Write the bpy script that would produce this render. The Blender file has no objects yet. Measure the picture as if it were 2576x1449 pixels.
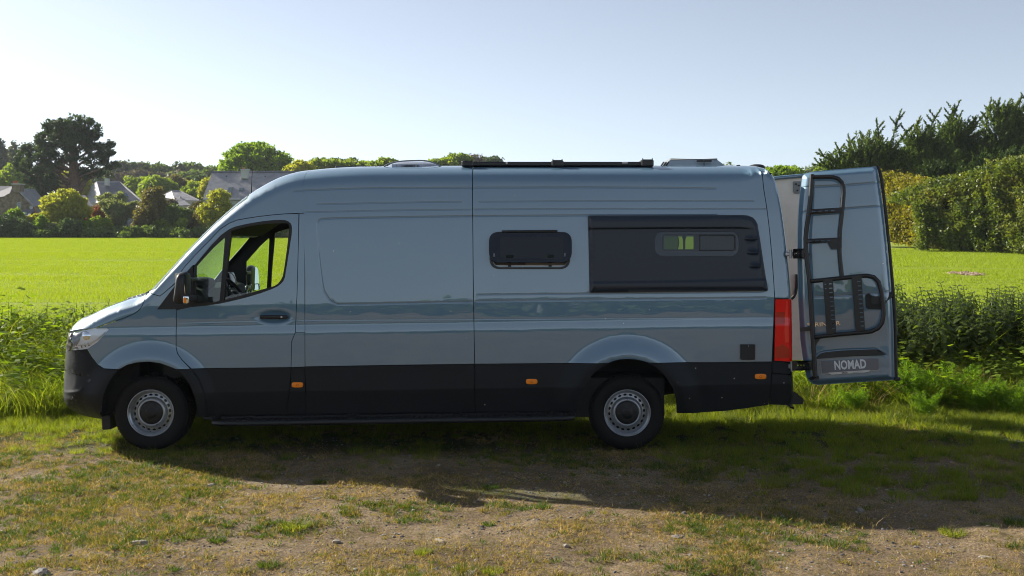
import bpy, math, random
import numpy as np
from mathutils import Vector, Matrix
from mathutils.geometry import delaunay_2d_cdt

random.seed(7)
RNG = np.random.default_rng(7)
R = math.radians

# ------------------------------------------------------------------ camera, light, exposure
FPX = 2719.0            # focal length in pixels of a 2576 px wide frame
EYE = 1.913             # eye height
SIDE = 9.8              # distance to the van's flank
CY = 10.80              # the van's centre line
scene = bpy.context.scene
COL = scene.collection

cam_data = bpy.data.cameras.new('camera')
cam = bpy.data.objects.new('camera', cam_data)
COL.objects.link(cam)
cam.location = (0, 0, EYE)
cam.rotation_euler = (R(90), 0, 0)
cam_data.sensor_width = 36.0
cam_data.lens = 36.0 * FPX / 2576.0
cam_data.shift_y = -(724.5 - 605.0) / 2576.0
cam_data.clip_end = 8000
cam_data.dof.use_dof = True
cam_data.dof.focus_distance = 9.8
cam_data.dof.aperture_fstop = 5.0
scene.camera = cam

SUN_TO = Vector((-1.65, 1.02, 1.0)).normalized()      # direction towards the sun
SUN_EL = math.asin(SUN_TO.z)
SUN_AZ = math.atan2(SUN_TO.x, SUN_TO.y)
world = bpy.data.worlds.new('World')
scene.world = world
world.use_nodes = True
wn, wl = world.node_tree.nodes, world.node_tree.links
wn.clear()
w_out = wn.new('ShaderNodeOutputWorld')
w_bg = wn.new('ShaderNodeBackground')
w_sky = wn.new('ShaderNodeTexSky')
w_sky.sky_type = 'NISHITA'
w_sky.sun_disc = False
w_sky.sun_elevation = SUN_EL
w_sky.sun_rotation = SUN_AZ
w_sky.altitude = 30
w_sky.air_density = .62
w_sky.dust_density = .5
w_sky.ozone_density = 3.0
w_hs = wn.new('ShaderNodeHueSaturation')           # a slightly milky sky
w_hs.inputs['Saturation'].default_value = .54
wl.new(w_sky.outputs[0], w_hs.inputs['Color'])
w_tint = wn.new('ShaderNodeMixRGB'); w_tint.blend_type = 'MULTIPLY'; w_tint.inputs[0].default_value = 1; w_tint.inputs[2].default_value = (.985, .99, .955, 1)
wl.new(w_hs.outputs[0], w_tint.inputs[1]); wl.new(w_tint.outputs[0], w_bg.inputs[0])
w_bg.inputs[1].default_value = 0.080
wl.new(w_bg.outputs[0], w_out.inputs[0])

sun_data = bpy.data.lights.new('sun', 'SUN')
sun_data.energy = 5.0
sun_data.angle = R(0.53)
sun_data.color = (1.0, 0.91, 0.78)
sun = bpy.data.objects.new('sun', sun_data)
COL.objects.link(sun)
sun.rotation_euler = (-SUN_TO).to_track_quat('-Z', 'Y').to_euler()
sun.location = SUN_TO * 50

scene.view_settings.view_transform = 'Standard'
scene.view_settings.look = 'None'
scene.view_settings.exposure = 1.1
scene.view_settings.gamma = 1.0
scene.view_settings.use_curve_mapping = False
scene.cycles.filter_width = 1.0
scene.cycles.max_bounces = 10
scene.cycles.diffuse_bounces = 3
scene.cycles.glossy_bounces = 4
scene.cycles.transmission_bounces = 6
scene.cycles.transparent_max_bounces = 24

# ------------------------------------------------------------------ helpers: projection
def at(px, py, Y):
    """point of the place that lies at depth Y behind photo pixel (px, py) of the 2576 px picture"""
    return Vector(((px - 1288.0) * Y / FPX, Y, EYE - (py - 605.0) * Y / FPX))

def smooth(a, b, t):
    t = np.clip((t - a) / (b - a), 0, 1)
    return t * t * (3 - 2 * t)

def catmull(pts, step):
    pts = [np.array(p, float) for p in pts]
    out = []
    n = len(pts)
    for i in range(n - 1):
        p0 = pts[max(i - 1, 0)]; p1 = pts[i]; p2 = pts[i + 1]; p3 = pts[min(i + 2, n - 1)]
        k = max(1, int(np.linalg.norm((p2 - p1)[:2]) / step))
        for j in range(k):
            t = j / k
            out.append(0.5 * ((2 * p1) + (-p0 + p2) * t + (2 * p0 - 5 * p1 + 4 * p2 - p3) * t * t + (-p0 + 3 * p1 - 3 * p2 + p3) * t ** 3))
    out.append(pts[-1])
    return np.array(out)

def pip(poly, pts):
    """points inside polygon, vectorised"""
    poly = np.asarray(poly); pts = np.asarray(pts)
    x, y = pts[:, 0], pts[:, 1]
    inside = np.zeros(len(pts), bool)
    x1, y1 = poly[:, 0], poly[:, 1]
    x2, y2 = np.roll(x1, -1), np.roll(y1, -1)
    for a, b, c, d in zip(x1, y1, x2, y2):
        if b == d: continue
        cond = ((b > y) != (d > y)) & (x < (c - a) * (y - b) / (d - b) + a)
        inside ^= cond
    return inside

def seg_dist(pts, poly, closed=False):
    """distance of points to a polyline"""
    pts = np.asarray(pts, float); P = np.asarray(poly, float)
    if closed: P = np.vstack([P, P[:1]])
    best = np.full(len(pts), 1e9)
    A = P[:-1]; D = P[1:] - A; L2 = (D ** 2).sum(1) + 1e-18
    for s in range(0, len(pts), 4000):
        q = pts[s:s + 4000]
        t = np.clip(((q[:, None, :] - A[None]) * D[None]).sum(2) / L2, 0, 1)
        c = A[None] + t[..., None] * D[None]
        best[s:s + 4000] = np.sqrt(((q[:, None, :] - c) ** 2).sum(2).min(1))
    return best

def area2(poly):
    p = np.asarray(poly); x, y = p[:, 0], p[:, 1]
    return 0.5 * np.sum(x * np.roll(y, -1) - np.roll(x, -1) * y)

def inset(poly, g):
    p = np.asarray(poly, float)
    if g == 0: return p
    s = 1 if area2(p) > 0 else -1
    a = np.roll(p, 1, 0); b = np.roll(p, -1, 0)
    e1 = p - a; e2 = b - p
    e1 /= np.linalg.norm(e1, axis=1)[:, None] + 1e-12; e2 /= np.linalg.norm(e2, axis=1)[:, None] + 1e-12
    n1 = np.stack([-e1[:, 1], e1[:, 0]], 1) * s; n2 = np.stack([-e2[:, 1], e2[:, 0]], 1) * s
    n = n1 + n2
    l = np.maximum((n ** 2).sum(1) / 2, 0.35)
    return p + n / l[:, None] * g

def resample(poly, step, closed=True):
    p = np.asarray(poly, float); out = []
    n = len(p)
    for i in range(n if closed else n - 1):
        a, b = p[i], p[(i + 1) % n]
        k = max(1, int(math.ceil(np.linalg.norm(b - a) / step)))
        for j in range(k): out.append(a + (b - a) * j / k)
    if not closed: out.append(p[-1])
    return np.array(out)

def roundpoly(pts, rad, n=5):
    """round the corners of a polygon; rad is one radius or one per corner"""
    p = [np.array(q, float) for q in pts]; out = []; m = len(p)
    rad = [rad] * m if np.isscalar(rad) else rad
    for i in range(m):
        a, b, c = p[i - 1], p[i], p[(i + 1) % m]; r = rad[i]
        if r <= 0: out.append(b); continue
        u = (a - b); lu = np.linalg.norm(u); v = (c - b); lv = np.linalg.norm(v)
        k = min(r, lu * .49, lv * .49)
        s = b + u / lu * k; e = b + v / lv * k
        for j in range(n + 1):
            t = j / n
            out.append((1 - t) ** 2 * s + 2 * t * (1 - t) * b + t * t * e)
    return np.array(out)

# ------------------------------------------------------------------ helpers: objects
def tag(o, label=None, cat=None, group=None, kind=None):
    if label: o['label'] = label
    if cat: o['category'] = cat
    if group: o['group'] = group
    if kind: o['kind'] = kind
    return o

def empty(name, loc=(0, 0, 0), label=None, cat=None, group=None):
    o = bpy.data.objects.new(name, None); COL.objects.link(o)
    o.location = loc; o.empty_display_size = .2
    return tag(o, label, cat, group)

def link_mesh(name, me, mat=None, parent=None, loc=None):
    if mat is not None and not len(me.materials): me.materials.append(mat)
    o = bpy.data.objects.new(name, me); COL.objects.link(o)
    if parent is not None:
        o.parent = parent
        # meshes are written in place coordinates: cancel the parents' offsets
        off = Vector((0, 0, 0)); p = parent
        while p is not None:
            off += p.location; p = p.parent
        o.location = -off if loc is None else Vector(loc)
    elif loc is not None: o.location = loc
    return o

def np_mesh(name, V, F=None, tris=None, quads=None, smooth_=False, rnd=None, normals=None):
    """mesh from numpy arrays (fast)"""
    me = bpy.data.meshes.new(name)
    V = np.asarray(V, np.float32)
    if F is not None:
        me.from_pydata([tuple(map(float, v)) for v in V], [], [tuple(map(int, f)) for f in F])
    else:
        k = 3 if tris is not None else 4
        A = np.asarray(tris if tris is not None else quads, np.int32)
        me.vertices.add(len(V)); me.vertices.foreach_set('co', V.ravel())
        me.loops.add(A.size); me.loops.foreach_set('vertex_index', A.ravel())
        me.polygons.add(len(A)); me.polygons.foreach_set('loop_start', np.arange(0, A.size, k, dtype=np.int32))
        me.update(calc_edges=True)
    if smooth_ or normals is not None:
        me.polygons.foreach_set('use_smooth', np.ones(len(me.polygons), bool))
    if rnd is not None:
        at_ = me.attributes.new('rnd', 'FLOAT', 'POINT'); at_.data.foreach_set('value', np.asarray(rnd, np.float32))
    me.validate(clean_customdata=False)
    if normals is not None:
        me.normals_split_custom_set_from_vertices([tuple(map(float, n)) for n in normals])
    me.update()
    return me

class MB:
    """collects simple shapes and links them as one mesh"""
    def __init__(self): self.V = []; self.F = []; self.S = []
    def add(self, V, F, sm=False):
        b = len(self.V); self.V += [tuple(map(float, v)) for v in V]
        self.F += [tuple(b + int(i) for i in f) for f in F]; self.S += [sm] * len(F); return self
    def box(self, c, s, rot=None, bev=0):
        hx, hy, hz = s[0] / 2, s[1] / 2, s[2] / 2
        if bev > 0:
            b = min(bev, hx * .9, hy * .9, hz * .9); pts = []
            import itertools
            V = []; 
            for sx, sy, sz in itertools.product((-1, 1), repeat=3):
                V += [(sx * hx, sy * (hy - b), sz * (hz - b)), (sx * (hx - b), sy * hy, sz * (hz - b)), (sx * (hx - b), sy * (hy - b), sz * hz)]
            idx = {t: i * 3 for i, t in enumerate(itertools.product((-1, 1), repeat=3))}
            F = []
            for ax in range(3):
                for sg in (-1, 1):
                    o = [a for a in range(3) if a != ax]; q = []
                    for a, b2 in ((-1, -1), (1, -1), (1, 1), (-1, 1)):
                        t = [0, 0, 0]; t[ax] = sg; t[o[0]] = a; t[o[1]] = b2; q.append(idx[tuple(t)] + ax)
                    F.append(q)
            for ax in range(3):
                o = [a for a in range(3) if a != ax]
                for a, b2 in ((-1, -1), (1, -1), (1, 1), (-1, 1)):
                    t1 = [0, 0, 0]; t1[ax] = -1; t1[o[0]] = a; t1[o[1]] = b2
                    t2 = list(t1); t2[ax] = 1
                    F.append([idx[tuple(t1)] + o[0], idx[tuple(t2)] + o[0], idx[tuple(t2)] + o[1], idx[tuple(t1)] + o[1]])
            for t, i in idx.items(): F.append([i, i + 1, i + 2])
        else:
            V = [(-hx, -hy, -hz), (hx, -hy, -hz), (hx, hy, -hz), (-hx, hy, -hz), (-hx, -hy, hz), (hx, -hy, hz), (hx, hy, hz), (-hx, hy, hz)]
            F = [(0, 3, 2, 1), (4, 5, 6, 7), (0, 1, 5, 4), (1, 2, 6, 5), (2, 3, 7, 6), (3, 0, 4, 7)]
        V = [Vector(v) for v in V]
        if rot is not None: V = [rot @ v for v in V]
        return self.add([v + Vector(c) for v in V], F)
    def tube(self, path, r, n=10, closed=False, caps=True):
        P = [Vector(p) for p in path]; m = len(P); rr = [r] * m if np.isscalar(r) else r
        V = []; F = []; up = None
        for i in range(m):
            a = P[(i - 1) % m] if (closed or i > 0) else P[i]; b = P[(i + 1) % m] if (closed or i < m - 1) else P[i]
            t = (b - a).normalized()
            if up is None:
                up = t.cross(Vector((0, 0, 1)))
                if up.length < .1: up = t.cross(Vector((1, 0, 0)))
                up.normalize()
            up = (up - t * up.dot(t)).normalized(); v2 = t.cross(up)
            for j in range(n):
                an = 2 * math.pi * j / n
                V.append(P[i] + (up * math.cos(an) + v2 * math.sin(an)) * rr[i])
        for i in range(m if closed else m - 1):
            for j in range(n):
                a = i * n + j; b = i * n + (j + 1) % n; c = ((i + 1) % m) * n + (j + 1) % n; d = ((i + 1) % m) * n + j
                F.append((a, b, c, d))
        self.add(V, F, True)
        if caps and not closed:
            self.add([V[j] for j in range(n)], [tuple(range(n - 1, -1, -1))]); self.add([V[(m - 1) * n + j] for j in range(n)], [tuple(range(n))])
        return self
    def lathe_y(self, prof, c, n=48, flip=1):
        """profile of (radius, y) turned about the Y axis through c"""
        V = []; F = []; m = len(prof)
        for r, y in prof:
            for j in range(n):
                a = 2 * math.pi * j / n
                V.append((c[0] + r * math.cos(a), c[1] + y * flip, c[2] + r * math.sin(a)))
        for i in range(m - 1):
            for j in range(n):
                F.append((i * n + j, i * n + (j + 1) % n, (i + 1) * n + (j + 1) % n, (i + 1) * n + j))
        return self.add(V, F, True)
    def prism(self, poly, f, h):
        """polygon of points given by f(p, k) for k=0 front and k=1 back"""
        n = len(poly)
        V = [f(p, 0) for p in poly] + [f(p, h) for p in poly]
        F = [tuple(range(n)), tuple(range(2 * n - 1, n - 1, -1))] + [(i, n + i, n + (i + 1) % n, (i + 1) % n) for i in range(n)]
        return self.add(V, F)
    def blob(self, c, s, e=2.6, nu=20, nv=12, rot=None):
        """rounded box (superellipsoid)"""
        V = []; F = []
        sp = lambda v: math.copysign(abs(v) ** (2 / e), v)
        for i in range(nv + 1):
            ph = -math.pi / 2 + math.pi * i / nv
            for j in range(nu):
                th = 2 * math.pi * j / nu
                v = Vector((s[0] / 2 * sp(math.cos(ph)) * sp(math.cos(th)), s[1] / 2 * sp(math.cos(ph)) * sp(math.sin(th)), s[2] / 2 * sp(math.sin(ph))))
                if rot is not None: v = rot @ v
                V.append(v + Vector(c))
        for i in range(nv):
            for j in range(nu): F.append((i * nu + j, i * nu + (j + 1) % nu, (i + 1) * nu + (j + 1) % nu, (i + 1) * nu + j))
        return self.add(V, F, True)
    def mesh(self, name):
        me = bpy.data.meshes.new(name); me.from_pydata(self.V, [], self.F)
        me.polygons.foreach_set('use_smooth', self.S); me.validate(); me.update()
        import bmesh
        bm = bmesh.new(); bm.from_mesh(me); bmesh.ops.recalc_face_normals(bm, faces=bm.faces); bm.to_mesh(me); bm.free()
        return me
    def build(self, name, mat, parent=None, label=None):
        o = link_mesh(name, self.mesh(name), mat, parent)
        if label: o['label'] = label
        return o

# ------------------------------------------------------------------ materials
def new_mat(name):
    m = bpy.data.materials.new(name); m.use_nodes = True
    nt = m.node_tree; b = nt.nodes['Principled BSDF']
    return m, nt, b

def principled(name, col, rough=.5, metal=0., spec=.5, coat=0., coat_rough=.03, coat_ior=1.5, var=.0, vscale=8., bump=0., bscale=60.):
    m, nt, b = new_mat(name); N, L = nt.nodes, nt.links
    b.inputs['Base Color'].default_value = (*col, 1); b.inputs['Roughness'].default_value = rough
    b.inputs['Metallic'].default_value = metal; b.inputs['Specular IOR Level'].default_value = spec
    b.inputs['Coat Weight'].default_value = coat; b.inputs['Coat Roughness'].default_value = coat_rough; b.inputs['Coat IOR'].default_value = coat_ior
    tc = N.new('ShaderNodeTexCoord')
    if var > 0:
        nz = N.new('ShaderNodeTexNoise'); nz.inputs['Scale'].default_value = vscale; nz.inputs['Detail'].default_value = 6
        L.new(tc.outputs['Object'], nz.inputs['Vector'])
        mp = N.new('ShaderNodeMapRange'); mp.inputs[1].default_value = .3; mp.inputs[2].default_value = .7
        mp.inputs[3].default_value = 1 - var; mp.inputs[4].default_value = 1 + var
        L.new(nz.outputs[0], mp.inputs[0])
        mx = N.new('ShaderNodeVectorMath'); mx.operation = 'SCALE'; mx.inputs[0].default_value = col
        L.new(mp.outputs[0], mx.inputs['Scale']); L.new(mx.outputs[0], b.inputs['Base Color'])
        mr = N.new('ShaderNodeMapRange'); mr.inputs[1].default_value = .3; mr.inputs[2].default_value = .7
        mr.inputs[3].default_value = max(0, rough - .06); mr.inputs[4].default_value = min(1, rough + .08)
        L.new(nz.outputs[0], mr.inputs[0]); L.new(mr.outputs[0], b.inputs['Roughness'])
    if bump > 0:
        nb = N.new('ShaderNodeTexNoise'); nb.inputs['Scale'].default_value = bscale; nb.inputs['Detail'].default_value = 4
        L.new(tc.outputs['Object'], nb.inputs['Vector'])
        bp = N.new('ShaderNodeBump'); bp.inputs['Strength'].default_value = bump; bp.inputs['Distance'].default_value = .01
        L.new(nb.outputs[0], bp.inputs['Height']); L.new(bp.outputs[0], b.inputs['Normal'])
    return m

def thin_glass(name, tint, refl_ior=1.5, rough=0.0):
    m = bpy.data.materials.new(name); m.use_nodes = True; nt = m.node_tree; N, L = nt.nodes, nt.links; N.clear()
    o = N.new('ShaderNodeOutputMaterial'); t = N.new('ShaderNodeBsdfTransparent'); g = N.new('ShaderNodeBsdfGlossy')
    t.inputs[0].default_value = (*tint, 1); g.inputs['Roughness'].default_value = rough; g.inputs[0].default_value = (1, 1, 1, 1)
    lw = N.new('ShaderNodeLayerWeight'); lw.inputs[0].default_value = .5
    pw = N.new('ShaderNodeMath'); pw.operation = 'POWER'; pw.inputs[1].default_value = 5; L.new(lw.outputs['Facing'], pw.inputs[0])
    f0 = ((refl_ior - 1) / (refl_ior + 1)) ** 2
    f = N.new('ShaderNodeMath'); f.operation = 'MULTIPLY_ADD'; f.inputs[1].default_value = 1 - 2 * f0; f.inputs[2].default_value = 2 * f0; L.new(pw.outputs[0], f.inputs[0])
    mx = N.new('ShaderNodeMixShader'); L.new(f.outputs[0], mx.inputs[0]); L.new(t.outputs[0], mx.inputs[1]); L.new(g.outputs[0], mx.inputs[2])
    L.new(mx.outputs[0], o.inputs[0])
    return m

def leaf_mat(name, cols, trans=.45, rough=.55, clump=1.2, tcol=None, spec=.25):
    """foliage: colour varies per leaf (rnd) and per clump (noise); light passes through the leaves"""
    m = bpy.data.materials.new(name); m.use_nodes = True; nt = m.node_tree; N, L = nt.nodes, nt.links; N.clear()
    o = N.new('ShaderNodeOutputMaterial')
    at_ = N.new('ShaderNodeAttribute'); at_.attribute_name = 'rnd'
    tc = N.new('ShaderNodeTexCoord'); nz = N.new('ShaderNodeTexNoise'); nz.inputs['Scale'].default_value = clump; nz.inputs['Detail'].default_value = 3
    L.new(tc.outputs['Object'], nz.inputs['Vector'])
    ad = N.new('ShaderNodeMath'); ad.operation = 'MULTIPLY_ADD'; ad.inputs[1].default_value = .55
    sc = N.new('ShaderNodeMapRange'); sc.inputs[1].default_value = .3; sc.inputs[2].default_value = .7; sc.inputs[3].default_value = 0; sc.inputs[4].default_value = .45
    L.new(nz.outputs[0], sc.inputs[0]); L.new(at_.outputs['Fac'], ad.inputs[0]); L.new(sc.outputs[0], ad.inputs[2])
    cr = N.new('ShaderNodeValToRGB'); el = cr.color_ramp.elements
    el[0].position = 0; el[0].color = (*cols[0], 1); el[1].position = 1; el[1].color = (*cols[-1], 1)
    for i, c in enumerate(cols[1:-1]):
        e = el.new((i + 1) / (len(cols) - 1)); e.color = (*c, 1)
    L.new(ad.outputs[0], cr.inputs[0])
    p = N.new('ShaderNodeBsdfPrincipled'); p.inputs['Roughness'].default_value = rough; p.inputs['Specular IOR Level'].default_value = spec
    L.new(cr.outputs[0], p.inputs['Base Color'])
    t = N.new('ShaderNodeBsdfTranslucent')
    tm = N.new('ShaderNodeMixRGB'); tm.blend_type = 'MULTIPLY'; tm.inputs[0].default_value = 1
    tm.inputs[2].default_value = (*(tcol or (1.5, 1.5, .5)), 1)
    L.new(cr.outputs[0], tm.inputs[1]); L.new(tm.outputs[0], t.inputs[0])
    mx = N.new('ShaderNodeMixShader'); mx.inputs[0].default_value = trans
    L.new(p.outputs[0], mx.inputs[1]); L.new(t.outputs[0], mx.inputs[2]); L.new(mx.outputs[0], o.inputs[0])
    return m

M = {}
M['paint'] = principled('blue_grey_paint', (.105, .205, .300), rough=.46, metal=.15, coat=1.0, coat_ior=1.9, coat_rough=.015, var=.03, vscale=1.5)
M['cladding'] = principled('dark_plastic', (.0095, .0125, .017), rough=.5, spec=.25, bump=.08, bscale=400, var=.12, vscale=3)
M['bay'] = principled('textured_black_panel', (.016, .025, .040), rough=.40, bump=.12, bscale=350)  # the blue of the reflected sky is mixed into the black
M['black'] = principled('black_plastic', (.009, .0095, .011), rough=.5, var=.2, vscale=6)
M['satin'] = principled('black_powder_coat', (.012, .013, .015), rough=.36, bump=.05, bscale=500)
M['liner'] = principled('dark_interior', (.012, .013, .015), rough=.75)
M['rubber'] = principled('tyre_rubber', (.008, .008, .0085), rough=.7, spec=.25, bump=.15, bscale=180, var=.2, vscale=20)
M['rim'] = principled('silver_steel', (.36, .38, .41), rough=.33, metal=.75, var=.1, vscale=30)
def weather(m, ripple):
    # slight waviness of pressed sheet, a dusting of pale specks
    nt = m.node_tree; N, L = nt.nodes, nt.links; b = N['Principled BSDF']; tc = N.new('ShaderNodeTexCoord')
    if ripple:
        nz = N.new('ShaderNodeTexNoise'); nz.inputs['Scale'].default_value = 2.2; nz.inputs['Detail'].default_value = 2; L.new(tc.outputs['Object'], nz.inputs['Vector'])
        bp = N.new('ShaderNodeBump'); bp.inputs['Strength'].default_value = 1; bp.inputs['Distance'].default_value = ripple; L.new(nz.outputs[0], bp.inputs['Height']); L.new(bp.outputs[0], b.inputs['Normal']); L.new(bp.outputs[0], b.inputs['Coat Normal'])
    vo = N.new('ShaderNodeTexVoronoi'); vo.inputs['Scale'].default_value = 5.5; L.new(tc.outputs['Object'], vo.inputs['Vector'])
    lt = N.new('ShaderNodeMath'); lt.operation = 'LESS_THAN'; lt.inputs[1].default_value = .03; L.new(vo.outputs['Distance'], lt.inputs[0])
    old = b.inputs['Base Color'].links[0].from_socket; mx = N.new('ShaderNodeMixRGB'); mx.inputs[2].default_value = (.55, .55, .5, 1)
    L.new(lt.outputs[0], mx.inputs[0]); L.new(old, mx.inputs[1])
    # dust gathers on the lower body
    sp = N.new('ShaderNodeSeparateXYZ'); L.new(tc.outputs['Object'], sp.inputs[0]); mr = N.new('ShaderNodeMapRange'); mr.inputs[1].default_value = .95; mr.inputs[2].default_value = .3; mr.inputs[3].default_value = 0; mr.inputs[4].default_value = .05; L.new(sp.outputs['Z'], mr.inputs[0])
    n3 = N.new('ShaderNodeTexNoise'); n3.inputs['Scale'].default_value = 7; n3.inputs['Detail'].default_value = 8; L.new(tc.outputs['Object'], n3.inputs['Vector']); mu = N.new('ShaderNodeMath'); mu.operation = 'MULTIPLY'; L.new(mr.outputs[0], mu.inputs[0]); L.new(n3.outputs[0], mu.inputs[1])
    m2 = N.new('ShaderNodeMixRGB'); m2.inputs[2].default_value = (.20, .17, .13, 1); L.new(mu.outputs[0], m2.inputs[0]); L.new(mx.outputs[0], m2.inputs[1]); L.new(m2.outputs[0], b.inputs['Base Color'])
weather(M['paint'], .0035); weather(M['cladding'], 0)
M['lamp_silver'] = principled('lamp_silver', (.75, .78, .82), rough=.35, metal=.6)
M['chrome'] = principled('chrome', (.8, .8, .82), rough=.06, metal=1)
M['mirror'] = principled('mirror_glass', (.85, .87, .9), rough=.01, metal=1)
M['orange'] = principled('orange_lens', (1.0, .27, .003), rough=.35, coat=.0)
M['red'] = principled('red_lens', (.9, .008, .006), rough=.12, coat=.0, spec=.35)
M['red_dark'] = principled('dark_red_lens', (.5, .02, .006), rough=.15, coat=.0)
M['lamp_bright'] = principled('bright_red_lens', (1., .05, .03), rough=.1, coat=.0)
M['clear'] = thin_glass('clear_lens', (.93, .95, .97), 1.5)
M['glass'] = thin_glass('window_glass', (.72, .86, .78), 1.5)
M['glass_clear'] = thin_glass('rolled_window_glass', (.9, .93, .91), 1.45)
M['glass_dark'] = thin_glass('tinted_glass', (.22, .30, .32), 1.33)
M['white'] = principled('off_white_panel', (.62, .60, .57), rough=.5, var=.04)
M['beige'] = principled('beige_door_lining', (.78, .73, .65), rough=.5, var=.05)
M['plate'] = principled('number_plate_grey', (.15, .16, .185), rough=.3)
M['plate_text'] = principled('plate_letters', (.72, .74, .78), rough=.3)
M['grey'] = principled('grey_plastic', (.2, .21, .22), rough=.4)
M['curtain'] = principled('grey_curtain', (.13, .135, .145), rough=.8)
# ------------------------------------------------------------------ the van's skin: half width as a function of (x, z)
RAKE = .015
TILT = np.array([(.20, -16), (.565, -13), (.575, -6), (.582, 3.0), (.60, 1.2), (.78, .8), (.80, .2), (1.03, .3), (1.07, .9), (1.085, 1.6), (1.105, 4.2),
                 (1.13, 6.5), (1.160, 7.5), (1.185, 1.0), (1.25, 1.1), (1.345, 1.7), (1.375, 3.4), (1.42, 3.6), (1.8, 3.7), (2.1, 4.0), (2.14, 5.0), (2.5, 7.0), (2.8, 8.0)])
_zz = np.linspace(.2, 2.8, 2601)
_tl = np.interp(_zz, TILT[:, 0], TILT[:, 1])
_w0 = -np.cumsum(np.tan(np.radians(_tl))) * (_zz[1] - _zz[0])
_w0 = _w0 - _w0.max() + .985
FRONT_AXLE = (377, 1037); REAR_AXLE = (1578, 1040)
def xz(px, py, Y=SIDE): return np.array([(px - 1288.) * Y / FPX, EYE - (py - 605.) * Y / FPX])
FA = xz(*FRONT_AXLE, SIDE + .02); RA = xz(*REAR_AXLE, SIDE + .02)

SIL = [  # visible outline (px, py) of the 2576 px picture, rounding radius, exponent
 (258, 1053, .30, 2.4), (225, 1047, .4, 2.4), (199, 1039, .5, 2.3), (180, 1030, .55, 2.3), (167, 1019, .55, 2.3), (161, 1005, .55, 2.3), (160, 985, .55, 2.3), (161, 960, .55, 2.3), (163, 930, .55, 2.3), (165, 895, .5, 2.4), (168, 860, .45, 2.4),
 (173, 838, .38, 2.3), (184, 820, .3, 2.3), (203, 806, .24, 2.4), (250, 781, .2, 2.6), (305, 758.6, .18, 2.7), (345, 746, .17, 2.8), (368, 738, .15, 2.8), (388, 721, .15, 2.8),
 (430.5, 674.4, .16, 2.8), (486, 614.2, .17, 2.8), (532, 569, .18, 2.8), (574, 531, .19, 2.8), (612, 500, .2, 2.8), (646, 477, .21, 2.8), (689, 453, .22, 2.8), (730, 438, .22, 2.8), (768, 430, .22, 2.8), (850, 422, .22, 2.8), (950, 418.5, .22, 2.8),
 (1189, 417, .22, 2.8), (1500, 416.5, .22, 2.8), (1750, 416, .22, 2.8), (1860, 416.6, .2, 2.8), (1897, 418.5, .17, 3), (1918, 422.5, .14, 3), (1932, 429, .12, 3.2), (1942, 440, .11, 3.4), (1951, 458, .1, 3.6), (1965.5, 520, .1, 3.8), (1977.5, 610, .1, 4), (1986.5, 700, .1, 4), (1990, 750, .1, 4),
 (1991.5, 830, .1, 4), (1992, 905, .1, 4), (1993.5, 940, .12, 3.6), (1995, 966, .14, 3.4), (1995, 990, .14, 3.4), (1990, 1012, .14, 3)]
S0 = np.array(SIL, float)
def w_prof(z, x): return np.interp(z - RAKE * x, _zz, _w0)
def shape_w(d, r, n): 
    t = np.clip(d / r, 0, 1)
    return (1 - (1 - t) ** n) ** (1 / n)
# solve the centre profile so that the rounded body's visible edge falls on the outline
def solve_sil():
    P = S0[:, :2]
    tan = np.gradient(P, axis=0); tan /= np.linalg.norm(tan, axis=1)[:, None]
    out_n = np.stack([tan[:, 1], -tan[:, 0]], 1)                # outward in picture space (y down)
    C = np.stack([(P[:, 0] - 1288) * 10.0 / FPX, EYE - (P[:, 1] - 605) * 10.0 / FPX], 1)
    T = np.concatenate([np.linspace(0, .05, 12) ** 1.0, np.linspace(.06, 1, 20)])
    for it in range(12):
        for i in range(len(P)):
            r, n = S0[i, 2:4]; on = np.array([out_n[i, 0], -out_n[i, 1]])
            pts = C[i] - on * (T * r)[:, None]
            w = w_prof(pts[:, 1], pts[:, 0]) * shape_w(T * r, r, n)
            best = -1e9
            for sg in (1, -1):
                Y = CY - sg * w
                s = np.stack([1288 + pts[:, 0] * FPX / Y, 605 - (pts[:, 1] - EYE) * FPX / Y], 1)
                best = max(best, ((s - P[i]) @ out_n[i]).max())
            C[i] -= on * best * 10.0 / FPX
    return C
_C = solve_sil()
SILP = catmull(np.column_stack([_C, S0[:, 2:4]]), .025)
SIL_XZ, SIL_RN = SILP[:, :2].copy(), SILP[:, 2:4].copy()
SIL_CLOSED = np.vstack([SIL_XZ, [[SIL_XZ[-1, 0], -.5], [SIL_XZ[0, 0], -.5]]])

GROOVES = []   # (polyline xz, amplitude, sigma)
DIMPLES = []   # (x, z, rx, rz, depth)
def sil_d(P):
    """distance inward from the outline, with radius and exponent of the nearest stretch"""
    P = np.asarray(P, float)
    A = SIL_XZ[:-1]; D = SIL_XZ[1:] - A; L2 = (D ** 2).sum(1) + 1e-18
    d = np.empty(len(P)); r = np.empty(len(P)); n = np.empty(len(P))
    for s in range(0, len(P), 3000):
        q = P[s:s + 3000]
        t = np.clip(((q[:, None] - A) * D).sum(2) / L2, 0, 1)
        c = A + t[..., None] * D
        dd = ((q[:, None] - c) ** 2).sum(2); k = dd.argmin(1); ii = np.arange(len(q))
        d[s:s + 3000] = np.sqrt(dd[ii, k]); tt = t[ii, k][:, None]
        rn = SIL_RN[k] * (1 - tt) + SIL_RN[k + 1] * tt
        r[s:s + 3000] = rn[:, 0]; n[s:s + 3000] = rn[:, 1]
    return d, r, n
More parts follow.
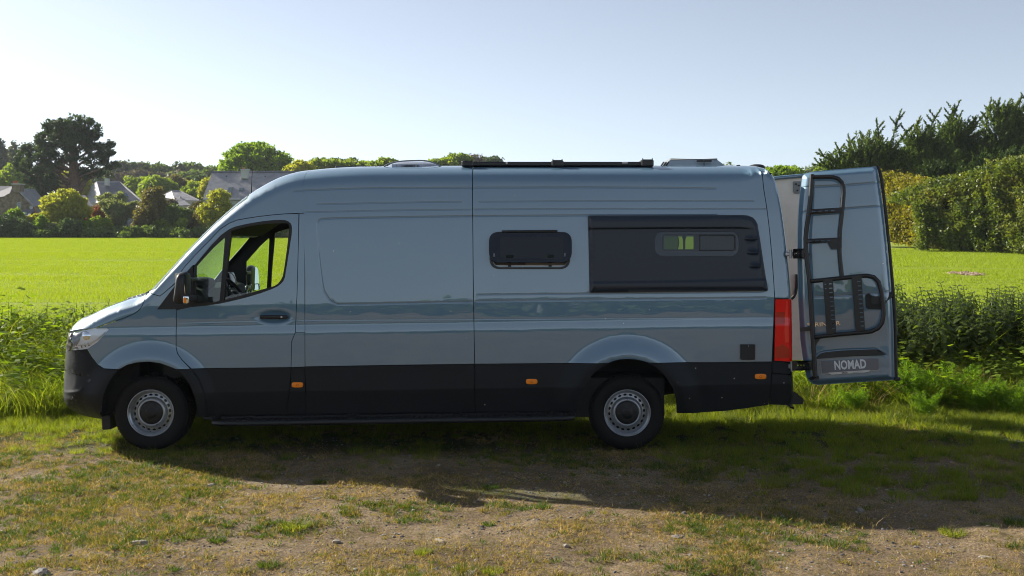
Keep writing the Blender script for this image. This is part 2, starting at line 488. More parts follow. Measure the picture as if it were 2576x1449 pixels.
def half_w(P, full=True):
    P = np.asarray(P, float); x, z = P[:, 0], P[:, 1]
    d, r, n = sil_d(P)
    w = w_prof(z, x)
    for (cx, cz), ro, ri, b in ((FA, .66, .47, .042), (RA, .725, .52, .05)):
        rr = np.hypot(x - cx, z - cz)
        up = smooth(-.25, .15, z - cz) * .85 + .15
        w = w + b * smooth(ro, ri, rr) * up - .012 * smooth(ri + .01, ri - .06, rr)
    # nose gets narrower towards the front
    if full:
        for line, a, sg in GROOVES:
            bb = (x > line[:, 0].min() - .05) & (x < line[:, 0].max() + .05) & (z > line[:, 1].min() - .05) & (z < line[:, 1].max() + .05)
            if bb.any():
                dl = seg_dist(P[bb], line); w[bb] -= a * np.exp(-(dl / sg) ** 2)
        for cx, cz, rx, rz, dp in DIMPLES:
            q = ((x - cx) / rx) ** 2 + ((z - cz) / rz) ** 2
            w = w - dp * np.exp(-q ** 2)
    return w * shape_w(d, r, n)
def to_surf(pts, ymax=10.06):
    """photo pixels on the flank -> (x, z) of the skin"""
    p = np.asarray(pts, float)[:, :2]; Y = np.full(len(p), SIDE)
    for _ in range(5):
        q = np.stack([(p[:, 0] - 1288) * Y / FPX, EYE - (p[:, 1] - 605) * Y / FPX], 1)
        ins = pip(SIL_CLOSED, q)
        w = half_w(q, False); Yn = np.where(ins, CY - w, ymax); Y = np.minimum(Yn, ymax)
    return np.stack([(p[:, 0] - 1288) * Y / FPX, EYE - (p[:, 1] - 605) * Y / FPX], 1)

def cdt_fill(outline, holes, grid, extra=None, cons=None, keep=None, jitter=0):
    """triangulate a region: verts (n,2), tris"""
    V = []; E = []
    loops = [outline] + list(holes)
    for lp in loops:
        b = len(V); n = len(lp); V += [tuple(p) for p in lp]; E += [(b + i, b + (i + 1) % n) for i in range(n)]
    for ln in (cons or []):
        b = len(V); V += [tuple(p) for p in ln]; E += [(b + i, b + i + 1) for i in range(len(ln) - 1)]
    lo, hi = outline.min(0), outline.max(0)
    gx = np.arange(lo[0] + grid * .5, hi[0], grid); gz = np.arange(lo[1] + grid * .5, hi[1], grid * .866)
    G = np.array([(x + (grid / 2 if j % 2 else 0), z) for j, z in enumerate(gz) for x in gx]) if len(gx) and len(gz) else np.zeros((0, 2))
    def inside(P):
        if not len(P): return np.zeros(0, bool)
        m = pip(outline, P)
        for h in holes: m &= ~pip(h, P)
        if keep is not None: m &= keep(P)
        return m
    if len(G):
        m = inside(G); G = G[m]
        dd = np.minimum.reduce([seg_dist(G, lp, True) for lp in loops] + [seg_dist(G, ln) for ln in (cons or [])]) if len(G) else []
        G = G[dd > grid * .38] if len(G) else G
    if extra is not None and len(extra):
        m = inside(extra); X = extra[m]
        if len(X):
            dd = np.minimum.reduce([seg_dist(X, lp, True) for lp in loops]); X = X[dd > .0022]
            if len(G) and len(X):
                # thin the grid near the extra points
                cell = set(map(tuple, np.floor(X / (grid * .5)).astype(int)))
                G = np.array([g for g in G if tuple(np.floor(g / (grid * .5)).astype(int)) not in cell]).reshape(-1, 2)
            G = np.vstack([G, X])
    V += [tuple(p) for p in G]
    r = delaunay_2d_cdt([Vector(v) for v in V], E, [], 0, 1e-7)
    VV = np.array([tuple(v) for v in r[0]]); F = np.array([f for f in r[2] if len(f) == 3])
    c = VV[F].mean(1); F = F[inside(c)]
    a = VV[F]; ar = (a[:, 1, 0] - a[:, 0, 0]) * (a[:, 2, 1] - a[:, 0, 1]) - (a[:, 2, 0] - a[:, 0, 0]) * (a[:, 1, 1] - a[:, 0, 1])
    F = F[np.abs(ar) > 1e-10]
    ar = ar[np.abs(ar) > 1e-10]
    F[ar < 0] = F[ar < 0][:, ::-1]
    used = np.unique(F); mp = -np.ones(len(VV), int); mp[used] = np.arange(len(used))
    return VV[used], mp[F]

def boundary(F):
    e = {}
    for t in F:
        for i in range(3):
            a, b = int(t[i]), int(t[(i + 1) % 3])
            if (b, a) in e: del e[(b, a)]
            else: e[(a, b)] = 1
    return list(e)

RINGS = [.0002, .0015, .006, .015, .03, .055, .085, .12, .16, .21, .26, .32, .4, .5, .6, .72, .86, 1.0]
_tan = np.gradient(SIL_XZ, axis=0); _tan /= np.linalg.norm(_tan, axis=1)[:, None]
SIL_OUT = np.stack([-_tan[:, 1], _tan[:, 0]], 1)       # outward of the outline in (x, z)
RING_PTS = []
for t in RINGS:
    q = SIL_XZ - SIL_OUT * (SIL_RN[:, :1] * t)
    dq, _, _ = sil_d(q); ok = np.abs(dq - SIL_RN[:, 0] * t) < SIL_RN[:, 0] * t * .15 + 1e-6
    RING_PTS.append(q[ok & pip(SIL_CLOSED, q)])
RING_PTS = np.vstack(RING_PTS)

def skin_yn(V2, off=0., full=True):
    w = half_w(V2, full)
    e = 8e-4
    d, r, n = sil_d(V2)
    # one-sided differences pointing inward near the outline
    cx, cz = -1.0, 1.2
    sx = np.where(V2[:, 0] < cx, 1., -1.)
    wx = (half_w(V2 + np.stack([sx * e, 0 * sx], 1), full) - w) / e * sx
    wz = (w - half_w(V2 - np.array([0, e]), full)) / e
    N = np.stack([-wx, -np.ones(len(w)), -wz], 1)
    edge = d < 2e-6
    if edge.any():
        A = SIL_XZ; k = ((V2[edge][:, None] - A) ** 2).sum(2).argmin(1)
        N[edge] = np.stack([SIL_OUT[k, 0], np.zeros(len(k)), SIL_OUT[k, 1]], 1)
    N /= np.linalg.norm(N, axis=1)[:, None]
    P = np.stack([V2[:, 0], CY - w, V2[:, 1]], 1) + N * off
    P[edge, 1] = CY
    return P, N

VAN = empty('camper_van', (-.9, CY, 0), 'long blue-grey high-roof camper van with grey lower cladding parked across the grass edge', 'van')

def skin_mesh(name, P, N, F, thick, side):
    B = [(a, b) for a, b in boundary(F) if not (P[a, 1] > CY - 1e-5 and P[b, 1] > CY - 1e-5)]
    V = [P]; NN = [N]; faces = [F]; base = len(P)
    if thick > 0 and B:
        q = []; qn = []; qf = []
        for a, b in B:
            A, Bv = P[a], P[b]; ia = A - N[a] * thick; ib = Bv - N[b] * thick
            nn = np.cross(Bv - A, ia - A); l = np.linalg.norm(nn)
            if l < 1e-12: continue
            nn = nn / l; k = base + len(q); q += [A, Bv, ib, ia]; qn += [nn] * 4
            qf += [(k, k + 2, k + 1), (k, k + 3, k + 2)]
        if q:
            V.append(np.array(q)); NN.append(-np.array(qn)); faces.append(np.array(qf))
    V = np.vstack(V); NN = np.vstack(NN); F = np.vstack(faces)
    if side < 0:
        V = V.copy(); V[:, 1] = 2 * CY - V[:, 1]; NN = NN.copy(); NN[:, 1] *= -1; F = F[:, ::-1]
    return np_mesh(name, V, tris=F, normals=NN)

def panel(name, px, mat, holes=(), gap=.0032, off=0., grid=.035, thick=.018, parent=None, sides=(1, -1), is_xz=False, label=None, full=True, extra=None):
    o2 = np.asarray(px, float) if is_xz else to_surf(px)
    o2 = inset(o2, gap); o2 = resample(o2, grid)
    hs = [resample(inset(np.asarray(h, float) if is_xz else to_surf(h), -0.0), grid) for h in holes]
    lo, hi = o2.min(0) - .02, o2.max(0) + .02
    inb = lambda Q: Q[(Q[:, 0] > lo[0]) & (Q[:, 0] < hi[0]) & (Q[:, 1] > lo[1]) & (Q[:, 1] < hi[1])]
    X = [inb(RING_PTS)]
    if full:
        for ln, a, sg in GROOVES:
            rl = resample(ln, .02, False); t = np.gradient(rl, axis=0); t /= np.linalg.norm(t, axis=1)[:, None] + 1e-12
            nn = np.stack([-t[:, 1], t[:, 0]], 1)
            for k in (-2.2, -1.2, -.5, .5, 1.2, 2.2): X.append(inb(rl + nn * k * sg))
        for cx, cz, rx, rz, dp in DIMPLES:
            g = np.array([(cx + rx * a * 1.6, cz + rz * b * 1.6) for a in np.linspace(-1, 1, 22) for b in np.linspace(-1, 1, 16)])
            X.append(inb(g))
        for zc in (.570, .576, .583, 1.085, 1.095, 1.105, 1.13, 1.160, 1.168, 1.177, 1.185, 1.345, 1.36, 1.375, .6):
            gx = np.arange(-3.6, 2.8, .016); X.append(inb(np.stack([gx, zc + RAKE * gx], 1)))
    if extra is not None: X.append(inb(extra))
    X = np.vstack(X)
    cons = []
    q = pip(o2, SIL_XZ)
    if q.any() or not pip(SIL_CLOSED, o2).all():
        cons = [SIL_XZ]
    V2, F = cdt_fill(o2, hs, grid, X, cons, lambda P: pip(SIL_CLOSED, P))
    # snap vertices that sit on the outline
    P, N = skin_yn(V2, off, full)
    out = []
    for s in sides:
        me = skin_mesh(name, P, N, F[:, ::-1] if False else F, thick, s)
        me.materials.append(mat)
        ob = link_mesh(name, me, None, parent or VAN); 
        if label: ob['label'] = label
        out.append(ob)
    return out

def px_line(pts, step=.03): return resample(to_surf(pts), step, False)
# creases pressed in the flank
GROOVES += [
 (px_line([(738, 481.8), (768, 478.7), (918, 473.6), (1189, 472), (1475, 471.2), (1700, 472.5), (1800, 474.5)]), .0028, .006),
 (px_line([(800, 514), (980, 510), (1159, 507.3)]), .0016, .005), (px_line([(1207, 507.3), (1500, 505.6), (1896, 505.8)]), .0016, .005),
 (px_line([(768, 533.8), (948.6, 529.9), (1189, 526.9), (1475, 525.4), (1927, 525.4)]), .0016, .005),
 (px_line(list(map(tuple, catmull([(849, 765.5), (832, 757), (820, 740), (813, 724), (805.6, 669.8), (799.6, 609.6), (798, 570), (802, 556), (815, 550.5), (900, 548)], 6))) + [(1189, 543.6), (1475, 542), (1800, 541)]), .003, .006),
 (px_line([(849, 765.5), (948, 763.9), (1189, 759.3)]), .003, .006),
 (px_line([(1200, 757.6), (1500, 754), (1925, 749.5)]), .0022, .006),
 (px_line([(1199, 752), (1200, 741.5), (1475, 738.8), (1915, 735), (1930, 729), (1932, 715)]), .0018, .005),
 (px_line([(450, 812), (600, 808), (742, 805), (1189, 803), (1940, 798)]), .0008, .005),
]
GROOVES += [(px_line([(160, 987), (185, 987), (200, 985), (206, 978)]), -.007, .016), (px_line([(161, 1013), (185, 1013), (203, 1009)]), .004, .014)]
DIMPLES += [(*to_surf([(176, 955)])[0], .06, .085, .007)]
hx, hz = to_surf([(689.7, 797)])[0]
DIMPLES += [(hx, hz, .135, .052, .026)]

arch = lambda c, r, a0, a1, n=20: [(c[0] + r * math.cos(R(a)), c[1] - r * math.sin(R(a))) for a in np.linspace(a0, a1, n)]
F_ARCH_PAINT = [(300.9, 929), (319.4, 918.8), (342.5, 912.8), (375, 910.5), (402.7, 914.2), (430.5, 924.4), (441.6, 929)]
F_ARCH_FRONT = [(259, 1052), (257, 1030), (259, 1005), (266, 980), (275, 962), (287, 945), (300.9, 929)]
F_ARCH_REAR = [(441.6, 929), (456, 941), (467.5, 954.5), (477, 969), (483.7, 984.6), (490, 1002), (494, 1020), (500, 1044)]
R_ARCH = [(1463, 1034), (1463.5, 1012), (1467, 990), (1475, 966), (1483, 953), (1492, 942), (1514, 924), (1530, 914.3), (1542, 909), (1560, 904.8), (1578, 903.8), (1600, 905), (1618, 909), (1632, 914), (1645, 921.5), (1660, 933.9), (1672, 946), (1681, 957.5), (1692, 977), (1698, 998), (1701, 1018), (1702, 1039)]
WIN_FRAME = [(480.8, 771.2), (483, 735), (487, 690), (489.5, 668), (511, 642), (533, 616), (555, 593), (576.6, 577.6), (592, 571), (609, 566.7), (635, 561.5), (663.6, 557), (685, 554.8), (707, 554), (718, 554.8), (725, 557.5), (731, 563), (733.4, 571), (733, 588), (725, 640), (715.8, 697.3), (712.5, 706), (706, 713.5), (697, 720), (685.4, 725.6), (655, 737), (620, 747.3), (585, 756), (554.8, 762.6), (520, 768)]
QGLASS = [(489.5, 762.6), (491, 715), (492.8, 668.5), (510, 649), (535, 622), (561, 598.6), (564.5, 598), (565.7, 602), (561, 660), (552.6, 755), (549, 758), (520, 761)]
MAIN_OPEN = [(563.5, 755), (568, 700), (575, 640), (582, 582), (600, 575.5), (620, 570), (645, 566), (663.6, 563.5), (690, 561.3), (718, 560.6), (725, 562.5), (728.2, 573.2), (722, 625), (715.8, 671), (711.5, 694), (707, 703.8), (700, 713), (690, 719.5), (667, 726), (641.9, 733.2), (600, 745)]
WS_OUT = [(372, 733), (360, 722), (420, 650), (500, 560), (560, 505), (600, 475), (622, 497)]
WS_IN = [(622, 499), (586, 526), (542, 564), (496, 611), (439, 672), (391, 727)]
WS = WS_OUT + WS_IN

# --- painted and clad panels of the body (near side and its twin on the far side)
A_LINE = [(402.5, 745), (446, 708), (449, 695), (457, 681), (467.8, 666.8), (490, 643), (511.3, 621), (533, 598), (554.8, 575.4), (576.6, 561.5), (597, 553.5), (620, 549.3), (650, 544.8), (685, 540.6), (720, 537.8), (752.8, 536.7), (766.5, 536)]
panel('cab_roof', [(372, 733)] + WS_IN[::-1] + [(622, 496), (640, 380), (767, 380)] + A_LINE[::-1] + [(380, 738)], M['paint'], grid=.03)
panel('windscreen', WS, M['glass'], gap=.001, grid=.03, thick=0)
HOODSEAM = [(239.8, 825.2), (262, 817), (287, 808.6), (315, 799), (337.9, 789.2), (350, 780), (358, 769), (363, 757), (366, 746)]
panel('bonnet', [(160, 838), (176, 833), (205, 828), (239.8, 825.2)] + HOODSEAM[1:] + [(369, 738), (372, 700), (150, 700)], M['paint'], grid=.025)
FEND = [(272.5, 829.5), (268, 826), (240, 827)] + HOODSEAM[1:] + [(372, 737), (380, 738), (402.5, 745), (442, 712), (443.3, 781), (443, 873.5), (446.7, 889.7), (458.3, 905.9), (470, 918), (479.5, 928.6)] + F_ARCH_PAINT[::-1] + [(261.5, 927.6), (245.3, 917.4), (229, 896.6), (219, 877.5), (245, 859.6)]
panel('front_wing', FEND, M['paint'], grid=.028)
panel('bumper_cladding', [(261.5, 927.6), (245.3, 917.4), (229, 896.6), (217.5, 877.5), (177, 880.5), (165, 886), (150, 900), (140, 1030), (200, 1080), (259, 1080)] + F_ARCH_FRONT, M['cladding'], grid=.02)
panel('grille', [(150, 840), (173, 838), (181, 836.5), (177, 860), (175.5, 880), (150, 898)], M['black'], grid=.03)
HEADLAMP = [(183, 835.5), (205, 830), (240, 826.5), (268, 825.6), (271.5, 828.5), (262, 842), (245, 858.5), (230, 869), (217, 876.6), (196, 879.5), (176.5, 880), (177, 862)]
hl = panel('headlamp', HEADLAMP, M['lamp_silver'], off=-.022, gap=-.008, grid=.02, thick=0)
panel('lamp_shadow', [(184, 838), (204, 833), (198, 858), (190, 878), (178, 878.5), (178.5, 862)], M['grey'], off=-.016, gap=0, grid=.02, thick=0)  # grey panel stands for the shadow inside the headlamp
for q_ in (0, 1, 2): panel('lamp_rib', [(200 + 9 * q_, 867 - 2 * q_), (203 + 9 * q_, 866.4 - 2 * q_), (206 + 9 * q_, 876 - 2.5 * q_), (203 + 9 * q_, 876.5 - 2.5 * q_)], M['grey'], off=-.016, gap=0, grid=.05, thick=0)
panel('headlamp_lens', HEADLAMP, M['clear'], gap=.002, grid=.025, thick=.01, parent=None)
SAIL = [(394.8, 778.6), (443.5, 714), (486, 667), (486, 690), (481.5, 772), (444, 778.4)]
DOORP = [(752.8, 536.7), (750.8, 610), (747.6, 734.6), (743, 836.4), (738, 849), (733.7, 859.6), (732.3, 924.4), (481.4, 928), (458.3, 905.9), (446.7, 889.7), (443, 873.5), (443.4, 779.5)]
cab_doors = panel('cab_door', DOORP + [(480.8, 771.5)] + [(520, 768), (554.8, 762.6), (585, 756), (620, 747.3), (655, 737), (685.4, 725.6), (697, 720), (706, 713.5), (712.5, 706), (715.8, 697.3), (725, 640), (733, 588), (733.4, 571), (731, 563), (725, 557.5), (718, 554.8), (707, 554), (685, 554.8), (663.6, 557), (635, 561.5), (609, 566.7), (592, 571), (576.6, 577.6), (555, 593), (533, 616), (511, 642), (489.5, 668), (486, 667)] + [(446.5, 709.5)] + A_LINE[2:16], M['paint'], grid=.028)
CD, CDF = cab_doors
panel('mirror_sail', SAIL, M['black'], off=.004, gap=.001, grid=.03)
WF = panel('window_frame', WIN_FRAME, M['black'], holes=[QGLASS, MAIN_OPEN], gap=.0, off=.002, grid=.025, thick=.03)
for side_, par in ((1, CD), (-1, CDF)):
    panel('quarter_glass', QGLASS, M['glass'], gap=-.004, off=-.012, grid=.05, thick=0, sides=(side_,), parent=par, full=False)
# the driver's window is almost fully rolled down: its top edge shows above the sill
panel('rolled_down_window', [(563.5, 756), (565, 747.5), (583, 741), (610, 737.5), (642, 733.5), (667, 729), (667, 735), (600, 750)], M['glass_clear'], gap=0, off=-.02, grid=.05, thick=0, sides=(1,), parent=CD, full=False)
panel('drop_window', MAIN_OPEN, M['glass_clear'], gap=-.004, off=-.02, grid=.06, thick=0, sides=(-1,), parent=CDF, full=False)
# pillar strip behind the door
panel('door_pillar', [(752.8, 536.7), (766.8, 536.7), (767, 836.4), (743, 836.4), (747.6, 734.6), (750.8, 610)], M['paint'], gap=.0022, grid=.03)
panel('pillar_foot', [(743, 836.4), (767, 836.4), (767.2, 922.6), (732.3, 924.4), (733.7, 859.6), (738, 849)], M['paint'], gap=.0022, grid=.03)
SP1 = [(767, 380), (1189, 380), (1190.5, 700), (1194, 915.8), (980, 918.8), (767.4, 922.6), (767, 700)]
panel('side_panel', SP1, M['paint'], grid=.032)
KGL = roundpoly([(1645, 582.6), (1857, 582.6), (1857, 644.3), (1645, 644.3)], [24] * 4, 6)
KOPEN = roundpoly([(1664, 590), (1849, 590), (1849, 632), (1664, 632)], [8] * 4, 4)
W1 = roundpoly([(1232, 588), (1434.5, 588), (1434.5, 676), (1232, 676)], [26] * 4, 6)
W1OPEN = roundpoly([(1240, 592), (1428, 592), (1428, 670), (1240, 670)], [20] * 4, 6)
SP2 = [(1189, 380), (1908, 380), (1910.5, 424), (1921, 474), (1929.3, 525.4), (1936, 580), (1941.4, 639.7), (1946, 700), (1948.9, 751), (1945, 840), (1941.8, 910)] + [(1800, 912), (1632, 914)] + [p for p in R_ARCH[::-1] if p[1] < 914.2] + [(1530, 914.3), (1350, 914.5), (1194, 915.8), (1190.5, 700)]
panel('rear_side_panel', SP2, M['paint'], holes=[KOPEN, W1OPEN], grid=.032)
CORNER = [(1908, 380), (1910.5, 424), (1921, 474), (1929.3, 525.4), (1936, 580), (1941.4, 639.7), (1946, 700), (1948.9, 751), (2020, 749), (2020, 380)]
panel('rear_corner_panel', CORNER, M['paint'], grid=.025)
LAMP = [(1949.6, 752), (2020, 749), (2020, 906.5), (1947.3, 907.8), (1948.5, 850)]
panel('tail_lamp', LAMP, M['red'], gap=.003, off=.004, grid=.022)
panel('lamp_reflector', [(1952, 786), (1974, 784), (1975, 814), (1951, 815)], M['red_dark'], gap=0, off=.0055, grid=.03, thick=0)
panel('lamp_reflector', [(1950, 874), (1969, 866), (1984, 876), (1986, 900), (1949, 902)], M['red_dark'], gap=0, off=.0055, grid=.03, thick=0)
panel('lamp_reflector', [(1977, 756), (1981, 756), (1984, 860), (1975, 862), (1973, 830)], M['lamp_bright'], gap=0, off=.0055, grid=.03, thick=0)
panel('lower_corner', [(1941.8, 910), (2020, 908), (2020, 938), (1943.5, 938)], M['cladding'], grid=.03, gap=.0015)
# dark cladding below
panel('wing_cladding', [(441.6, 929), (479.5, 928.6), (490, 940), (500, 954.5), (508, 972), (513.8, 989.2), (520.8, 1017), (522, 1043), (500, 1044)] + F_ARCH_REAR[::-1][1:-1], M['cladding'], grid=.03)
panel('door_cladding', [(481.4, 928), (732.3, 924.4), (731, 960), (726.8, 993.8), (721.2, 1041), (522, 1043), (520.8, 1017), (513.8, 989.2), (508, 972), (500, 954.5), (490, 940)], M['cladding'], grid=.03, off=.003, parent=None)
panel('pillar_cladding', [(732.3, 924.4), (767.2, 922.6), (769, 985), (769.5, 1040.5), (721.2, 1041), (726.8, 993.8), (731, 960)], M['cladding'], grid=.03, off=.003)
panel('side_cladding', [(767.2, 922.6), (980, 918.8), (1194, 915.8), (1195.5, 1036.5), (769.5, 1040.5), (769, 985)], M['cladding'], grid=.035, off=.003)
panel('rear_side_cladding', [(1194, 915.8), (1350, 914.5), (1530, 914.3)] + [p for p in R_ARCH if p[0] < 1530][::-1] + [(1195.5, 1036.5)], M['cladding'], grid=.035, off=.003)
panel('tail_cladding', [(1632, 914), (1800, 912), (1941.8, 910), (1940, 960), (1933.7, 1018.6), (1880, 1027), (1825.4, 1034), (1756, 1039), (1702, 1039.5)] + [p for p in R_ARCH[::-1] if p[0] > 1632][1:], M['cladding'], grid=.035, off=.003)
panel('rear_bumper', [(1941.8, 938.5), (2030, 938.5), (2030, 1040), (1978, 1019.5), (1934.5, 1018.4), (1940, 960)], M['cladding'], grid=.03)

# --- dark inner shell
LIN_HOLES = [WS_OUT + [(622, 497), (584, 523), (540, 561), (494, 608), (437, 669), (389, 724)], QGLASS, MAIN_OPEN, KOPEN, W1OPEN]
LIN = [(290, 900), (290, 850), (385, 780), (385, 640), (600, 380), (2020, 380), (2020, 1000), (1710, 1000), (1700, 960), (1680, 925), (1640, 895), (1578, 885), (1516, 895), (1475, 925), (1455, 960), (1450, 1025), (520, 1030), (505, 980), (480, 935), (440, 905), (380, 890), (320, 900), (285, 925)]
panel('inner_shell', LIN, M['liner'], holes=LIN_HOLES, gap=.0, off=-.045, grid=.06, thick=0, full=False)
# ------------------------------------------------------------------ wheels
def wheel(cx, cz, y_out, flip):
    """flip=1: outer face towards the camera; returns the wheel with tyre, rim, hub cap"""
    RT, RI, WT = .346, .212, .225
    prof = [(RI - .006, .02), (RI + .004, .006), (RI + .02, .001), (.245, -.004), (.275, -.006), (.305, -.001), (.322, .01), (.333, .024), (.3385, .032)]
    yb = WT
    full = prof + [(.3385, yb - .032), (.322, yb - .01), (.29, yb), (.24, yb), (RI, yb - .01)]
    b = MB(); b.lathe_y(full, (cx, y_out, cz), 96, flip)
    # tread blocks in five rings and shoulder sipes
    T = MB()
    rows = [(.018, .036, 72, 0), (.062, .036, 60, .5), (.104, .032, 60, 0), (.144, .036, 60, .5), (.188, .036, 72, 0)]
    for y0, wd, n, ph in rows:
        for k in range(n):
            a0 = 2 * math.pi * (k + ph) / n; a1 = a0 + 2 * math.pi / n * .74
            V = []
            for a in (a0, a1):
                for rr, yy in ((.334, y0), (.3465, y0 + .002), (.3465, y0 + wd - .002), (.334, y0 + wd)):
                    if y0 < .03 and rr > .34 and yy < y0 + .01: rr = .3405
                    V.append((cx + rr * math.cos(a), y_out + yy * flip, cz + rr * math.sin(a)))
            T.add(V, [(0, 1, 2, 3), (7, 6, 5, 4), (0, 4, 5, 1), (1, 5, 6, 2), (2, 6, 7, 3)])
    b.V += []; nb = len(b.V)
    b.add(T.V, T.F)
    w = b.build('wheel', M['rubber'], VAN)
    # steel rim with twenty oval openings
    r = MB(); c = (cx, y_out, cz)
    lip = [(RI, .020), (RI + .003, .008), (RI + .001, .001), (RI - .005, .0005), (RI - .009, .006), (RI - .012, .014), (RI - .022, .018), (RI - .026, .026), (RI - .028, .052), (RI - .034, .060)]
    r.lathe_y(lip, c, 96, flip)
    r.lathe_y([(.143, .052), (.139, .044), (.132, .032), (.124, .022), (.116, .018), (.109, .020), (.104, .028), (.100, .045)], c, 96, flip)
    r.lathe_y([(RI - .01, .19), (RI - .028, .12), (RI - .028, .052)], c, 64, flip)
    # disc with holes, built ring by ring from the flat pattern
    outer = [(.178 * math.cos(a), .178 * math.sin(a)) for a in np.linspace(0, 2 * math.pi, 80, endpoint=False)]
    inner = [(.143 * math.cos(a), .143 * math.sin(a)) for a in np.linspace(0, 2 * math.pi, 80, endpoint=False)]
    holes = [np.array(inner)]
    for k in range(20):
        a = 2 * math.pi * (k + .3) / 20; u = np.array([math.cos(a), math.sin(a)]); v = np.array([-u[1], u[0]])
        holes.append(np.array([u * (.1605 + .0105 * math.cos(t)) + v * .0165 * math.sin(t) for t in np.linspace(0, 2 * math.pi, 12, endpoint=False)]))
    V2, F = cdt_fill(np.array(outer), holes, .012)
    rr = np.hypot(V2[:, 0], V2[:, 1]); yy = .060 - .008 * smooth(.178, .143, rr)
    r.add([(cx + x, y_out + y * flip, cz + z) for (x, z), y in zip(V2, yy)], [tuple(f) for f in F])
    for h in holes[1:]:
        n = len(h); 
        r.add([(cx + x, y_out + .055 * flip, cz + z) for x, z in h] + [(cx + x, y_out + .066 * flip, cz + z) for x, z in h], [(i, (i + 1) % n, n + (i + 1) % n, n + i) for i in range(n)], True)
    link_mesh('rim', r.mesh('rim'), M['rim'], w)
    h = MB()
    h.lathe_y([(.107, .030), (.104, .021), (.085, .014), (.06, .012), (.045, .012), (.042, .004), (.034, .001), (.0, .001)], c, 64, flip)
    for k in range(6):
        a = 2 * math.pi * k / 6 + .1
        h.box((cx + .075 * math.cos(a), y_out + .012 * flip, cz + .075 * math.sin(a)), (.022, .008, .008), Matrix.Rotation(-a, 3, 'Y'), .002)
    for k in range(3):                                   # three-pointed emblem in a ring
        a = R(90 + 120 * k); q = Matrix.Rotation(-a, 3, 'Y')
        h.box((cx + .012 * math.cos(a), y_out - .0005 * flip, cz + .012 * math.sin(a)), (.024, .003, .004), q)
    h.tube([(cx + .026 * math.cos(a), y_out - .0002 * flip, cz + .026 * math.sin(a)) for a in np.linspace(0, 2 * math.pi, 32, endpoint=False)], .0016, 6, True)
    link_mesh('hub_cap', h.mesh('hub_cap'), M['black'], w)
    d = MB(); d.lathe_y([(.03, .085), (.155, .085), (.155, .1), (.03, .1)], c, 48, flip)
    link_mesh('brake_disc', d.mesh('brake_disc'), M['grey'], w)
    s = MB(); s.tube([(cx, y_out + .19 * flip, cz), (cx, y_out + .10 * flip, cz)], .07, 20); s.lathe_y([(.0, .13), (.195, .13), (.2, .19)], c, 40, flip)
    link_mesh('hub', s.mesh('hub'), M['black'], w)
    for q in (.0,):
        v = MB(); a = R(88); v.tube([(cx + .186 * math.cos(a), y_out + .03 * flip, cz + .186 * math.sin(a)), (cx + .186 * math.cos(a), y_out + .008 * flip, cz + .186 * math.sin(a))], .004, 8)
        link_mesh('valve', v.mesh('valve'), M['grey'], w)
    return w
GZ = -.008
fax, faz = xz(379, 1037, 9.87); rax, raz = xz(1578, 1040, 9.87)
wheel(fax, .338, 9.865, 1); wheel(rax, .338, 9.865, 1)
wheel(fax, .338, 2 * CY - 9.865, -1); wheel(rax, .338, 2 * CY - 9.865, -1)

# wheel housings, underbody
def housing(cx, cz, rad, name, y0, y1, a0, a1):
    b = MB(); n = 24; V = []
    for a in np.linspace(R(a0), R(a1), n):
        V += [(cx + rad * math.cos(a), y0, cz + rad * math.sin(a)), (cx + rad * math.cos(a), y1, cz + rad * math.sin(a))]
    F = [(2 * i, 2 * i + 1, 2 * i + 3, 2 * i + 2) for i in range(n - 1)]
    b.add(V, F, True)
    b.add([V[2 * i + 1] for i in range(n)], [tuple(range(n))])
    return b.build(name, M['liner'], VAN)
for s in (1, -1):
    yy = lambda y: y if s > 0 else 2 * CY - y
    housing(FA[0], FA[1] + .03, .47, 'wheel_housing', yy(9.86), yy(10.38), -8, 188)
    housing(RA[0], RA[1] + .05, .50, 'wheel_housing', yy(9.86), yy(10.38), 8, 188)
b = MB()
b.box((-.75, CY, .47), (4.3, 1.72, .36)); b.box((-3.75, CY, .47), (.45, 1.5, .28)); b.box((1.95, CY, .66), (1.0, 1.8, .12))
b.build('floor_pan', M['liner'], VAN)
b = MB(); b.box((-3.72, CY, .80), (.46, 1.45, .50), None, .05); b.build('engine_bay', M['liner'], VAN)
b = MB(); b.tube([(rax, 10.0, .34), (rax, 11.6, .34)], .055, 14); b.blob((rax, CY, .34), (.3, .32, .3), 2.2)
b.tube([(rax, CY, .36), (-1.5, CY, .42)], .04, 10); b.build('rear_axle', M['black'], VAN)
b = MB(); b.tube([(fax, 10.0, .33), (fax, 11.6, .33)], .035, 10); b.build('front_axle', M['black'], VAN)
b = MB(); p0 = at(1660, 992, 10.5); p1 = at(1730, 980, 10.5); b.tube([p0, p1, p1 + Vector((.5, 0, .02))], .016, 8); b.build('exhaust_pipe', M['black'], VAN)
b = MB(); p = at(270, 1062, 9.98); b.box((p.x, 10.08, p.z), (.085, .26, .13), Matrix.Rotation(R(-4), 3, 'Y'), .008); b.build('mud_flap', M['black'], VAN)
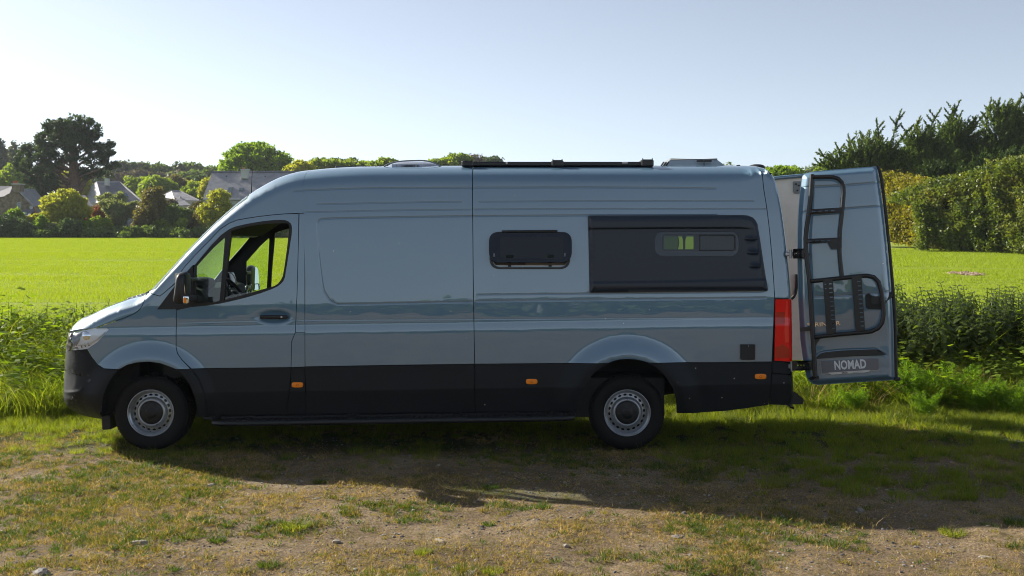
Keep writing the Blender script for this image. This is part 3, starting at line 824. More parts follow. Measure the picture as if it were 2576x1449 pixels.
for s in (1, -1):       # sill seam and side step
    yy = lambda y: y if s > 0 else 2 * CY - y
    b = MB(); q0 = at(512, 1047, 9.86); q1 = at(1452, 1036, 9.86)
    b.box(((q0.x + q1.x) / 2, yy(9.87), (q0.z + q1.z) / 2 - .018), ((q1 - q0).length, .05, .03), Matrix.Rotation(-math.atan2(q1.z - q0.z, q1.x - q0.x), 3, 'Y'), .006)
    b.build('sill', M['black'], VAN)
    st = MB(); A = at(545, 1066, 9.68); B = at(1432, 1053, 9.68); d = (B - A)
    tube_path = [A + Vector((-.03, .18, .035)), A + Vector((-.045, .10, .02)), A + Vector((-.03, .02, .004)), A + Vector((.05, 0, 0)), B + Vector((-.05, 0, 0)), B + Vector((.03, .02, .004)), B + Vector((.045, .10, .02)), B + Vector((.03, .18, .035))]
    tp = [Vector((p[0], yy(p[1]), p[2])) for p in catmull([tuple(p) for p in tube_path], .05)]
    st.tube(tp, .024, 12); so = st.build('side_step', M['satin'], VAN)
    tr = MB(); rot = Matrix.Rotation(-math.atan2(d.z, d.x), 3, 'Y'); n = 60
    for k in range(n + 1):
        c = A + d * ((k + .5) / (n + 1)); tr.box((c.x, yy(9.765), c.z + .021), (d.length / n * .42, .12, .006), rot)
    for y in (9.705, 9.735, 9.765, 9.795, 9.825):
        c = A + d * .5; tr.box((c.x, yy(y), c.z + .0205), (d.length * .97, .012, .004), rot)
    link_mesh('tread_grid', tr.mesh('tread_grid'), M['satin'], so)
    for t in (.08, .38, .68, .95):
        br = MB(); c = A + d * t; br.box((c.x, yy(9.85), c.z + .02), (.05, .34, .02)); link_mesh('step_bracket', br.mesh('step_bracket'), M['satin'], so)

# ------------------------------------------------------------------ small fittings on the flank
def flank(px, py, off=0.0):
    q = to_surf([(px, py)]); P, N = skin_yn(q, off, False); return Vector(P[0]), Vector(N[0])
def marker(px, py, w=29, h=13.5):
    p, n = flank(px, py, .004); b = MB(); s = SIDE / FPX
    b.blob(p, (w * s, .02, h * s), 4, 28, 10, Matrix.Rotation(-math.atan(n.z), 3, 'X'))
    m = b.build('side_marker', M['orange'], VAN)
    e = MB(); e.tube([p + Vector((.011 * math.cos(a), -.0105, .009 * math.sin(a))) for a in np.linspace(0, 2 * math.pi, 14, endpoint=False)], .0015, 6, True)
    link_mesh('bulb_ring', e.mesh('bulb_ring'), M['red_dark'], m)
marker(748.5, 968); marker(1337.5, 959.8); marker(1913, 947)
b = MB(); p, n = flank(1994, 985, -.03); b.blob(p, (.05, .05, .07), 3); b.build('fog_reflector', M['orange'], VAN)
# socket flap
b = MB(); p, n = flank(1880.5, 885.5, .014); s = SIDE / FPX
poly = roundpoly([(-18 * s, 19.5 * s), (18 * s, 19.5 * s), (17.5 * s, -19 * s), (-18 * s, -19 * s)], [.006, .006, .012, .012])
b.prism(poly, lambda q, k: (p.x + q[0], p.y - .016 + k, p.z + q[1]), .034)
o = b.build('socket_flap', M['black'], VAN)
b = MB(); b.box((p.x + .002, p.y - .017, p.z + .058), (.005, .004, .02)); link_mesh('latch', b.mesh('latch'), M['grey'], o)
# door handle with lock
for s, par in ((1, CD), (-1, CDF)):
    yy = lambda y: y if s > 0 else 2 * CY - y
    q = to_surf([(689.7, 797.3)])[0]; wv = half_w(np.array([q]), False)[0]; y0 = CY - wv
    b = MB(); b.blob((q[0] + .002, yy(y0 - .014), q[1]), (.255, .032, .037), 3.4, 28, 12)
    b.box((q[0] - .11, yy(y0 + .004), q[1]), (.03, .05, .03)); b.box((q[0] + .09, yy(y0 + .004), q[1]), (.04, .05, .03))
    ho = b.build('door_handle', M['black'], par)
    if s > 0:
        b = MB(); b.lathe_y([(0, 0), (.0085, 0), (.009, .004)], (q[0] + .073, y0 - .0312, q[1]), 16); link_mesh('lock_cylinder', b.mesh('lock_cylinder'), M['chrome'], CD)

# headlamp innards
p, n = flank(232, 850, -.02); b = MB()
hc = Vector((p.x - .06, p.y + .045, p.z + .01))
b.blob(hc, (.13, .10, .12), 2.2, 20, 14); b.build('lamp_projector', M['mirror'], VAN)
b = MB(); hp = to_surf([(181, 874), (200, 868), (222, 866), (245, 852), (262, 836)]); 
for i in range(len(hp)): pass
pp, nn = skin_yn(hp, -.012, False); b.tube([tuple(v) for v in pp], .006, 8); b.build('running_light', M['white'], VAN)

# black panel over the rear window bay, raised, with ledges and gills
BP = [(1479, 543.5), (1482, 542.3), (1869, 540.8), (1882, 542.5), (1893, 547), (1900, 554), (1905, 563), (1912, 605), (1930.6, 728), (1929, 731.5), (1926, 732), (1486, 736.5), (1483, 735), (1482.2, 700)]
bp2 = to_surf(BP)
BPLANE = {}
ledge_t = to_surf([(1487, 574.5), (1700, 573), (1850, 572.5), (1894, 574.5)]); ledge_b = to_surf([(1495, 709), (1700, 706.5), (1915, 701.5)]); low = to_surf([(1500, 725), (1924, 722)])
gills = [to_surf([q])[0] for q in ((1887, 602), (1892.6, 636), (1897.7, 669.8))]
def bp_h(Q):
    Q = np.asarray(Q); d = seg_dist(Q, bp2, True)
    h = .008 + .030 * smooth(0, .045, d)
    zt = np.interp(Q[:, 0], ledge_t[:, 0], ledge_t[:, 1]); zb = np.interp(Q[:, 0], ledge_b[:, 0], ledge_b[:, 1])
    fade = smooth(ledge_t[-1, 0] + .02, ledge_t[-1, 0] - .15, Q[:, 0])
    h = h + .022 * smooth(zt - .012, zt + .006, Q[:, 1]) * fade
    h = h + .012 * smooth(zb + .012, zb - .02, Q[:, 1]) 
    h = h - .0 * d
    for g in gills:
        dx = (Q[:, 0] - g[0]) / .062; dz = (Q[:, 1] - g[1])
        a = np.clip(1 - dx ** 2, 0, 1)
        h = h + .03 * a * np.where(dz > 0, np.exp(-(dz / .022) ** 2), -np.exp(-(dz / .014) ** 2) * .4)
    return h
kgl2 = to_surf(KGL)
xs = []
for ln in (ledge_t, ledge_b):
    rl = resample(ln, .014, False)
    for k in (-.02, -.014, -.009, -.003, .003, .009, .014, .02): xs.append(rl + np.array([0, k]))
for g in gills:
    xs.append(np.array([(g[0] + a, g[1] + c) for a in np.linspace(-.065, .065, 18) for c in (-.02, -.012, -.006, -.001, .001, .006, .012, .02, .03)]))
rbp = resample(bp2, .025)
for t in (.01, .02, .03, .04, .05): xs.append(inset(bp2, t))
V2, F = cdt_fill(rbp, [resample(kgl2, .03)], .03, np.vstack(xs))
def raised(V2, hf, extra=0):
    P, _ = skin_yn(V2, 0, False); e = 1e-3
    y = P[:, 1] - hf(V2) - extra
    yx = (skin_yn(V2 + [e, 0], 0, False)[0][:, 1] - hf(V2 + [e, 0]) - extra - y) / e
    yz = (skin_yn(V2 + [0, e], 0, False)[0][:, 1] - hf(V2 + [0, e]) - extra - y) / e
    P = P.copy(); P[:, 1] = y
    N = np.stack([yx, -np.ones(len(y)), yz], 1); N /= np.linalg.norm(N, axis=1)[:, None]
    return P, N
P, N = raised(V2, bp_h)
me = skin_mesh('bay_panel', P, N, F, .02, 1); me.materials.append(M['bay'])
BAY = link_mesh('bay_panel', me, None, VAN)
KH = lambda Q: np.full(len(Q), .036)
V2, F = cdt_fill(resample(inset(kgl2, .002), .03), [resample(to_surf(KOPEN), .02)], .03)
P, N = raised(V2, KH); me = skin_mesh('window_surround', P, N, F, .004, 1); me.materials.append(principled('gloss_black', (.006, .012, .022), rough=.08, coat=0, spec=.55)); M['gloss'] = me.materials[0]
KW = link_mesh('window_surround', me, None, VAN)
def flat_on(name, pxpoly, hgt, mat, parent, thick=0):
    V2, F = cdt_fill(resample(to_surf(pxpoly), .03), [], .04); P, N = raised(V2, lambda Q: np.full(len(Q), hgt)); me = skin_mesh(name, P, N, F, thick, 1); me.materials.append(mat)
    return link_mesh(name, me, None, parent)
flat_on('window_pane', KOPEN, .03, M['glass_dark'], KW)
def ring_on(name, pxpoly, hgt, mat, parent, r=.003, closed=True):
    q = resample(to_surf(pxpoly), .02, closed); P, _ = raised(q, lambda Q: np.full(len(Q), hgt)); b = MB(); b.tube([tuple(v) for v in P], r, 6, closed); return link_mesh(name, b.mesh(name), mat, parent)
ring_on('sliding_frame', roundpoly([(1759, 591.5), (1846.5, 591.5), (1846.5, 630), (1759, 630)], [1, 9, 9, 1], 4), .034, M['black'], KW, .004)
# centre bar of the sliding window, blinds behind the panes
for nm, poly, mt in (('centre_bar', [(1744.5, 588), (1759.5, 588), (1759.5, 634), (1744.5, 634)], M['liner']), ('roller_blind', [(1664, 589), (1670, 589), (1670, 634), (1664, 634)], M['liner']),
                 ('net_curtain', [(1762, 594), (1848, 594), (1848, 628), (1762, 628)], M['curtain'])):
    flat_on(nm, poly, .0, mt, KW)
shade = thin_glass('dark_blind_glass', (.12, .17, .17), 1.3)
flat_on('fly_screen', [(1670, 592), (1703, 592), (1706, 600), (1707, 610), (1706, 618), (1703, 628), (1670, 628)], .0, shade, KW)
ring_on('screen_edge', [(1703, 591), (1706.5, 600), (1707.5, 610), (1706.5, 619), (1703, 630)], .0, M['liner'], KW, .005, False)
for nm, y0, poly in (('bay_lining', 9.91, [(1640, 575), (1870, 575), (1870, 593), (1640, 593)]), ('bay_lining', 9.91, [(1640, 627), (1870, 627), (1870, 650), (1640, 650)])):
    b = MB(); b.add([at(q[0], q[1], y0) for q in poly], [(0, 1, 2, 3)]); b.build(nm, M['liner'], VAN)

# kitchen tap seen through the window
b = MB(); tp = at(1721, 640, 10.35)
b.tube([tp, tp + Vector((0, 0, .13)), tp + Vector((0, 0, .17))], [.010, .012, .018], 12); b.blob(tp + Vector((0, 0, .172)), (.044, .05, .045), 2.2)
b.build('kitchen_tap', M['chrome'], VAN)
# the far window that light comes in by, cut into the far side panel region by its own frame
# ------------------------------------------------------------------ top-hung window, ajar
W1F = roundpoly([(1231.4, 586), (1434.5, 586), (1434.5, 676.8), (1231.4, 676.8)], [27] * 4, 6)
V2, F = cdt_fill(resample(to_surf(W1F), .02), [resample(to_surf(roundpoly([(1239, 592), (1428, 592), (1428, 672), (1239, 672)], [22] * 4, 6)), .02)], .03)
P, N = raised(V2, lambda Q: np.full(len(Q), .012)); me = skin_mesh('window_frame_ring', P, N, F, .05, 1); me.materials.append(M['satin'])
WR = link_mesh('hinged_window', me, None, VAN)
flat_on('opening_lining', roundpoly([(1238, 591), (1429, 591), (1429, 656), (1238, 656)], [20, 20, 2, 2], 5), -.06, M['liner'], WR)
flat_on('blind_box', [(1240, 656), (1322, 656), (1322, 667), (1244, 667)], -.03, principled('walnut_trim', (.05, .03, .02), .5), WR)
flat_on('blind_box', [(1322, 656), (1427, 656), (1423, 667), (1322, 667)], -.03, principled('oak_trim', (.16, .12, .09), .5), WR)
flat_on('sill_strip', [(1247, 667), (1424, 667), (1418, 671), (1252, 671)], -.02, M['white'], WR)
for lx in (1282, 1384):
    p, n = flank(lx, 669, .005); b = MB(); b.box(p, (.03, .03, .014), None, .003); link_mesh('catch', b.mesh('catch'), M['black'], WR)
# pane: hinged along the top, swung outwards
hinge = flank(1334, 583, .02)[0]; pane_pts = roundpoly([(1230, 583.2), (1438.5, 583.2), (1438.5, 659.3), (1230, 659.3)], [26] * 4, 7)
ang = R(15)
def ajar(q, dpt):
    # picture rectangle -> plane through the hinge line, leaning out towards the viewer
    for Y in [9.8] * 1:
        # intersect view ray with the plane
        d = Vector(((q[0] - 1288) / FPX, 1, -(q[1] - 605) / FPX)); o = Vector((0, 0, EYE))
        nrm = Vector((0, -math.cos(ang), math.sin(ang)))
        pl = hinge - nrm * 0.0
        t = (pl - o).dot(nrm) / d.dot(nrm); p = o + d * t
        return p - nrm * dpt
b = MB(); n = len(pane_pts); b.prism(pane_pts, lambda q, k: ajar(q, k), .03)
PANE = link_mesh('window_pane', b.mesh('pane'), M['gloss'], WR)
b = MB(); b.add([ajar(q, -.002) for q in roundpoly([(1258, 598), (1418, 598), (1416, 651), (1258, 651)], 4)], [tuple(range(24))]); link_mesh('inner_pane', b.mesh('p'), principled('smoked_pane', (.018, .022, .028), rough=.12), WR)
for q in ((1282, 646), (1384, 645)): b = MB(); b.box(ajar(q, -.003), (.07, .006, .03), None, .002); link_mesh('pane_catch', b.mesh('c'), M['gloss'], WR)
for q in ((1243, 642), (1421, 641)): b = MB(); b.tube([ajar((q[0], q[1] - 4), -.003), ajar((q[0], q[1] + 4), -.003)], .006, 8); link_mesh('stay', b.mesh('s'), M['grey'], WR)
b = MB(); b.tube([flank(1262, 583, .022)[0], flank(1402, 582, .022)[0]], .012, 10); link_mesh('hinge_strip', b.mesh('h'), M['satin'], WR)

# ------------------------------------------------------------------ roof fittings
YR = 10.25
def roof_box(name, x0, x1, yt, yb, Y0, Y1, mat, parent=VAN, bev=.006, fix=None):
    a = at(x0, yt, Y0); c = at(x1, yb, Y0)
    b = MB(); b.box(((a.x + c.x) / 2, (Y0 + Y1) / 2, (a.z + c.z) / 2), (abs(c.x - a.x), abs(Y1 - Y0), abs(a.z - c.z)), None, bev)
    return b.build(name, mat, parent)
panel_dark = principled('solar_cells', (.012, .014, .03), rough=.1, coat=1)
roof_box('solar_panel', 843, 1170, 417.4, 424, 10.62, 11.5, panel_dark)
# skylight dome
def dome(name, x0, x1, ytop, ybot, Y0, Y1, mat, parent, pw=2.6, skew=0):
    a = at(x0, ybot, (Y0 + Y1) / 2 - .25); c = at(x1, ybot, (Y0 + Y1) / 2 - .25); zt = at(0, ytop, (Y0 + Y1) / 2 - .1).z
    V = []; F = []; nu, nv = 36, 10; cx = (a.x + c.x) / 2; cy = (Y0 + Y1) / 2; rx = (c.x - a.x) / 2; ry = (Y1 - Y0) / 2; z0 = a.z - .02
    for i in range(nv + 1):
        ph = math.pi / 2 * i / nv
        for j in range(nu):
            th = 2 * math.pi * j / nu; f = lambda v, e: math.copysign(abs(v) ** (2 / e), v)
            k = f(math.cos(ph), pw); h = f(math.sin(ph), 2.2)
            V.append((cx + rx * k * f(math.cos(th), 3.5) + skew * h, cy + ry * k * f(math.sin(th), 3.5), z0 + (zt - z0) * h))
    for i in range(nv):
        for j in range(nu): F.append((i * nu + j, i * nu + (j + 1) % nu, (i + 1) * nu + (j + 1) % nu, (i + 1) * nu + j))
    b = MB(); b.add(V, F, True); return link_mesh(name, b.mesh(name), mat, parent)
domeglass = principled('smoked_dome', (.30, .33, .40), rough=.08, coat=1, spec=.8)
sky = dome('roof_dome', 966, 1110, 404.6, 419, 10.3, 10.85, domeglass, VAN, 2.2)
p0 = at(984, 412, 10.2); p1 = at(1060, 423, 10.2)
b = MB(); b.box(((p0.x + p1.x) / 2, 10.27, (p0.z + p1.z) / 2), (p1.x - p0.x, .02, p0.z - p1.z)); lab = b.build('dome_label', principled('pale_label', (.42, .47, .58), .4), sky)
for k in range(1, 6): b = MB(); b.box((p0.x + (p1.x - p0.x) * k / 6.2, 10.258, (p0.z + p1.z) / 2), (.003, .004, p0.z - p1.z)); link_mesh('label_rule', b.mesh('l'), M['grey'], sky)
def text(name, s, size, mat, parent, origin, xdir, zdir, ext=.001, sx=1., align='CENTER', bold=0.):
    cu = bpy.data.curves.new(name, 'FONT'); cu.body = s; cu.size = size; cu.extrude = ext; cu.align_x = align; cu.align_y = 'CENTER'; cu.offset = bold; cu.resolution_u = 3
    tmp = bpy.data.objects.new('t', cu); dg = bpy.context.evaluated_depsgraph_get()
    COL.objects.link(tmp); bpy.context.view_layer.update()
    me = bpy.data.meshes.new_from_object(tmp.evaluated_get(bpy.context.evaluated_depsgraph_get())); bpy.data.objects.remove(tmp)
    xdir = Vector(xdir).normalized(); zdir = Vector(zdir); zdir = (zdir - xdir * zdir.dot(xdir)).normalized(); nd = xdir.cross(zdir)
    me.transform(Matrix(((xdir.x * sx, zdir.x, nd.x, origin[0]), (xdir.y * sx, zdir.y, nd.y, origin[1]), (xdir.z * sx, zdir.z, nd.z, origin[2]), (0, 0, 0, 1))))
    me.materials.clear(); return link_mesh(name, me, mat, parent)
q = at(1029, 417.3, 10.25); text('dome_lettering', 'CARBEST', .026, M['black'], sky, q, (1, 0, 0), (0, 0, 1), .001, 1.15, bold=.0008)
b = MB(); qq = at(1052, 417.3, 10.25); b.tube([qq + Vector((.008 * math.cos(a), 0, .008 * math.sin(a))) for a in np.linspace(0, 2 * math.pi, 12, endpoint=False)], .0025, 6, True); link_mesh('dome_emblem', b.mesh('e'), M['black'], sky)
b = MB()
for pth in ([(966, 419), (980, 411), (1006, 405.8), (1040, 403.8), (1068, 404), (1090, 409), (1110, 419)],):
    pts = [at(x, y + .2, 10.28) for x, y in pth]; b.tube([tuple(v) for v in catmull([tuple(p) for p in pts], .02)], .007, 8)
link_mesh('dome_rim', b.mesh('dr'), M['grey'], sky)
dome('roof_vent', 1130, 1162, 416, 419.5, 10.3, 10.6, M['grey'], VAN, 2.4)
# rail with three brackets
rail = roof_box('awning_rail', 1188, 1615, 406.8, 417.5, 10.16, 10.30, M['satin'], bev=.01)
for x0, x1, yt in ((1160, 1191, 403.8), (1387, 1418, 402.2), (1613, 1645, 400.6)):
    roof_box('rail_bracket', x0, x1, yt, 419, 10.13, 10.34, M['satin'], rail, .012)
    for xx in (x0 + 4, x1 - 4): roof_box('bolt', xx - 1.2, xx + 1.2, yt - 2.5, yt + 1, 10.17, 10.18, M['black'], rail, .001)
t = at(1288, 411, 10.14); b = MB(); b.blob((at(1288, 411, 10.155).x - .05, 10.158, at(0, 410, 10.15).z), (.018, .008, .024), 2); link_mesh('rail_badge', b.mesh('b'), M['white'], rail)
b = MB(); 
for k in range(3): q0 = at(1565, 408.2 + k * 1.4, 10.157); q1 = at(1579, 408.0 + k * 1.4, 10.157); b.tube([q0, q1], .0018, 5)
link_mesh('rail_print', b.mesh('rp'), M['plate_text'], rail)
# rear roof hatch
hatchglass = thin_glass('hatch_dome', (.78, .84, .86), 1.5)
V = []
HY0, HY1 = 10.35, 10.95
lo = [at(1668, 418, HY0), at(1826, 418, HY0)]; zt = at(0, 399.3, HY0).z; xi0 = at(1690, 0, HY0).x; xi1 = at(1806, 0, HY0).x
b = MB(); zb = lo[0].z
b.add([(lo[0].x, HY0, zb), (lo[1].x, HY0, zb), (lo[1].x, HY1, zb), (lo[0].x, HY1, zb), (xi0, HY0 + .07, zt), (xi1, HY0 + .07, zt), (xi1, HY1 - .07, zt), (xi0, HY1 - .07, zt)],
      [(0, 1, 5, 4), (1, 2, 6, 5), (2, 3, 7, 6), (3, 0, 4, 7), (4, 5, 6, 7)])
hatch = b.build('roof_hatch', principled('hatch_acrylic', (.30, .37, .42), rough=.15, coat=1, spec=.7), VAN)
b = MB(); fr = [(xi0, HY0 + .06, zt), (xi1, HY0 + .06, zt), (xi1, HY1 - .06, zt), (xi0, HY1 - .06, zt)]
b.tube(fr, .008, 8, True); link_mesh('hatch_rim', b.mesh('hr'), M['grey'], hatch)
b = MB(); q0 = at(1752, 405, HY0 + .02); q1 = at(1790, 405, HY0 + .02); b.box(((q0.x + q1.x) / 2, HY0 + .02, q0.z), (q1.x - q0.x, .02, .014)); 
q = at(1771, 411, HY0); b.box((q.x, HY0 + .0, q.z), (.006, .012, .06)); link_mesh('hatch_handle', b.mesh('hh'), M['black'], hatch)
b = MB()
for x in (1666, 1672, 1678): b.box(at(x, 413, HY0 - .04), (.012, .05, .05), Matrix.Rotation(R(35), 3, 'Y'))
link_mesh('vent_louvre', b.mesh('vl'), M['black'], hatch)
roof_box('roof_socket', 1853.5, 1863, 414.5, 418.5, 10.3, 10.36, M['black'])
b = MB(); q = at(1908, 424, 10.4); b.blob((q.x, 10.5, q.z + .005), (.16, .3, .085), 2.4); b.build('brake_light_pod', M['black'], VAN)
b = MB(); a0 = at(631.5, 491, 10.35); a1 = at(636, 401, 10.35); b.tube([a0 + Vector((0, 0, -.03)), a0 + (a1 - a0) * .35, a1], [.006, .0035, .002], 6); b.blob(a0, (.03, .03, .03)); b.build('aerial', M['black'], VAN)

# ------------------------------------------------------------------ mirrors
def mirror(side):
    yy = lambda y: y if side > 0 else 2 * CY - y
    c0 = at(461, 722, 9.60); b = MB()
    V = []; F = []; nz, nu = 18, 24
    lft = [(683, 461, 470), (686, 456, 474.5), (692, 453, 476), (705, 450, 476), (725, 447.5, 476), (745, 444.5, 476), (757, 443.3, 476), (764, 446, 474), (766, 455, 468)]
    lft = np.array(lft, float)
    for i in range(nz + 1):
        py = 683 + (766 - 683) * i / nz; l = np.interp(py, lft[:, 0], lft[:, 1]); r = np.interp(py, lft[:, 0], lft[:, 2])
        cx = at((l + r) / 2, py, 9.6); hw = (r - l) / 2 * 9.6 / FPX; k = (1 - abs(2 * i / nz - 1) ** 5) ** .5 * .9 + .1
        for j in range(nu):
            th = 2 * math.pi * j / nu; f = lambda v: math.copysign(abs(v) ** (2 / 3.2), v)
            V.append((cx.x + hw * f(math.cos(th)), yy(9.575 + .125 * k * f(math.sin(th))), cx.z))
    for i in range(nz):
        for j in range(nu): F.append((i * nu + j, i * nu + (j + 1) % nu, (i + 1) * nu + (j + 1) % nu, (i + 1) * nu + j))
    F += [tuple(range(nu)), tuple(range((nz + 1) * nu - 1, nz * nu - 1, -1))]
    b.add(V, F, True)
    b.box((at(462, 700, 9.6).x, yy(9.76), at(0, 752, 9.6).z), (.09, .20, .05), None, .01); b.box((at(465, 700, 9.6).x, yy(9.78), at(0, 705, 9.6).z), (.07, .20, .035), None, .01)
    m = b.build('wing_mirror', M['cladding'] if False else M['satin'], VAN)
    # glass faces backwards, turned slightly outwards
    xg = at(476, 720, 9.6).x - (.05 if side > 0 else .022)
    rot = Matrix.Rotation(R(6 if side > 0 else -6), 3, 'Z')
    for z0, z1 in ((689, 741), (744, 761)):
        zt_, zb_ = at(0, z0, 9.6).z, at(0, z1, 9.6).z
        pl = roundpoly([(-.10, zb_), (.10, zb_), (.10, zt_), (-.10, zt_)], [.02, .02, .05 if z0 < 700 else .015, .05 if z0 < 700 else .015])
        zc_ = (zb_ + zt_) / 2
        fr_ = MB(); fr_.prism([(q[0] * 1.08, zc_ + (q[1] - zc_) * 1.07) for q in pl], lambda q, k: (xg - .004 - k - q[0] * .4 - (q[1] - zc_) * .08, yy(9.575 + q[0] * .98), q[1]), .05); link_mesh('mirror_frame', fr_.mesh('f'), M['black'], m)
        g = MB(); g.prism(pl, lambda q, k: (xg + k - q[0] * .4 - (q[1] - zc_) * .08, yy(9.575 + q[0] * .98), q[1]), .006)
        link_mesh('mirror_glass', g.mesh('g'), M['mirror'], m)
    g = MB(); p = at(467, 754, 9.455); g.blob((p.x - .0, yy(9.465), p.z), (.052, .02, .068), 5, 20, 10); link_mesh('indicator', g.mesh('i'), M['chrome'], m)
    g = MB(); p = at(465, 754, 9.455); g.blob((p.x, yy(9.4545), p.z - .004), (.022, .012, .05), 3, 16, 8); link_mesh('indicator_bulb', g.mesh('i'), M['orange'], m)
    return m
mirror(1); mirror(-1)
# ------------------------------------------------------------------ cab interior
b = MB()
dz = [(-3.22, 1.36), (-3.1, 1.45), (-2.98, 1.49), (-2.88, 1.45), (-2.80, 1.33), (-2.78, 1.12), (-2.95, .7), (-3.22, .6)]
b.prism(dz, lambda q, k: (q[0] + .0, 9.99 + k, q[1]), 1.62); b.build('dashboard', M['liner'], VAN)
b = MB(); b.blob((-2.99, 10.36, 1.50), (.26, .42, .13), 2.6); b.build('instrument_hood', M['liner'], VAN)
b = MB(); sc_ = Vector((-2.64, 10.37, 1.40)); ax = Vector((.78, 0, .62)).normalized(); u = Vector((0, 1, 0)); v = ax.cross(u)
b.tube([sc_ + (u * math.cos(a) + v * math.sin(a)) * .185 for a in np.linspace(0, 2 * math.pi, 40, endpoint=False)], .016, 10, True)
sw = b.build('steering_wheel', M['black'], VAN)
b = MB(); b.blob(sc_ - ax * .02, (.08, .17, .12), 2.4, rot=Matrix.Rotation(R(-50), 3, 'Y'))
for a in (0, math.pi, -math.pi / 2): b.tube([sc_ - ax * .02, sc_ + (u * math.cos(a) + v * math.sin(a)) * .18], .014, 8)
b.tube([sc_ - ax * .02, sc_ - ax * .35], .03, 10); link_mesh('steering_hub', b.mesh('sh'), M['black'], sw)
b = MB(); b.blob((-2.80, 10.78, 1.52), (.05, .26, .16), 4, rot=Matrix.Rotation(R(-15), 3, 'Y')); b.build('dash_screen', M['gloss'], VAN)
for y in (10.62, 11.3, 11.5):
    b = MB(); b.tube([Vector((-2.775, y, 1.40)) + Vector((0, .045 * math.cos(a), .045 * math.sin(a))) for a in np.linspace(0, 2 * math.pi, 20, endpoint=False)], .006, 6, True); b.build('air_vent', M['chrome'], VAN)
b = MB(); b.prism([(-2.72, 2.0), (-2.35, 2.27), (-1.9, 2.40), (-1.2, 2.42), (-1.2, 2.38), (-1.9, 2.35), (-2.32, 2.2), (-2.68, 1.96)], lambda q, k: (q[0], CY - .78 + k, q[1]), 1.56); b.build('headliner', M['liner'], VAN)
for y in (10.33, 11.27): b = MB(); b.blob((-2.62, y, 2.05), (.28, .54, .03), 4, rot=Matrix.Rotation(R(-47), 3, 'Y')); b.build('sun_visor', M['grey'], VAN)  # sized and hung low to block sun coming through the windscreen
for y in (10.3, 11.3):
    b = MB(); b.blob((-1.55, y, 1.0), (.55, .5, .2), 3.5); seat = b.build('cab_seat', M['liner'], VAN)
    b = MB(); b.blob((-1.42, y, 1.45), (.2, .48, .85), 3.5, rot=Matrix.Rotation(R(10), 3, 'Y')); link_mesh('backrest', b.mesh('br'), M['liner'], seat)
b = MB(); b.box((-1.18, CY, 1.45), (.03, 1.7, 1.7)); b.build('bulkhead', M['liner'], VAN)
# windscreen wiper and cowl
b = MB(); p0 = at(372, 738, 10.15); p1 = at(386, 727, 10.2); b.tube([p0 + Vector((-.02, 0, .0)), p1], .008, 6); b.tube([p0, p0 + Vector((.12, .6, .10))], .008, 6); b.build('wiper', M['black'], VAN)
for k, x in enumerate((322, 333, 344, 355)):
    q = at(x, 752.5 - (x - 322) * .30, 10.35); b = MB(); b.blob((q.x, 10.45, q.z + .0), (.035, .20, .03), 2.6); b.build('bonnet_vent', M['grey'], VAN)

# ------------------------------------------------------------------ rear step
b = MB(); q = at(1975, 1008, 10.2)
poly = [at(x, y, 9.9) for x, y in ((1960, 986), (1996, 984), (2021, 1002), (2024.5, 1008), (2021.5, 1018), (1976, 1019), (1950, 1017))]
b.prism([(p.x, p.z) for p in poly], lambda q, k: (q[0], 9.93 + k, q[1]), 1.74); st = b.build('rear_step', M['black'], VAN)
b = MB()
for k in range(7): b.box((at(2008 - k * 6, 0, 9.93).x, CY, at(0, 993.5 - k * .9, 9.93).z + .006), (.012, 1.7, .008), Matrix.Rotation(R(36), 3, 'Y'))
link_mesh('step_rib', b.mesh('sr'), M['satin'], st)

# ------------------------------------------------------------------ rear doors
DX = .85
def door_plane(px, py, off=0.):
    """ray through the picture meets the open door's skin (a near-upright plane)"""
    A = Vector((2.605, 9.80, 0)); dirx = Vector((.868, -.235, 0)).normalized(); nrm = Vector((dirx.y, -dirx.x, 0)).normalized()
    nrm = Vector((-dirx.y * -1, -dirx.x, 0)); 
    if nrm.y > 0: nrm = -nrm
    o = Vector((0, 0, EYE)); d = Vector(((px - 1288) / FPX, 1, -(py - 605) / FPX))
    t = (A + nrm * off - o).dot(nrm) / d.dot(nrm)
    return o + d * t, nrm, dirx
D_OUT = [(2013, 470), (2017.6, 441), (2024.5, 434), (2047.7, 429), (2120, 423), (2205, 416.6), (2209.8, 422), (2212.5, 440), (2215.3, 457), (2223.7, 521.7), (2234, 620), (2243, 720.8), (2247, 780), (2249.6, 832), (2250.5, 900), (2251.5, 957), (2150, 963.5), (2057, 969.5), (2045, 967.5), (2038.4, 963), (2030, 953), (2026.8, 943), (2019, 900), (2013, 855), (2008, 760), (2005, 647), (2005, 600), (2006, 554), (2009, 510)]
o0, DN, DXV = door_plane(2005, 605)
def d2(px, py):
    p, _, _ = door_plane(px, py); return np.array([(p - o0).dot(DXV), p.z])
D_GR = [([(2018, 471), (2060, 468.5), (2126, 465.5), (2215, 458)], .004, .007), ([(2010, 545), (2016, 535), (2030, 530.5), (2124, 524.3), (2221.5, 517)], .004, .006),
        ([(2050, 898), (2060, 888), (2075, 884), (2117, 880), (2200, 877), (2228.4, 892)], .005, .008), ([(2010, 545), (2008, 600), (2010, 700), (2016, 790), (2060, 745), (2247, 735)] if False else [(2010, 545), (2009, 620), (2011, 700), (2018, 800), (2028, 900)], .002, .006), ([(2048, 746), (2150, 742), (2244, 733)], .003, .007)]
D_GR = [(np.array([d2(*q) for q in ln]), a, s) for ln, a, s in D_GR]
d_out = np.array([d2(*q) for q in D_OUT])
_dz = np.linspace(.5, 2.7, 400)
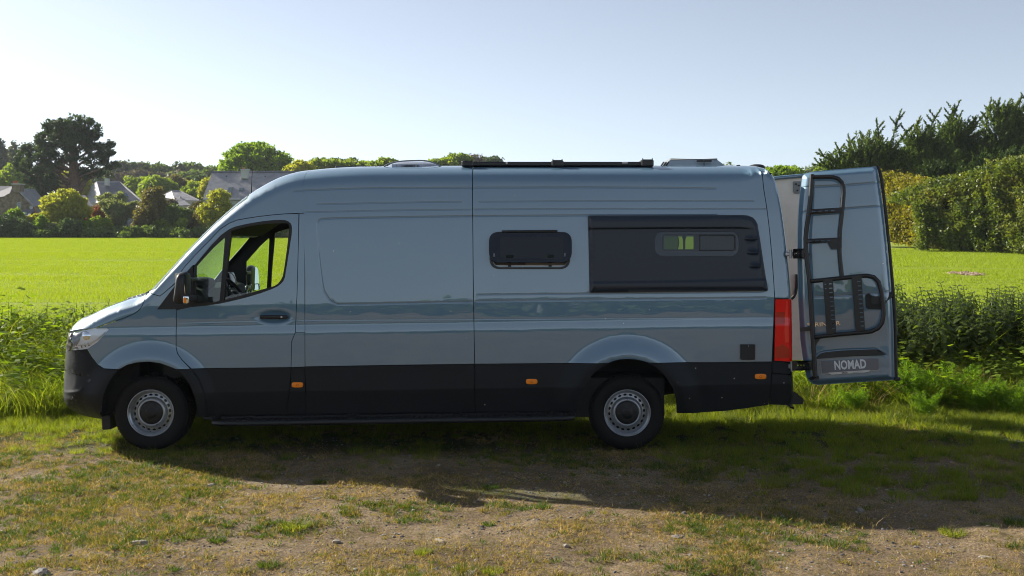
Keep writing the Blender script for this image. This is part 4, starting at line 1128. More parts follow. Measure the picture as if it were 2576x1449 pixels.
_dt = np.interp(_dz, [.5, .62, .78, .80, .86, .93, 1.02, 1.16, 1.18, 1.36, 1.40, 2.1, 2.4, 2.7], [-2, 2.5, 2.5, -8, 3, 5, 1.0, 1.4, 1.0, 2.0, 3.6, 4.0, 5.0, 6.0])
_dh = -np.cumsum(np.tan(np.radians(_dt))) * (_dz[1] - _dz[0]); _dh -= np.interp(1.4, _dz, _dh)
def door_h(Q):
    h = np.interp(Q[:, 1], _dz, _dh) * .55
    d = seg_dist(Q, d_out, True); h = h - .05 * (1 - smooth(0, .07, d)) ** 2
    wl_ = smooth(.0, .16, Q[:, 0]); h = h - .03 * (1 - wl_)
    for ln, a, s in D_GR: h = h - a * np.exp(-(seg_dist(Q, ln) / s) ** 2)
    return h
X = []
for t in (.004, .012, .022, .035, .05, .065): X.append(inset(resample(d_out, .03), t))
for ln, a, s in D_GR:
    rl = resample(ln, .02, False); t = np.gradient(rl, axis=0); t /= np.linalg.norm(t, axis=1)[:, None]; nn = np.stack([-t[:, 1], t[:, 0]], 1)
    for k in (-2.2, -1.2, -.5, .5, 1.2, 2.2): X.append(rl + nn * k * s)
V2, F = cdt_fill(resample(d_out, .03), [], .03, np.vstack(X))
def door_pt(Q, off=0.):
    h = door_h(Q) + off
    return np.array([tuple(o0)]) * [1, 1, 0] + np.array([tuple(DXV)]) * Q[:, :1] + np.array([tuple(DN)]) * h[:, None] + np.array([[0, 0, 1]]) * Q[:, 1:]
P = door_pt(V2); e = 1e-3
hx_ = (door_h(V2 + [e, 0]) - door_h(V2)) / e; hz_ = (door_h(V2 + [0, e]) - door_h(V2)) / e
N = np.array(tuple(DN))[None] - np.array(tuple(DXV))[None] * hx_[:, None] - np.array([[0, 0, 1]]) * hz_[:, None]; N /= np.linalg.norm(N, axis=1)[:, None]
Bd = boundary(F); TH = .07
V = [P]; NN = [N]; FF = [F]; k0 = len(P); q = []; qn = []; qf = []
for a, c in Bd:
    A_, B_ = P[a], P[c]; dn = np.array(tuple(DN)) * TH; nn = np.cross(B_ - A_, -dn); nn /= np.linalg.norm(nn) + 1e-12; k = k0 + len(q)
    q += [A_, B_, B_ - dn, A_ - dn]; qn += [-nn] * 4; qf += [(k, k + 2, k + 1), (k, k + 3, k + 2)]
V.append(np.array(q)); NN.append(np.array(qn)); FF.append(np.array(qf))
me = np_mesh('rear_door', np.vstack(V), tris=np.vstack(FF), normals=np.vstack(NN)); me.materials.append(M['paint'])
RD = link_mesh('rear_door', me, None, VAN)
me = np_mesh('door_lining', P - np.array(tuple(DN)) * (TH - .004), tris=F[:, ::-1]); link_mesh('door_lining', me, M['beige'], RD)
def DP(px, py, off=0.):
    """point on the door's skin, off metres in front of it"""
    q = np.array([d2(px, py)]); 
    for _ in range(3):
        w = door_pt(q, off)[0]; sx = 1288 + w[0] * FPX / w[1]; sy = 605 - (w[2] - EYE) * FPX / w[1]
        q = q + (np.array([d2(px, py)]) - np.array([d2(sx, sy)]))
    return Vector(door_pt(q, off)[0])
def dtube(name, pts, off, r, parent=RD, mat='satin', n=12, sm=True, closed=False):
    P_ = [DP(x, y, off if np.isscalar(off) else off[i]) for i, (x, y) in enumerate(pts)]
    if sm: P_ = [Vector(v) for v in catmull([tuple(p) for p in P_], .03)]
    b = MB(); b.tube(P_, r, n, closed); return link_mesh(name, b.mesh(name), M[mat], parent)
def dplate(name, poly, off, th, mat, parent=RD, holes=()):
    b = MB()
    outline = [(x, y) for x, y in poly]
    if not holes:
        b.prism(outline, lambda q, k: DP(q[0], q[1], off - k), th)
    else:
        V2_, F_ = cdt_fill(np.array(outline, float)[::-1], [np.array(h, float) for h in holes], 9.0)
        fr = [DP(x, y, off) for x, y in V2_]; bk = [DP(x, y, off - th) for x, y in V2_]; n = len(fr)
        b.add(fr + bk, [tuple(f) for f in F_] + [tuple(n + i for i in f[::-1]) for f in F_] + [(a, c, n + c, n + a) for a, c in boundary(F_)])
    return link_mesh(name, b.mesh(name), M[mat] if isinstance(mat, str) else mat, parent)
dtube('door_seal', [(2206, 418), (2213, 430), (2219, 457), (2227, 522), (2237, 620), (2246, 720.8), (2250, 780), (2252.6, 832), (2253.5, 900), (2254.5, 950)], -.015, .014, mat='black')
b = MB(); b.box(DP(2257, 953, -.01), (.05, .04, .03), None, .005); link_mesh('door_latch', b.mesh('dl'), M['black'], RD)
# lower handle, lock plate, number plate
dplate('handle_plate', roundpoly([(2176.5, 741), (2185, 738), (2245, 733), (2248, 738), (2246, 748), (2232, 756), (2226, 770), (2228, 779), (2184, 778), (2177.5, 773)], [3, 3, 2, 2, 4, 6, 6, 3, 4, 4], 3), .004, .012, 'black')
dplate('handle_grip', roundpoly([(2191, 746), (2214, 745), (2214, 766), (2193, 766)], 5), .03, .03, 'satin')
dplate('light_strip', [(2053, 903), (2054, 898), (2064, 889.5), (2076, 886), (2117, 882), (2200, 878.5), (2212, 881), (2228, 892), (2222, 893.5), (2150, 896)], .022, .03, 'satin')
dplate('plate_holder', [(2064, 911), (2066, 942), (2212, 931.5), (2211, 925)], .006, .01, 'white')
dplate('number_plate', roundpoly([(2065, 908.8), (2209, 901.6), (2211, 930.6), (2067.5, 940.5)], 3), .012, .012, 'plate')
dplate('plate_strip', roundpoly([(2083, 937.5), (2190, 930.5), (2187, 934.5), (2176, 937), (2092, 942.5)], 1), .013, .008, 'white')
c0 = DP(2138.5, 918.3, .0135); xd = DP(2180, 916.2, .0135) - DP(2100, 920.4, .0135); zd = DP(2138, 905, .0135) - DP(2138.7, 930, .0135)
text('plate_lettering', 'NOMAD', .110, M['plate_text'], RD, c0, xd, zd, .001, .66, bold=.0034)
text('strip_lettering', 'SAGA', .017, M['black'], RD, DP(2125, 938.0, .015), xd, zd, .0006, 1.2, bold=.0006)
text('strip_print', 'Mercedes-Benz', .013, M['grey'], RD, DP(2158, 935.9, .015), xd, zd, .0004, 1.)
text('plate_print', 'www.nomadcampervans.fr', .0095, M['plate_text'], RD, DP(2140, 932.7, .0135), xd, zd, .0003, 1.) if False else None
zdir2 = DP(2070, 700, .01) - DP(2075, 800, .01)
text('model_lettering', 'SPRINTER', .052, M['chrome'], RD, DP(2072, 815.6, .006), xd, zd + xd.normalized() * .004, .003, 1.28, bold=.0006)
# ladder and carrier frame of black tube, standing off the door
LAD = dtube('ladder_rail', [(2043, 439), (2041.5, 470), (2039, 500), (2035, 535), (2029, 575), (2027, 600), (2027.5, 630), (2031, 665), (2036, 700), (2040, 760), (2043.5, 822.8), (2047, 880), (2050.5, 948)], .10, .0215)
dtube('ladder_rail', [(2045, 445.5), (2070, 444.8), (2095, 445), (2108, 449), (2117, 458), (2122, 472), (2122.5, 485), (2120.5, 510), (2117, 545), (2113, 580), (2111.6, 628), (2114, 660), (2118, 696)], .10, .0185)
slot = lambda x, y, w, h, t=0: [(x + a * w / 2, y + c * h / 2 + a * w / 2 * t) for a, c in ((-1, -.4), (-.8, -1), (.8, -1), (1, -.4), (1, .4), (.8, 1), (-.8, 1), (-1, .4))]
dplate('ladder_rung', [(2033, 526.5), (2119.5, 522), (2119, 534.5), (2033, 540)], .122, .03, 'satin', holes=[slot(2047 + k * 16, 531.8 - k * .75, 9, 2.0, -.05) for k in range(4)])
dplate('ladder_rung', [(2028, 601), (2116, 597), (2117.5, 625), (2114, 626.5), (2091, 626.5), (2082, 609.5), (2029, 612.5)], .122, .03, 'satin', holes=[slot(2040 + k * 15, 606.6 - k * .7, 9, 2.0, -.05) for k in range(4)])
text('maker_lettering', 'Kom', .018, M['plate_text'], RD, DP(2101, 618.5, .1235), xd, zd, .0004, 1.) if False else None
dtube('carrier_frame', [(2040, 707.5), (2080, 703.5), (2118, 699.5), (2160, 695), (2182, 693.5), (2198, 697), (2210, 709), (2217, 732), (2222, 765), (2223, 790), (2219, 812), (2209, 826), (2192, 833.5), (2165, 836.6), (2120, 840.5), (2080, 844.5), (2050, 848)], .11, .0195)
for (ax_, bx_, cx_, dx_, y0, y1) in ((2070.5, 2095.5, 2103.5, 2079.5, 702, 840), (2142, 2167, 2176.5, 2152.5, 696, 834)):
    hs = [slot(ax_ + 4 + (cx_ - bx_) * k / 11 + 15, y0 + 12 + k * 11.2, 9, 3.0, -.04) for k in range(11)]
    if ax_ < 2100: hs += [slot(ax_ + 6 + (cx_ - bx_) * k / 11, y0 + 13 + k * 11.2, 4, 2.4) for k in range(2)]
    dplate('carrier_plate', [(ax_, y0 + 1), (bx_, y0 - 2), (cx_, y1 - 2), (dx_, y1 + 1)], .132, .006, 'satin', holes=hs)
dplate('gusset_plate', [(2046, 848), (2070, 845), (2063, 853), (2052, 870), (2048, 872)], .105, .008, 'satin')
dplate('foot_peg', [(2011.5, 824), (2042, 822), (2043, 832), (2013, 834.5)], .115, .03, 'satin')
for k in range(6): pass
dplate('ladder_foot', roundpoly([(2033, 952), (2044, 946), (2060, 946), (2061.5, 952), (2052, 960), (2040, 956)], 2), .11, .03, 'satin')
for (x, y) in ((2041, 490), (2034, 640), (2045, 835), (2050, 930), (2118, 500), (2115, 660)):
    a_ = DP(x, y, .095); c_ = DP(x, y, .0); b = MB(); b.tube([a_, c_], .012, 8); link_mesh('standoff', b.mesh('so'), M['satin'], RD)
# hinge arms
dplate('hinge_bracket', roundpoly([(1995, 626), (2024, 625), (2024.5, 650), (1995, 650.5)], 1.5), .07, .02, 'satin', holes=[slot(2003 + 7 * k, 637.5, 3, 3) for k in range(3)])
dplate('hinge_bracket', roundpoly([(1993, 908), (2043, 907), (2043, 932), (1993, 932.5)], 1.5), .07, .02, 'satin', holes=[slot(2007 + 8 * k, 919, 3.4, 3.4) for k in range(3)])
for (x0, x1, y0, y1) in ((1981, 1997, 628, 650), (1987, 1997, 909, 934)):
    p, q = at(x0, y0, 9.82), at(x1, y1, 9.82); b = MB(); b.box(((p.x + q.x) / 2, 9.84, (p.z + q.z) / 2), (q.x - p.x + .03, .05, (p.z - q.z) * .5), None, .008)
    b.tube([((p.x + q.x) / 2, 9.82, p.z), ((p.x + q.x) / 2, 9.82, q.z)], .014, 10); b.build('hinge_arm', M['rim'], VAN)
# far door, inner side towards the viewer
YF = 11.80
fd = [(1940, 452), (1952, 449.5), (2060, 440), (2180, 436), (2186, 460), (2192, 860), (2190, 905), (2008, 906), (1985, 905), (1975, 600)]
fdw = [at(x, y, YF - .0) for x, y in fd]
b = MB(); b.prism([(p.x, p.z) for p in fdw], lambda q, k: (q[0], YF + k, q[1]), .07); FD = b.build('rear_door', M['beige'], VAN, 'far rear door showing its beige inner lining')
b = MB(); pts = [at(1941, 451.5, YF - .02), at(1952, 448, YF - .02), at(2060, 438.5, YF - .02), at(2181, 434.5, YF - .02)]; b.tube(pts, .022, 8); link_mesh('door_edge', b.mesh('de'), M['paint'], FD)
q = at(2003.5, 470, YF - .012); b = MB(); b.prism(roundpoly([(-.035, .06), (.06, .06), (.06, -.075), (-.02, -.075), (-.035, -.05)], .01), lambda c, k: (q.x + c[0], YF - .012 + k, q.z + c[1]), .02); link_mesh('lock_cover', b.mesh('lc'), M['grey'], FD)
b = MB(); 
for c in ((-.005, .03), (.025, .015), (.01, -.04)): b.tube([(q.x + c[0], YF - .02, q.z + c[1]), (q.x + c[0], YF - .005, q.z + c[1])], .01, 8)
link_mesh('lock_bolt', b.mesh('lb'), M['black'], FD)
b = MB(); pp_ = [at(x, y, YF - .03) for x, y in ((1990, 752), (1996, 747), (2001, 738), (2004, 720), (2005, 690))]; b.tube([tuple(v) for v in catmull([tuple(p) for p in pp_], .02)], .018, 8); link_mesh('grab_strap', b.mesh('gs'), M['black'], FD)
# far-side sliding window opposite the kitchen window (a light opening in the far wall)
# ------------------------------------------------------------------ noise and terrain
_LAT = np.random.default_rng(3).random((256, 256))
def vnoise(x, y, s):
    x = np.asarray(x, float) * s + 71.3; y = np.asarray(y, float) * s + 33.7
    xi = np.floor(x).astype(int); yi = np.floor(y).astype(int); fx = x - xi; fy = y - yi
    fx = fx * fx * (3 - 2 * fx); fy = fy * fy * (3 - 2 * fy)
    g = lambda a, b: _LAT[a % 256, b % 256]
    return (g(xi, yi) * (1 - fx) + g(xi + 1, yi) * fx) * (1 - fy) + (g(xi, yi + 1) * (1 - fx) + g(xi + 1, yi + 1) * fx) * fy
def fbm(x, y, s, o=4):
    v = 0; a = 1; t = 0
    for i in range(o): v = v + a * vnoise(x + i * 13.1, y - i * 7.7, s * 2 ** i); t += a; a *= .5
    return v / t
def ground_z(x, y):
    x = np.asarray(x, float); y = np.asarray(y, float)
    u = smooth(.08, .38, x / np.maximum(y, 1.))
    zl = 2.2 * np.clip(y - 14, 0, 100) / 96 + .008 * np.clip(y - 114, 0, 60)
    zr = 1.5 * np.clip(y - 14, 0, 42) / 41 + .012 * np.clip(y - 56, 0, 120)
    z = zl * (1 - u) + zr * u
    z = z + 13.0 * smooth(190, 330, y)
    z = z - .035 * smooth(-1.2, 3.2, x) * smooth(9.5, 8.1, y)
    near = smooth(15, 13.2, y) * smooth(-25, -5, y)
    z = z + near * (.05 * (fbm(x, y, .6, 3) - .5) + .045 * (fbm(x, y, 3.0, 5) - .5))
    rut = np.exp(-((y - 9.98) / .22) ** 2) * .025 + np.exp(-((y - 11.6) / .22) ** 2) * .025
    return z - rut * near - .012
def axis(segs):
    out = []
    for a, b, n in segs: out += list(np.linspace(a, b, n, endpoint=False))
    return np.array(out + [segs[-1][1]])
def sheet(name, xs, ys, mat, kind='structure', dz=0.):
    Xg, Yg = np.meshgrid(xs, ys); Z = ground_z(Xg, Yg) + dz
    V = np.stack([Xg, Yg, Z], -1).reshape(-1, 3); nx, ny = len(xs), len(ys)
    i = np.arange(ny - 1)[:, None] * nx + np.arange(nx - 1)[None]; i = i.ravel()
    Q = np.stack([i, i + 1, i + nx + 1, i + nx], 1)
    me = np_mesh(name, V, quads=Q, smooth_=True); me.materials.append(mat)
    o = link_mesh(name, me); return tag(o, kind=kind)

def ground_mat():
    m, nt, b = new_mat('gravelly_soil'); N, L = nt.nodes, nt.links
    geo = N.new('ShaderNodeNewGeometry')
    def noise(s, d=6, r=.55):
        n = N.new('ShaderNodeTexNoise'); n.inputs['Scale'].default_value = s; n.inputs['Detail'].default_value = d; n.inputs['Roughness'].default_value = r
        L.new(geo.outputs['Position'], n.inputs['Vector']); return n
    def ramp(src, stops):
        r = N.new('ShaderNodeValToRGB'); e = r.color_ramp.elements; e[0].position = stops[0][0]; e[0].color = (*stops[0][1], 1); e[1].position = stops[-1][0]; e[1].color = (*stops[-1][1], 1)
        for p, c in stops[1:-1]: q = e.new(p); q.color = (*c, 1)
        L.new(src, r.inputs[0]); return r
    def mix(f, a, c, bt='MIX'):
        x = N.new('ShaderNodeMixRGB'); x.blend_type = bt; (L.new(f, x.inputs[0]) if not isinstance(f, (int, float)) else setattr(x.inputs[0], 'default_value', f)); L.new(a, x.inputs[1]); L.new(c, x.inputs[2]); return x.outputs[0]
    n1, n2, n3 = noise(1.3, 5), noise(9, 6, .6), noise(70, 5, .7)
    soil = ramp(n1.outputs[0], [(.3, (.165, .118, .070)), (.5, (.28, .210, .130)), (.7, (.39, .31, .205))])
    fine = ramp(n3.outputs[0], [(.3, (.35, .33, .32)), (.5, (.9, .88, .86)), (.7, (1.5, 1.45, 1.4))])
    c = mix(1.0, soil.outputs[0], fine.outputs[0], 'MULTIPLY')
    # little stones pressed into the soil
    vo = N.new('ShaderNodeTexVoronoi'); vo.inputs['Scale'].default_value = 42; vo.feature = 'F1'; L.new(geo.outputs['Position'], vo.inputs['Vector'])
    vr = ramp(vo.outputs['Distance'], [(.12, (1, 1, 1)), (.26, (0, 0, 0))]); vc = N.new('ShaderNodeSeparateColor'); L.new(vo.outputs['Color'], vc.inputs[0])
    pick = N.new('ShaderNodeMath'); pick.operation = 'GREATER_THAN'; pick.inputs[1].default_value = .72; L.new(vc.outputs[0], pick.inputs[0])
    pm = N.new('ShaderNodeMath'); pm.operation = 'MULTIPLY'; L.new(pick.outputs[0], pm.inputs[0]); L.new(vr.outputs[0], pm.inputs[1])
    stone = ramp(vc.outputs[1], [(0, (.16, .15, .145)), (.5, (.26, .24, .22)), (1, (.36, .33, .30))])
    c = mix(pm.outputs[0], c, stone.outputs[0])
    # moss and old grass in patches
    dry = ramp(n2.outputs[0], [(.47, (0, 0, 0)), (.62, (1, 1, 1))]); drycol = ramp(n3.outputs[0], [(.35, (.12, .10, .03)), (.65, (.26, .19, .07))])
    dm = N.new('ShaderNodeMath'); dm.operation = 'MULTIPLY'; dm.inputs[1].default_value = .65; L.new(dry.outputs[0], dm.inputs[0]); c = mix(dm.outputs[0], c, drycol.outputs[0])
    # towards the verge the soil turns green
    sp = N.new('ShaderNodeSeparateXYZ'); L.new(geo.outputs['Position'], sp.inputs[0])
    mr = N.new('ShaderNodeMapRange'); mr.inputs[1].default_value = 9.6; mr.inputs[2].default_value = 11.2; L.new(sp.outputs['Y'], mr.inputs[0])
    ad = N.new('ShaderNodeMath'); ad.operation = 'ADD'; L.new(mr.outputs[0], ad.inputs[0]); L.new(n1.outputs[0], ad.inputs[1])
    gr = ramp(ad.outputs[0], [(.62, (0, 0, 0)), (.95, (1, 1, 1))]); gcol = ramp(n3.outputs[0], [(.3, (.03, .045, .012)), (.7, (.07, .095, .025))]); c = mix(gr.outputs[0], c, gcol.outputs[0])
    L.new(c, b.inputs['Base Color']); b.inputs['Roughness'].default_value = .92; b.inputs['Specular IOR Level'].default_value = .25
    a1 = N.new('ShaderNodeMath'); a1.operation = 'MULTIPLY_ADD'; a1.inputs[1].default_value = .6; L.new(pm.outputs[0], a1.inputs[0]); L.new(n3.outputs[0], a1.inputs[2])
    bp = N.new('ShaderNodeBump'); bp.inputs['Strength'].default_value = 1.; bp.inputs['Distance'].default_value = .03; L.new(a1.outputs[0], bp.inputs['Height'])
    bp2 = N.new('ShaderNodeBump'); bp2.inputs['Strength'].default_value = .8; bp2.inputs['Distance'].default_value = .08; L.new(n2.outputs[0], bp2.inputs['Height']); L.new(bp.outputs[0], bp2.inputs['Normal'])
    L.new(bp2.outputs[0], b.inputs['Normal'])
    return m
def field_mat(name, a, c, rows=True):
    m, nt, b = new_mat(name); N, L = nt.nodes, nt.links
    geo = N.new('ShaderNodeNewGeometry'); n = N.new('ShaderNodeTexNoise'); n.inputs['Scale'].default_value = .35; n.inputs['Detail'].default_value = 8; L.new(geo.outputs['Position'], n.inputs['Vector'])
    n2 = N.new('ShaderNodeTexNoise'); n2.inputs['Scale'].default_value = 9; n2.inputs['Detail'].default_value = 6; L.new(geo.outputs['Position'], n2.inputs['Vector'])
    ad = N.new('ShaderNodeMath'); ad.operation = 'MULTIPLY_ADD'; ad.inputs[1].default_value = .5; L.new(n2.outputs[0], ad.inputs[0])
    m2 = N.new('ShaderNodeMath'); m2.operation = 'MULTIPLY'; m2.inputs[1].default_value = .5; L.new(n.outputs[0], m2.inputs[0]); L.new(m2.outputs[0], ad.inputs[2])
    r = N.new('ShaderNodeValToRGB'); e = r.color_ramp.elements; e[0].position = .35; e[0].color = (*a, 1); e[1].position = .62; e[1].color = (*c, 1); L.new(ad.outputs[0], r.inputs[0])
    L.new(r.outputs[0], b.inputs['Base Color']); b.inputs['Roughness'].default_value = .95; b.inputs['Specular IOR Level'].default_value = .1
    return m
gx = axis([(-90, -14, 20), (-14, -6.5, 24), (-6.5, 6.5, 420), (6.5, 14, 24), (14, 90, 20)])
sheet('ground', gx, axis([(-90, -10, 20), (-10, 4, 30), (4, 5.2, 8), (5.2, 11.2, 240), (11.2, 12.2, 16), (12.2, 15.6, 24)]), ground_mat())
sheet('field', axis([(-95, 95, 80)]), axis([(15.6, 116, 70)]), field_mat('crop_soil', (.18, .24, .03), (.25, .31, .04)))
sheet('garden_ground', axis([(-1500, -300, 8), (-300, 300, 60), (300, 1500, 8)]), axis([(116, 400, 60), (400, 4000, 10)]), field_mat('garden_grass', (.03, .05, .012), (.07, .10, .02)))

# ------------------------------------------------------------------ scattering of stuff
def scatter_group():
    g = bpy.data.node_groups.new('scatter', 'GeometryNodeTree'); I = g.interface
    I.new_socket('Geometry', in_out='INPUT', socket_type='NodeSocketGeometry'); I.new_socket('Items', in_out='INPUT', socket_type='NodeSocketCollection'); I.new_socket('Geometry', in_out='OUTPUT', socket_type='NodeSocketGeometry')
    N, L = g.nodes, g.links; gi = N.new('NodeGroupInput'); go = N.new('NodeGroupOutput')
    ci = N.new('GeometryNodeCollectionInfo'); ci.inputs['Separate Children'].default_value = True; ci.inputs['Reset Children'].default_value = True
    ip = N.new('GeometryNodeInstanceOnPoints'); ip.inputs['Pick Instance'].default_value = True
    def attr(n, t):
        a = N.new('GeometryNodeInputNamedAttribute'); a.data_type = t; a.inputs['Name'].default_value = n; return a
    a1, a2, a3 = attr('rot', 'FLOAT_VECTOR'), attr('scl', 'FLOAT_VECTOR'), attr('idx', 'INT')
    L.new(gi.outputs['Items'], ci.inputs['Collection']); L.new(gi.outputs['Geometry'], ip.inputs['Points']); L.new(ci.outputs[0], ip.inputs['Instance'])
    L.new(a1.outputs[0], ip.inputs['Rotation']); L.new(a2.outputs[0], ip.inputs['Scale']); L.new(a3.outputs[0], ip.inputs['Instance Index'])
    L.new(ip.outputs[0], go.inputs[0]); return g
SG = scatter_group()
def scatter(name, items, P, rot=None, scl=None, idx=None, label=None):
    """one object of stuff: instances of the items on points"""
    col = bpy.data.collections.new(name + '_items')
    for i, (me, mt) in enumerate(items):
        if not len(me.materials): me.materials.append(mt)
        o = bpy.data.objects.new('%02d_%s' % (i, name), me); col.objects.link(o)
    n = len(P); me = bpy.data.meshes.new(name); me.vertices.add(n); me.vertices.foreach_set('co', np.asarray(P, np.float32).ravel())
    rot = np.zeros((n, 3)) if rot is None else rot
    if scl is None: scl = np.ones((n, 3))
    if np.ndim(scl) == 1: scl = np.repeat(np.asarray(scl)[:, None], 3, 1)
    idx = RNG.integers(0, len(items), n) if idx is None else idx
    me.attributes.new('rot', 'FLOAT_VECTOR', 'POINT').data.foreach_set('vector', np.asarray(rot, np.float32).ravel())
    me.attributes.new('scl', 'FLOAT_VECTOR', 'POINT').data.foreach_set('vector', np.asarray(scl, np.float32).ravel())
    me.attributes.new('idx', 'INT', 'POINT').data.foreach_set('value', np.asarray(idx, np.int32))
    o = bpy.data.objects.new(name, me); COL.objects.link(o); o['kind'] = 'stuff'
    if label: o['label'] = label
    md = o.modifiers.new('scatter', 'NODES'); md.node_group = SG; md['Socket_1'] = col
    return o
def blades(n, h, spread, width, lean=.4, seg=2, flop=0., seed=0, hv=.4, lean_dir=None):
    """a tuft of tapered, bent grass blades"""
    r = np.random.default_rng(seed); a = r.random(n) * 2 * np.pi; d = np.sqrt(r.random(n)) * spread
    base = np.stack([d * np.cos(a), d * np.sin(a), np.zeros(n)], 1)
    hh = h * (1 - hv * r.random(n)); la = a + r.normal(0, .8, n); ll = lean * hh * (.3 + r.random(n))
    L = np.stack([np.cos(la) * ll, np.sin(la) * ll], 1); wa = r.random(n) * np.pi; W = np.stack([np.cos(wa), np.sin(wa), 0 * wa], 1) * width * (.6 + .7 * r.random(n))[:, None]
    V = []; k = seg + 1
    for s in range(k):
        t = s / seg; c = base.copy(); c[:, :2] += L * t ** 2; c[:, 2] = hh * (t - flop * t ** 3)
        wv = W * (1 - t) ** .7 if s < seg else W * 0
        if s < seg: V += [c - wv, c + wv]
        else: V += [c]
    nv = 2 * seg + 1; A = np.stack(V, 1).reshape(-1, 3); T = []
    b = np.arange(n) * nv
    for s in range(seg - 1):
        T += [np.stack([b + 2 * s, b + 2 * s + 1, b + 2 * s + 3], 1), np.stack([b + 2 * s, b + 2 * s + 3, b + 2 * s + 2], 1)]
    s = seg - 1; T.append(np.stack([b + 2 * s, b + 2 * s + 1, b + 2 * s + 2], 1))
    return np_mesh('tuft', A, tris=np.vstack(T), rnd=np.repeat(r.random(n), nv))
def join_arr(parts):
    V = []; F = []; Rr = []; o = 0
    for v, f, r in parts: V.append(v); F.append(f + o); Rr.append(r); o += len(v)
    return np.vstack(V), np.vstack(F), np.concatenate(Rr)
def leaf_cloud(P, size, r, flat=0., up=None, aspect=1.6, droop=0.):
    """quads (folded pairs of triangles) of random orientation at points P"""
    n = len(P); d = r.normal(size=(n, 3)); d[:, 2] *= (1 - flat); d /= np.linalg.norm(d, axis=1)[:, None]
    if up is not None: d = d + up; d /= np.linalg.norm(d, axis=1)[:, None]
    e = np.cross(d, r.normal(size=(n, 3))); e /= np.linalg.norm(e, axis=1)[:, None] + 1e-9
    s = (size * (.6 + .8 * r.random(n)))[:, None]
    a = P - d * s * aspect / 2; b = P + e * s / 2; c = P + d * s * aspect / 2 - np.array([0, 0, 1]) * droop * s; f = P - e * s / 2
    V = np.stack([a, b, c, f], 1).reshape(-1, 3); i = np.arange(n)[:, None] * 4
    return V, i + np.arange(4)[None], np.repeat(r.random(n), 4)

GRASS = leaf_mat('meadow_grass', [(.05, .085, .014), (.13, .18, .02), (.23, .26, .04), (.34, .30, .09)], trans=.55, clump=.9)
LUSH = leaf_mat('lush_grass', [(.06, .11, .012), (.15, .23, .018), (.27, .34, .04)], trans=.6, clump=1.2)
CROP = leaf_mat('young_crop', [(.17, .26, .02), (.24, .33, .02), (.31, .40, .04)], trans=.5, clump=.09, tcol=(1.4, 1.3, .3))
TURF = leaf_mat('short_turf', [(.07, .085, .02), (.14, .14, .03), (.27, .21, .07), (.36, .26, .11)], trans=.4, clump=2.0)
GREEN = leaf_mat('green_weeds', [(.035, .07, .015), (.07, .12, .02), (.12, .17, .03)], trans=.4, clump=2.0)
STRAW = leaf_mat('dry_straw', [(.20, .13, .06), (.36, .25, .11), (.48, .36, .18), (.28, .10, .06)], trans=.3, clump=3)
STEMS = leaf_mat('nettle_green', [(.025, .05, .013), (.07, .105, .026), (.15, .19, .05)], trans=.48, clump=1.5, spec=.5, rough=.4)

r_ = np.random.default_rng(11)
def area_pts(x0, x1, y0, y1, n, mask=None, seed=0):
    r = np.random.default_rng(seed); x = x0 + (x1 - x0) * r.random(n); y = y0 + (y1 - y0) * r.random(n)
    if mask is not None: k = r.random(n) < mask(x, y); x, y = x[k], y[k]
    return np.stack([x, y, ground_z(x, y)], 1), r
def spin(n, r, tilt=.0): return np.stack([r.normal(0, tilt, n), r.normal(0, tilt, n), r.random(n) * 2 * np.pi], 1)
in_view = lambda x, y, m=.6: (np.abs(x) < y * .475 + m)

# the crop: rows of young plants
def crop_patch(seed):
    r = np.random.default_rng(seed); parts = []
    n = 520; x = (r.integers(0, 8, n) + .5) / 8 + r.normal(0, .022, n) - .5; y = r.random(n) - .5
    h = .05 + .05 * r.random(n); la = r.random(n) * 6.28; ll = h * .6 * r.random(n); W = np.stack([np.cos(la + 1.5), np.sin(la + 1.5), 0 * la], 1) * .006
    b = np.stack([x, y, 0 * x - .005], 1); t = b + np.stack([np.cos(la) * ll, np.sin(la) * ll, h], 1)
    V = np.stack([b - W, b + W, t], 1).reshape(-1, 3); return np_mesh('crop_plants', V, tris=np.arange(3 * n).reshape(-1, 3), rnd=np.repeat(r.random(n), 3))
xs_, ys_ = np.meshgrid(np.arange(-88, 70, 1.0), np.arange(16.3, 113.6, 1.0)); k = np.abs(xs_) < ys_ * .66 + 4; xs_, ys_ = xs_[k], ys_[k]
bare = (np.hypot((xs_ - 15.1) / .9, (ys_ - 36) / 1.2) > 1)
far = (ys_ > 55) & (xs_ / ys_ > .25); k = bare & ~far; xs_, ys_ = xs_[k], ys_[k]
CP = np.stack([xs_, ys_, ground_z(xs_, ys_)], 1)
scatter('young_crop', [(crop_patch(i), CROP) for i in range(4)], CP, np.stack([0 * xs_, 0 * xs_, r_.integers(0, 2, len(xs_)) * np.pi], 1), np.stack([np.ones(len(xs_)), np.ones(len(xs_)), (.55 + .9 * fbm(xs_ * .15, ys_, .45, 3)) * np.where((ys_ + .06 * xs_) % 13 < 1.3, .45, 1)], 1), label='bright green young crop in drilled rows across the field')

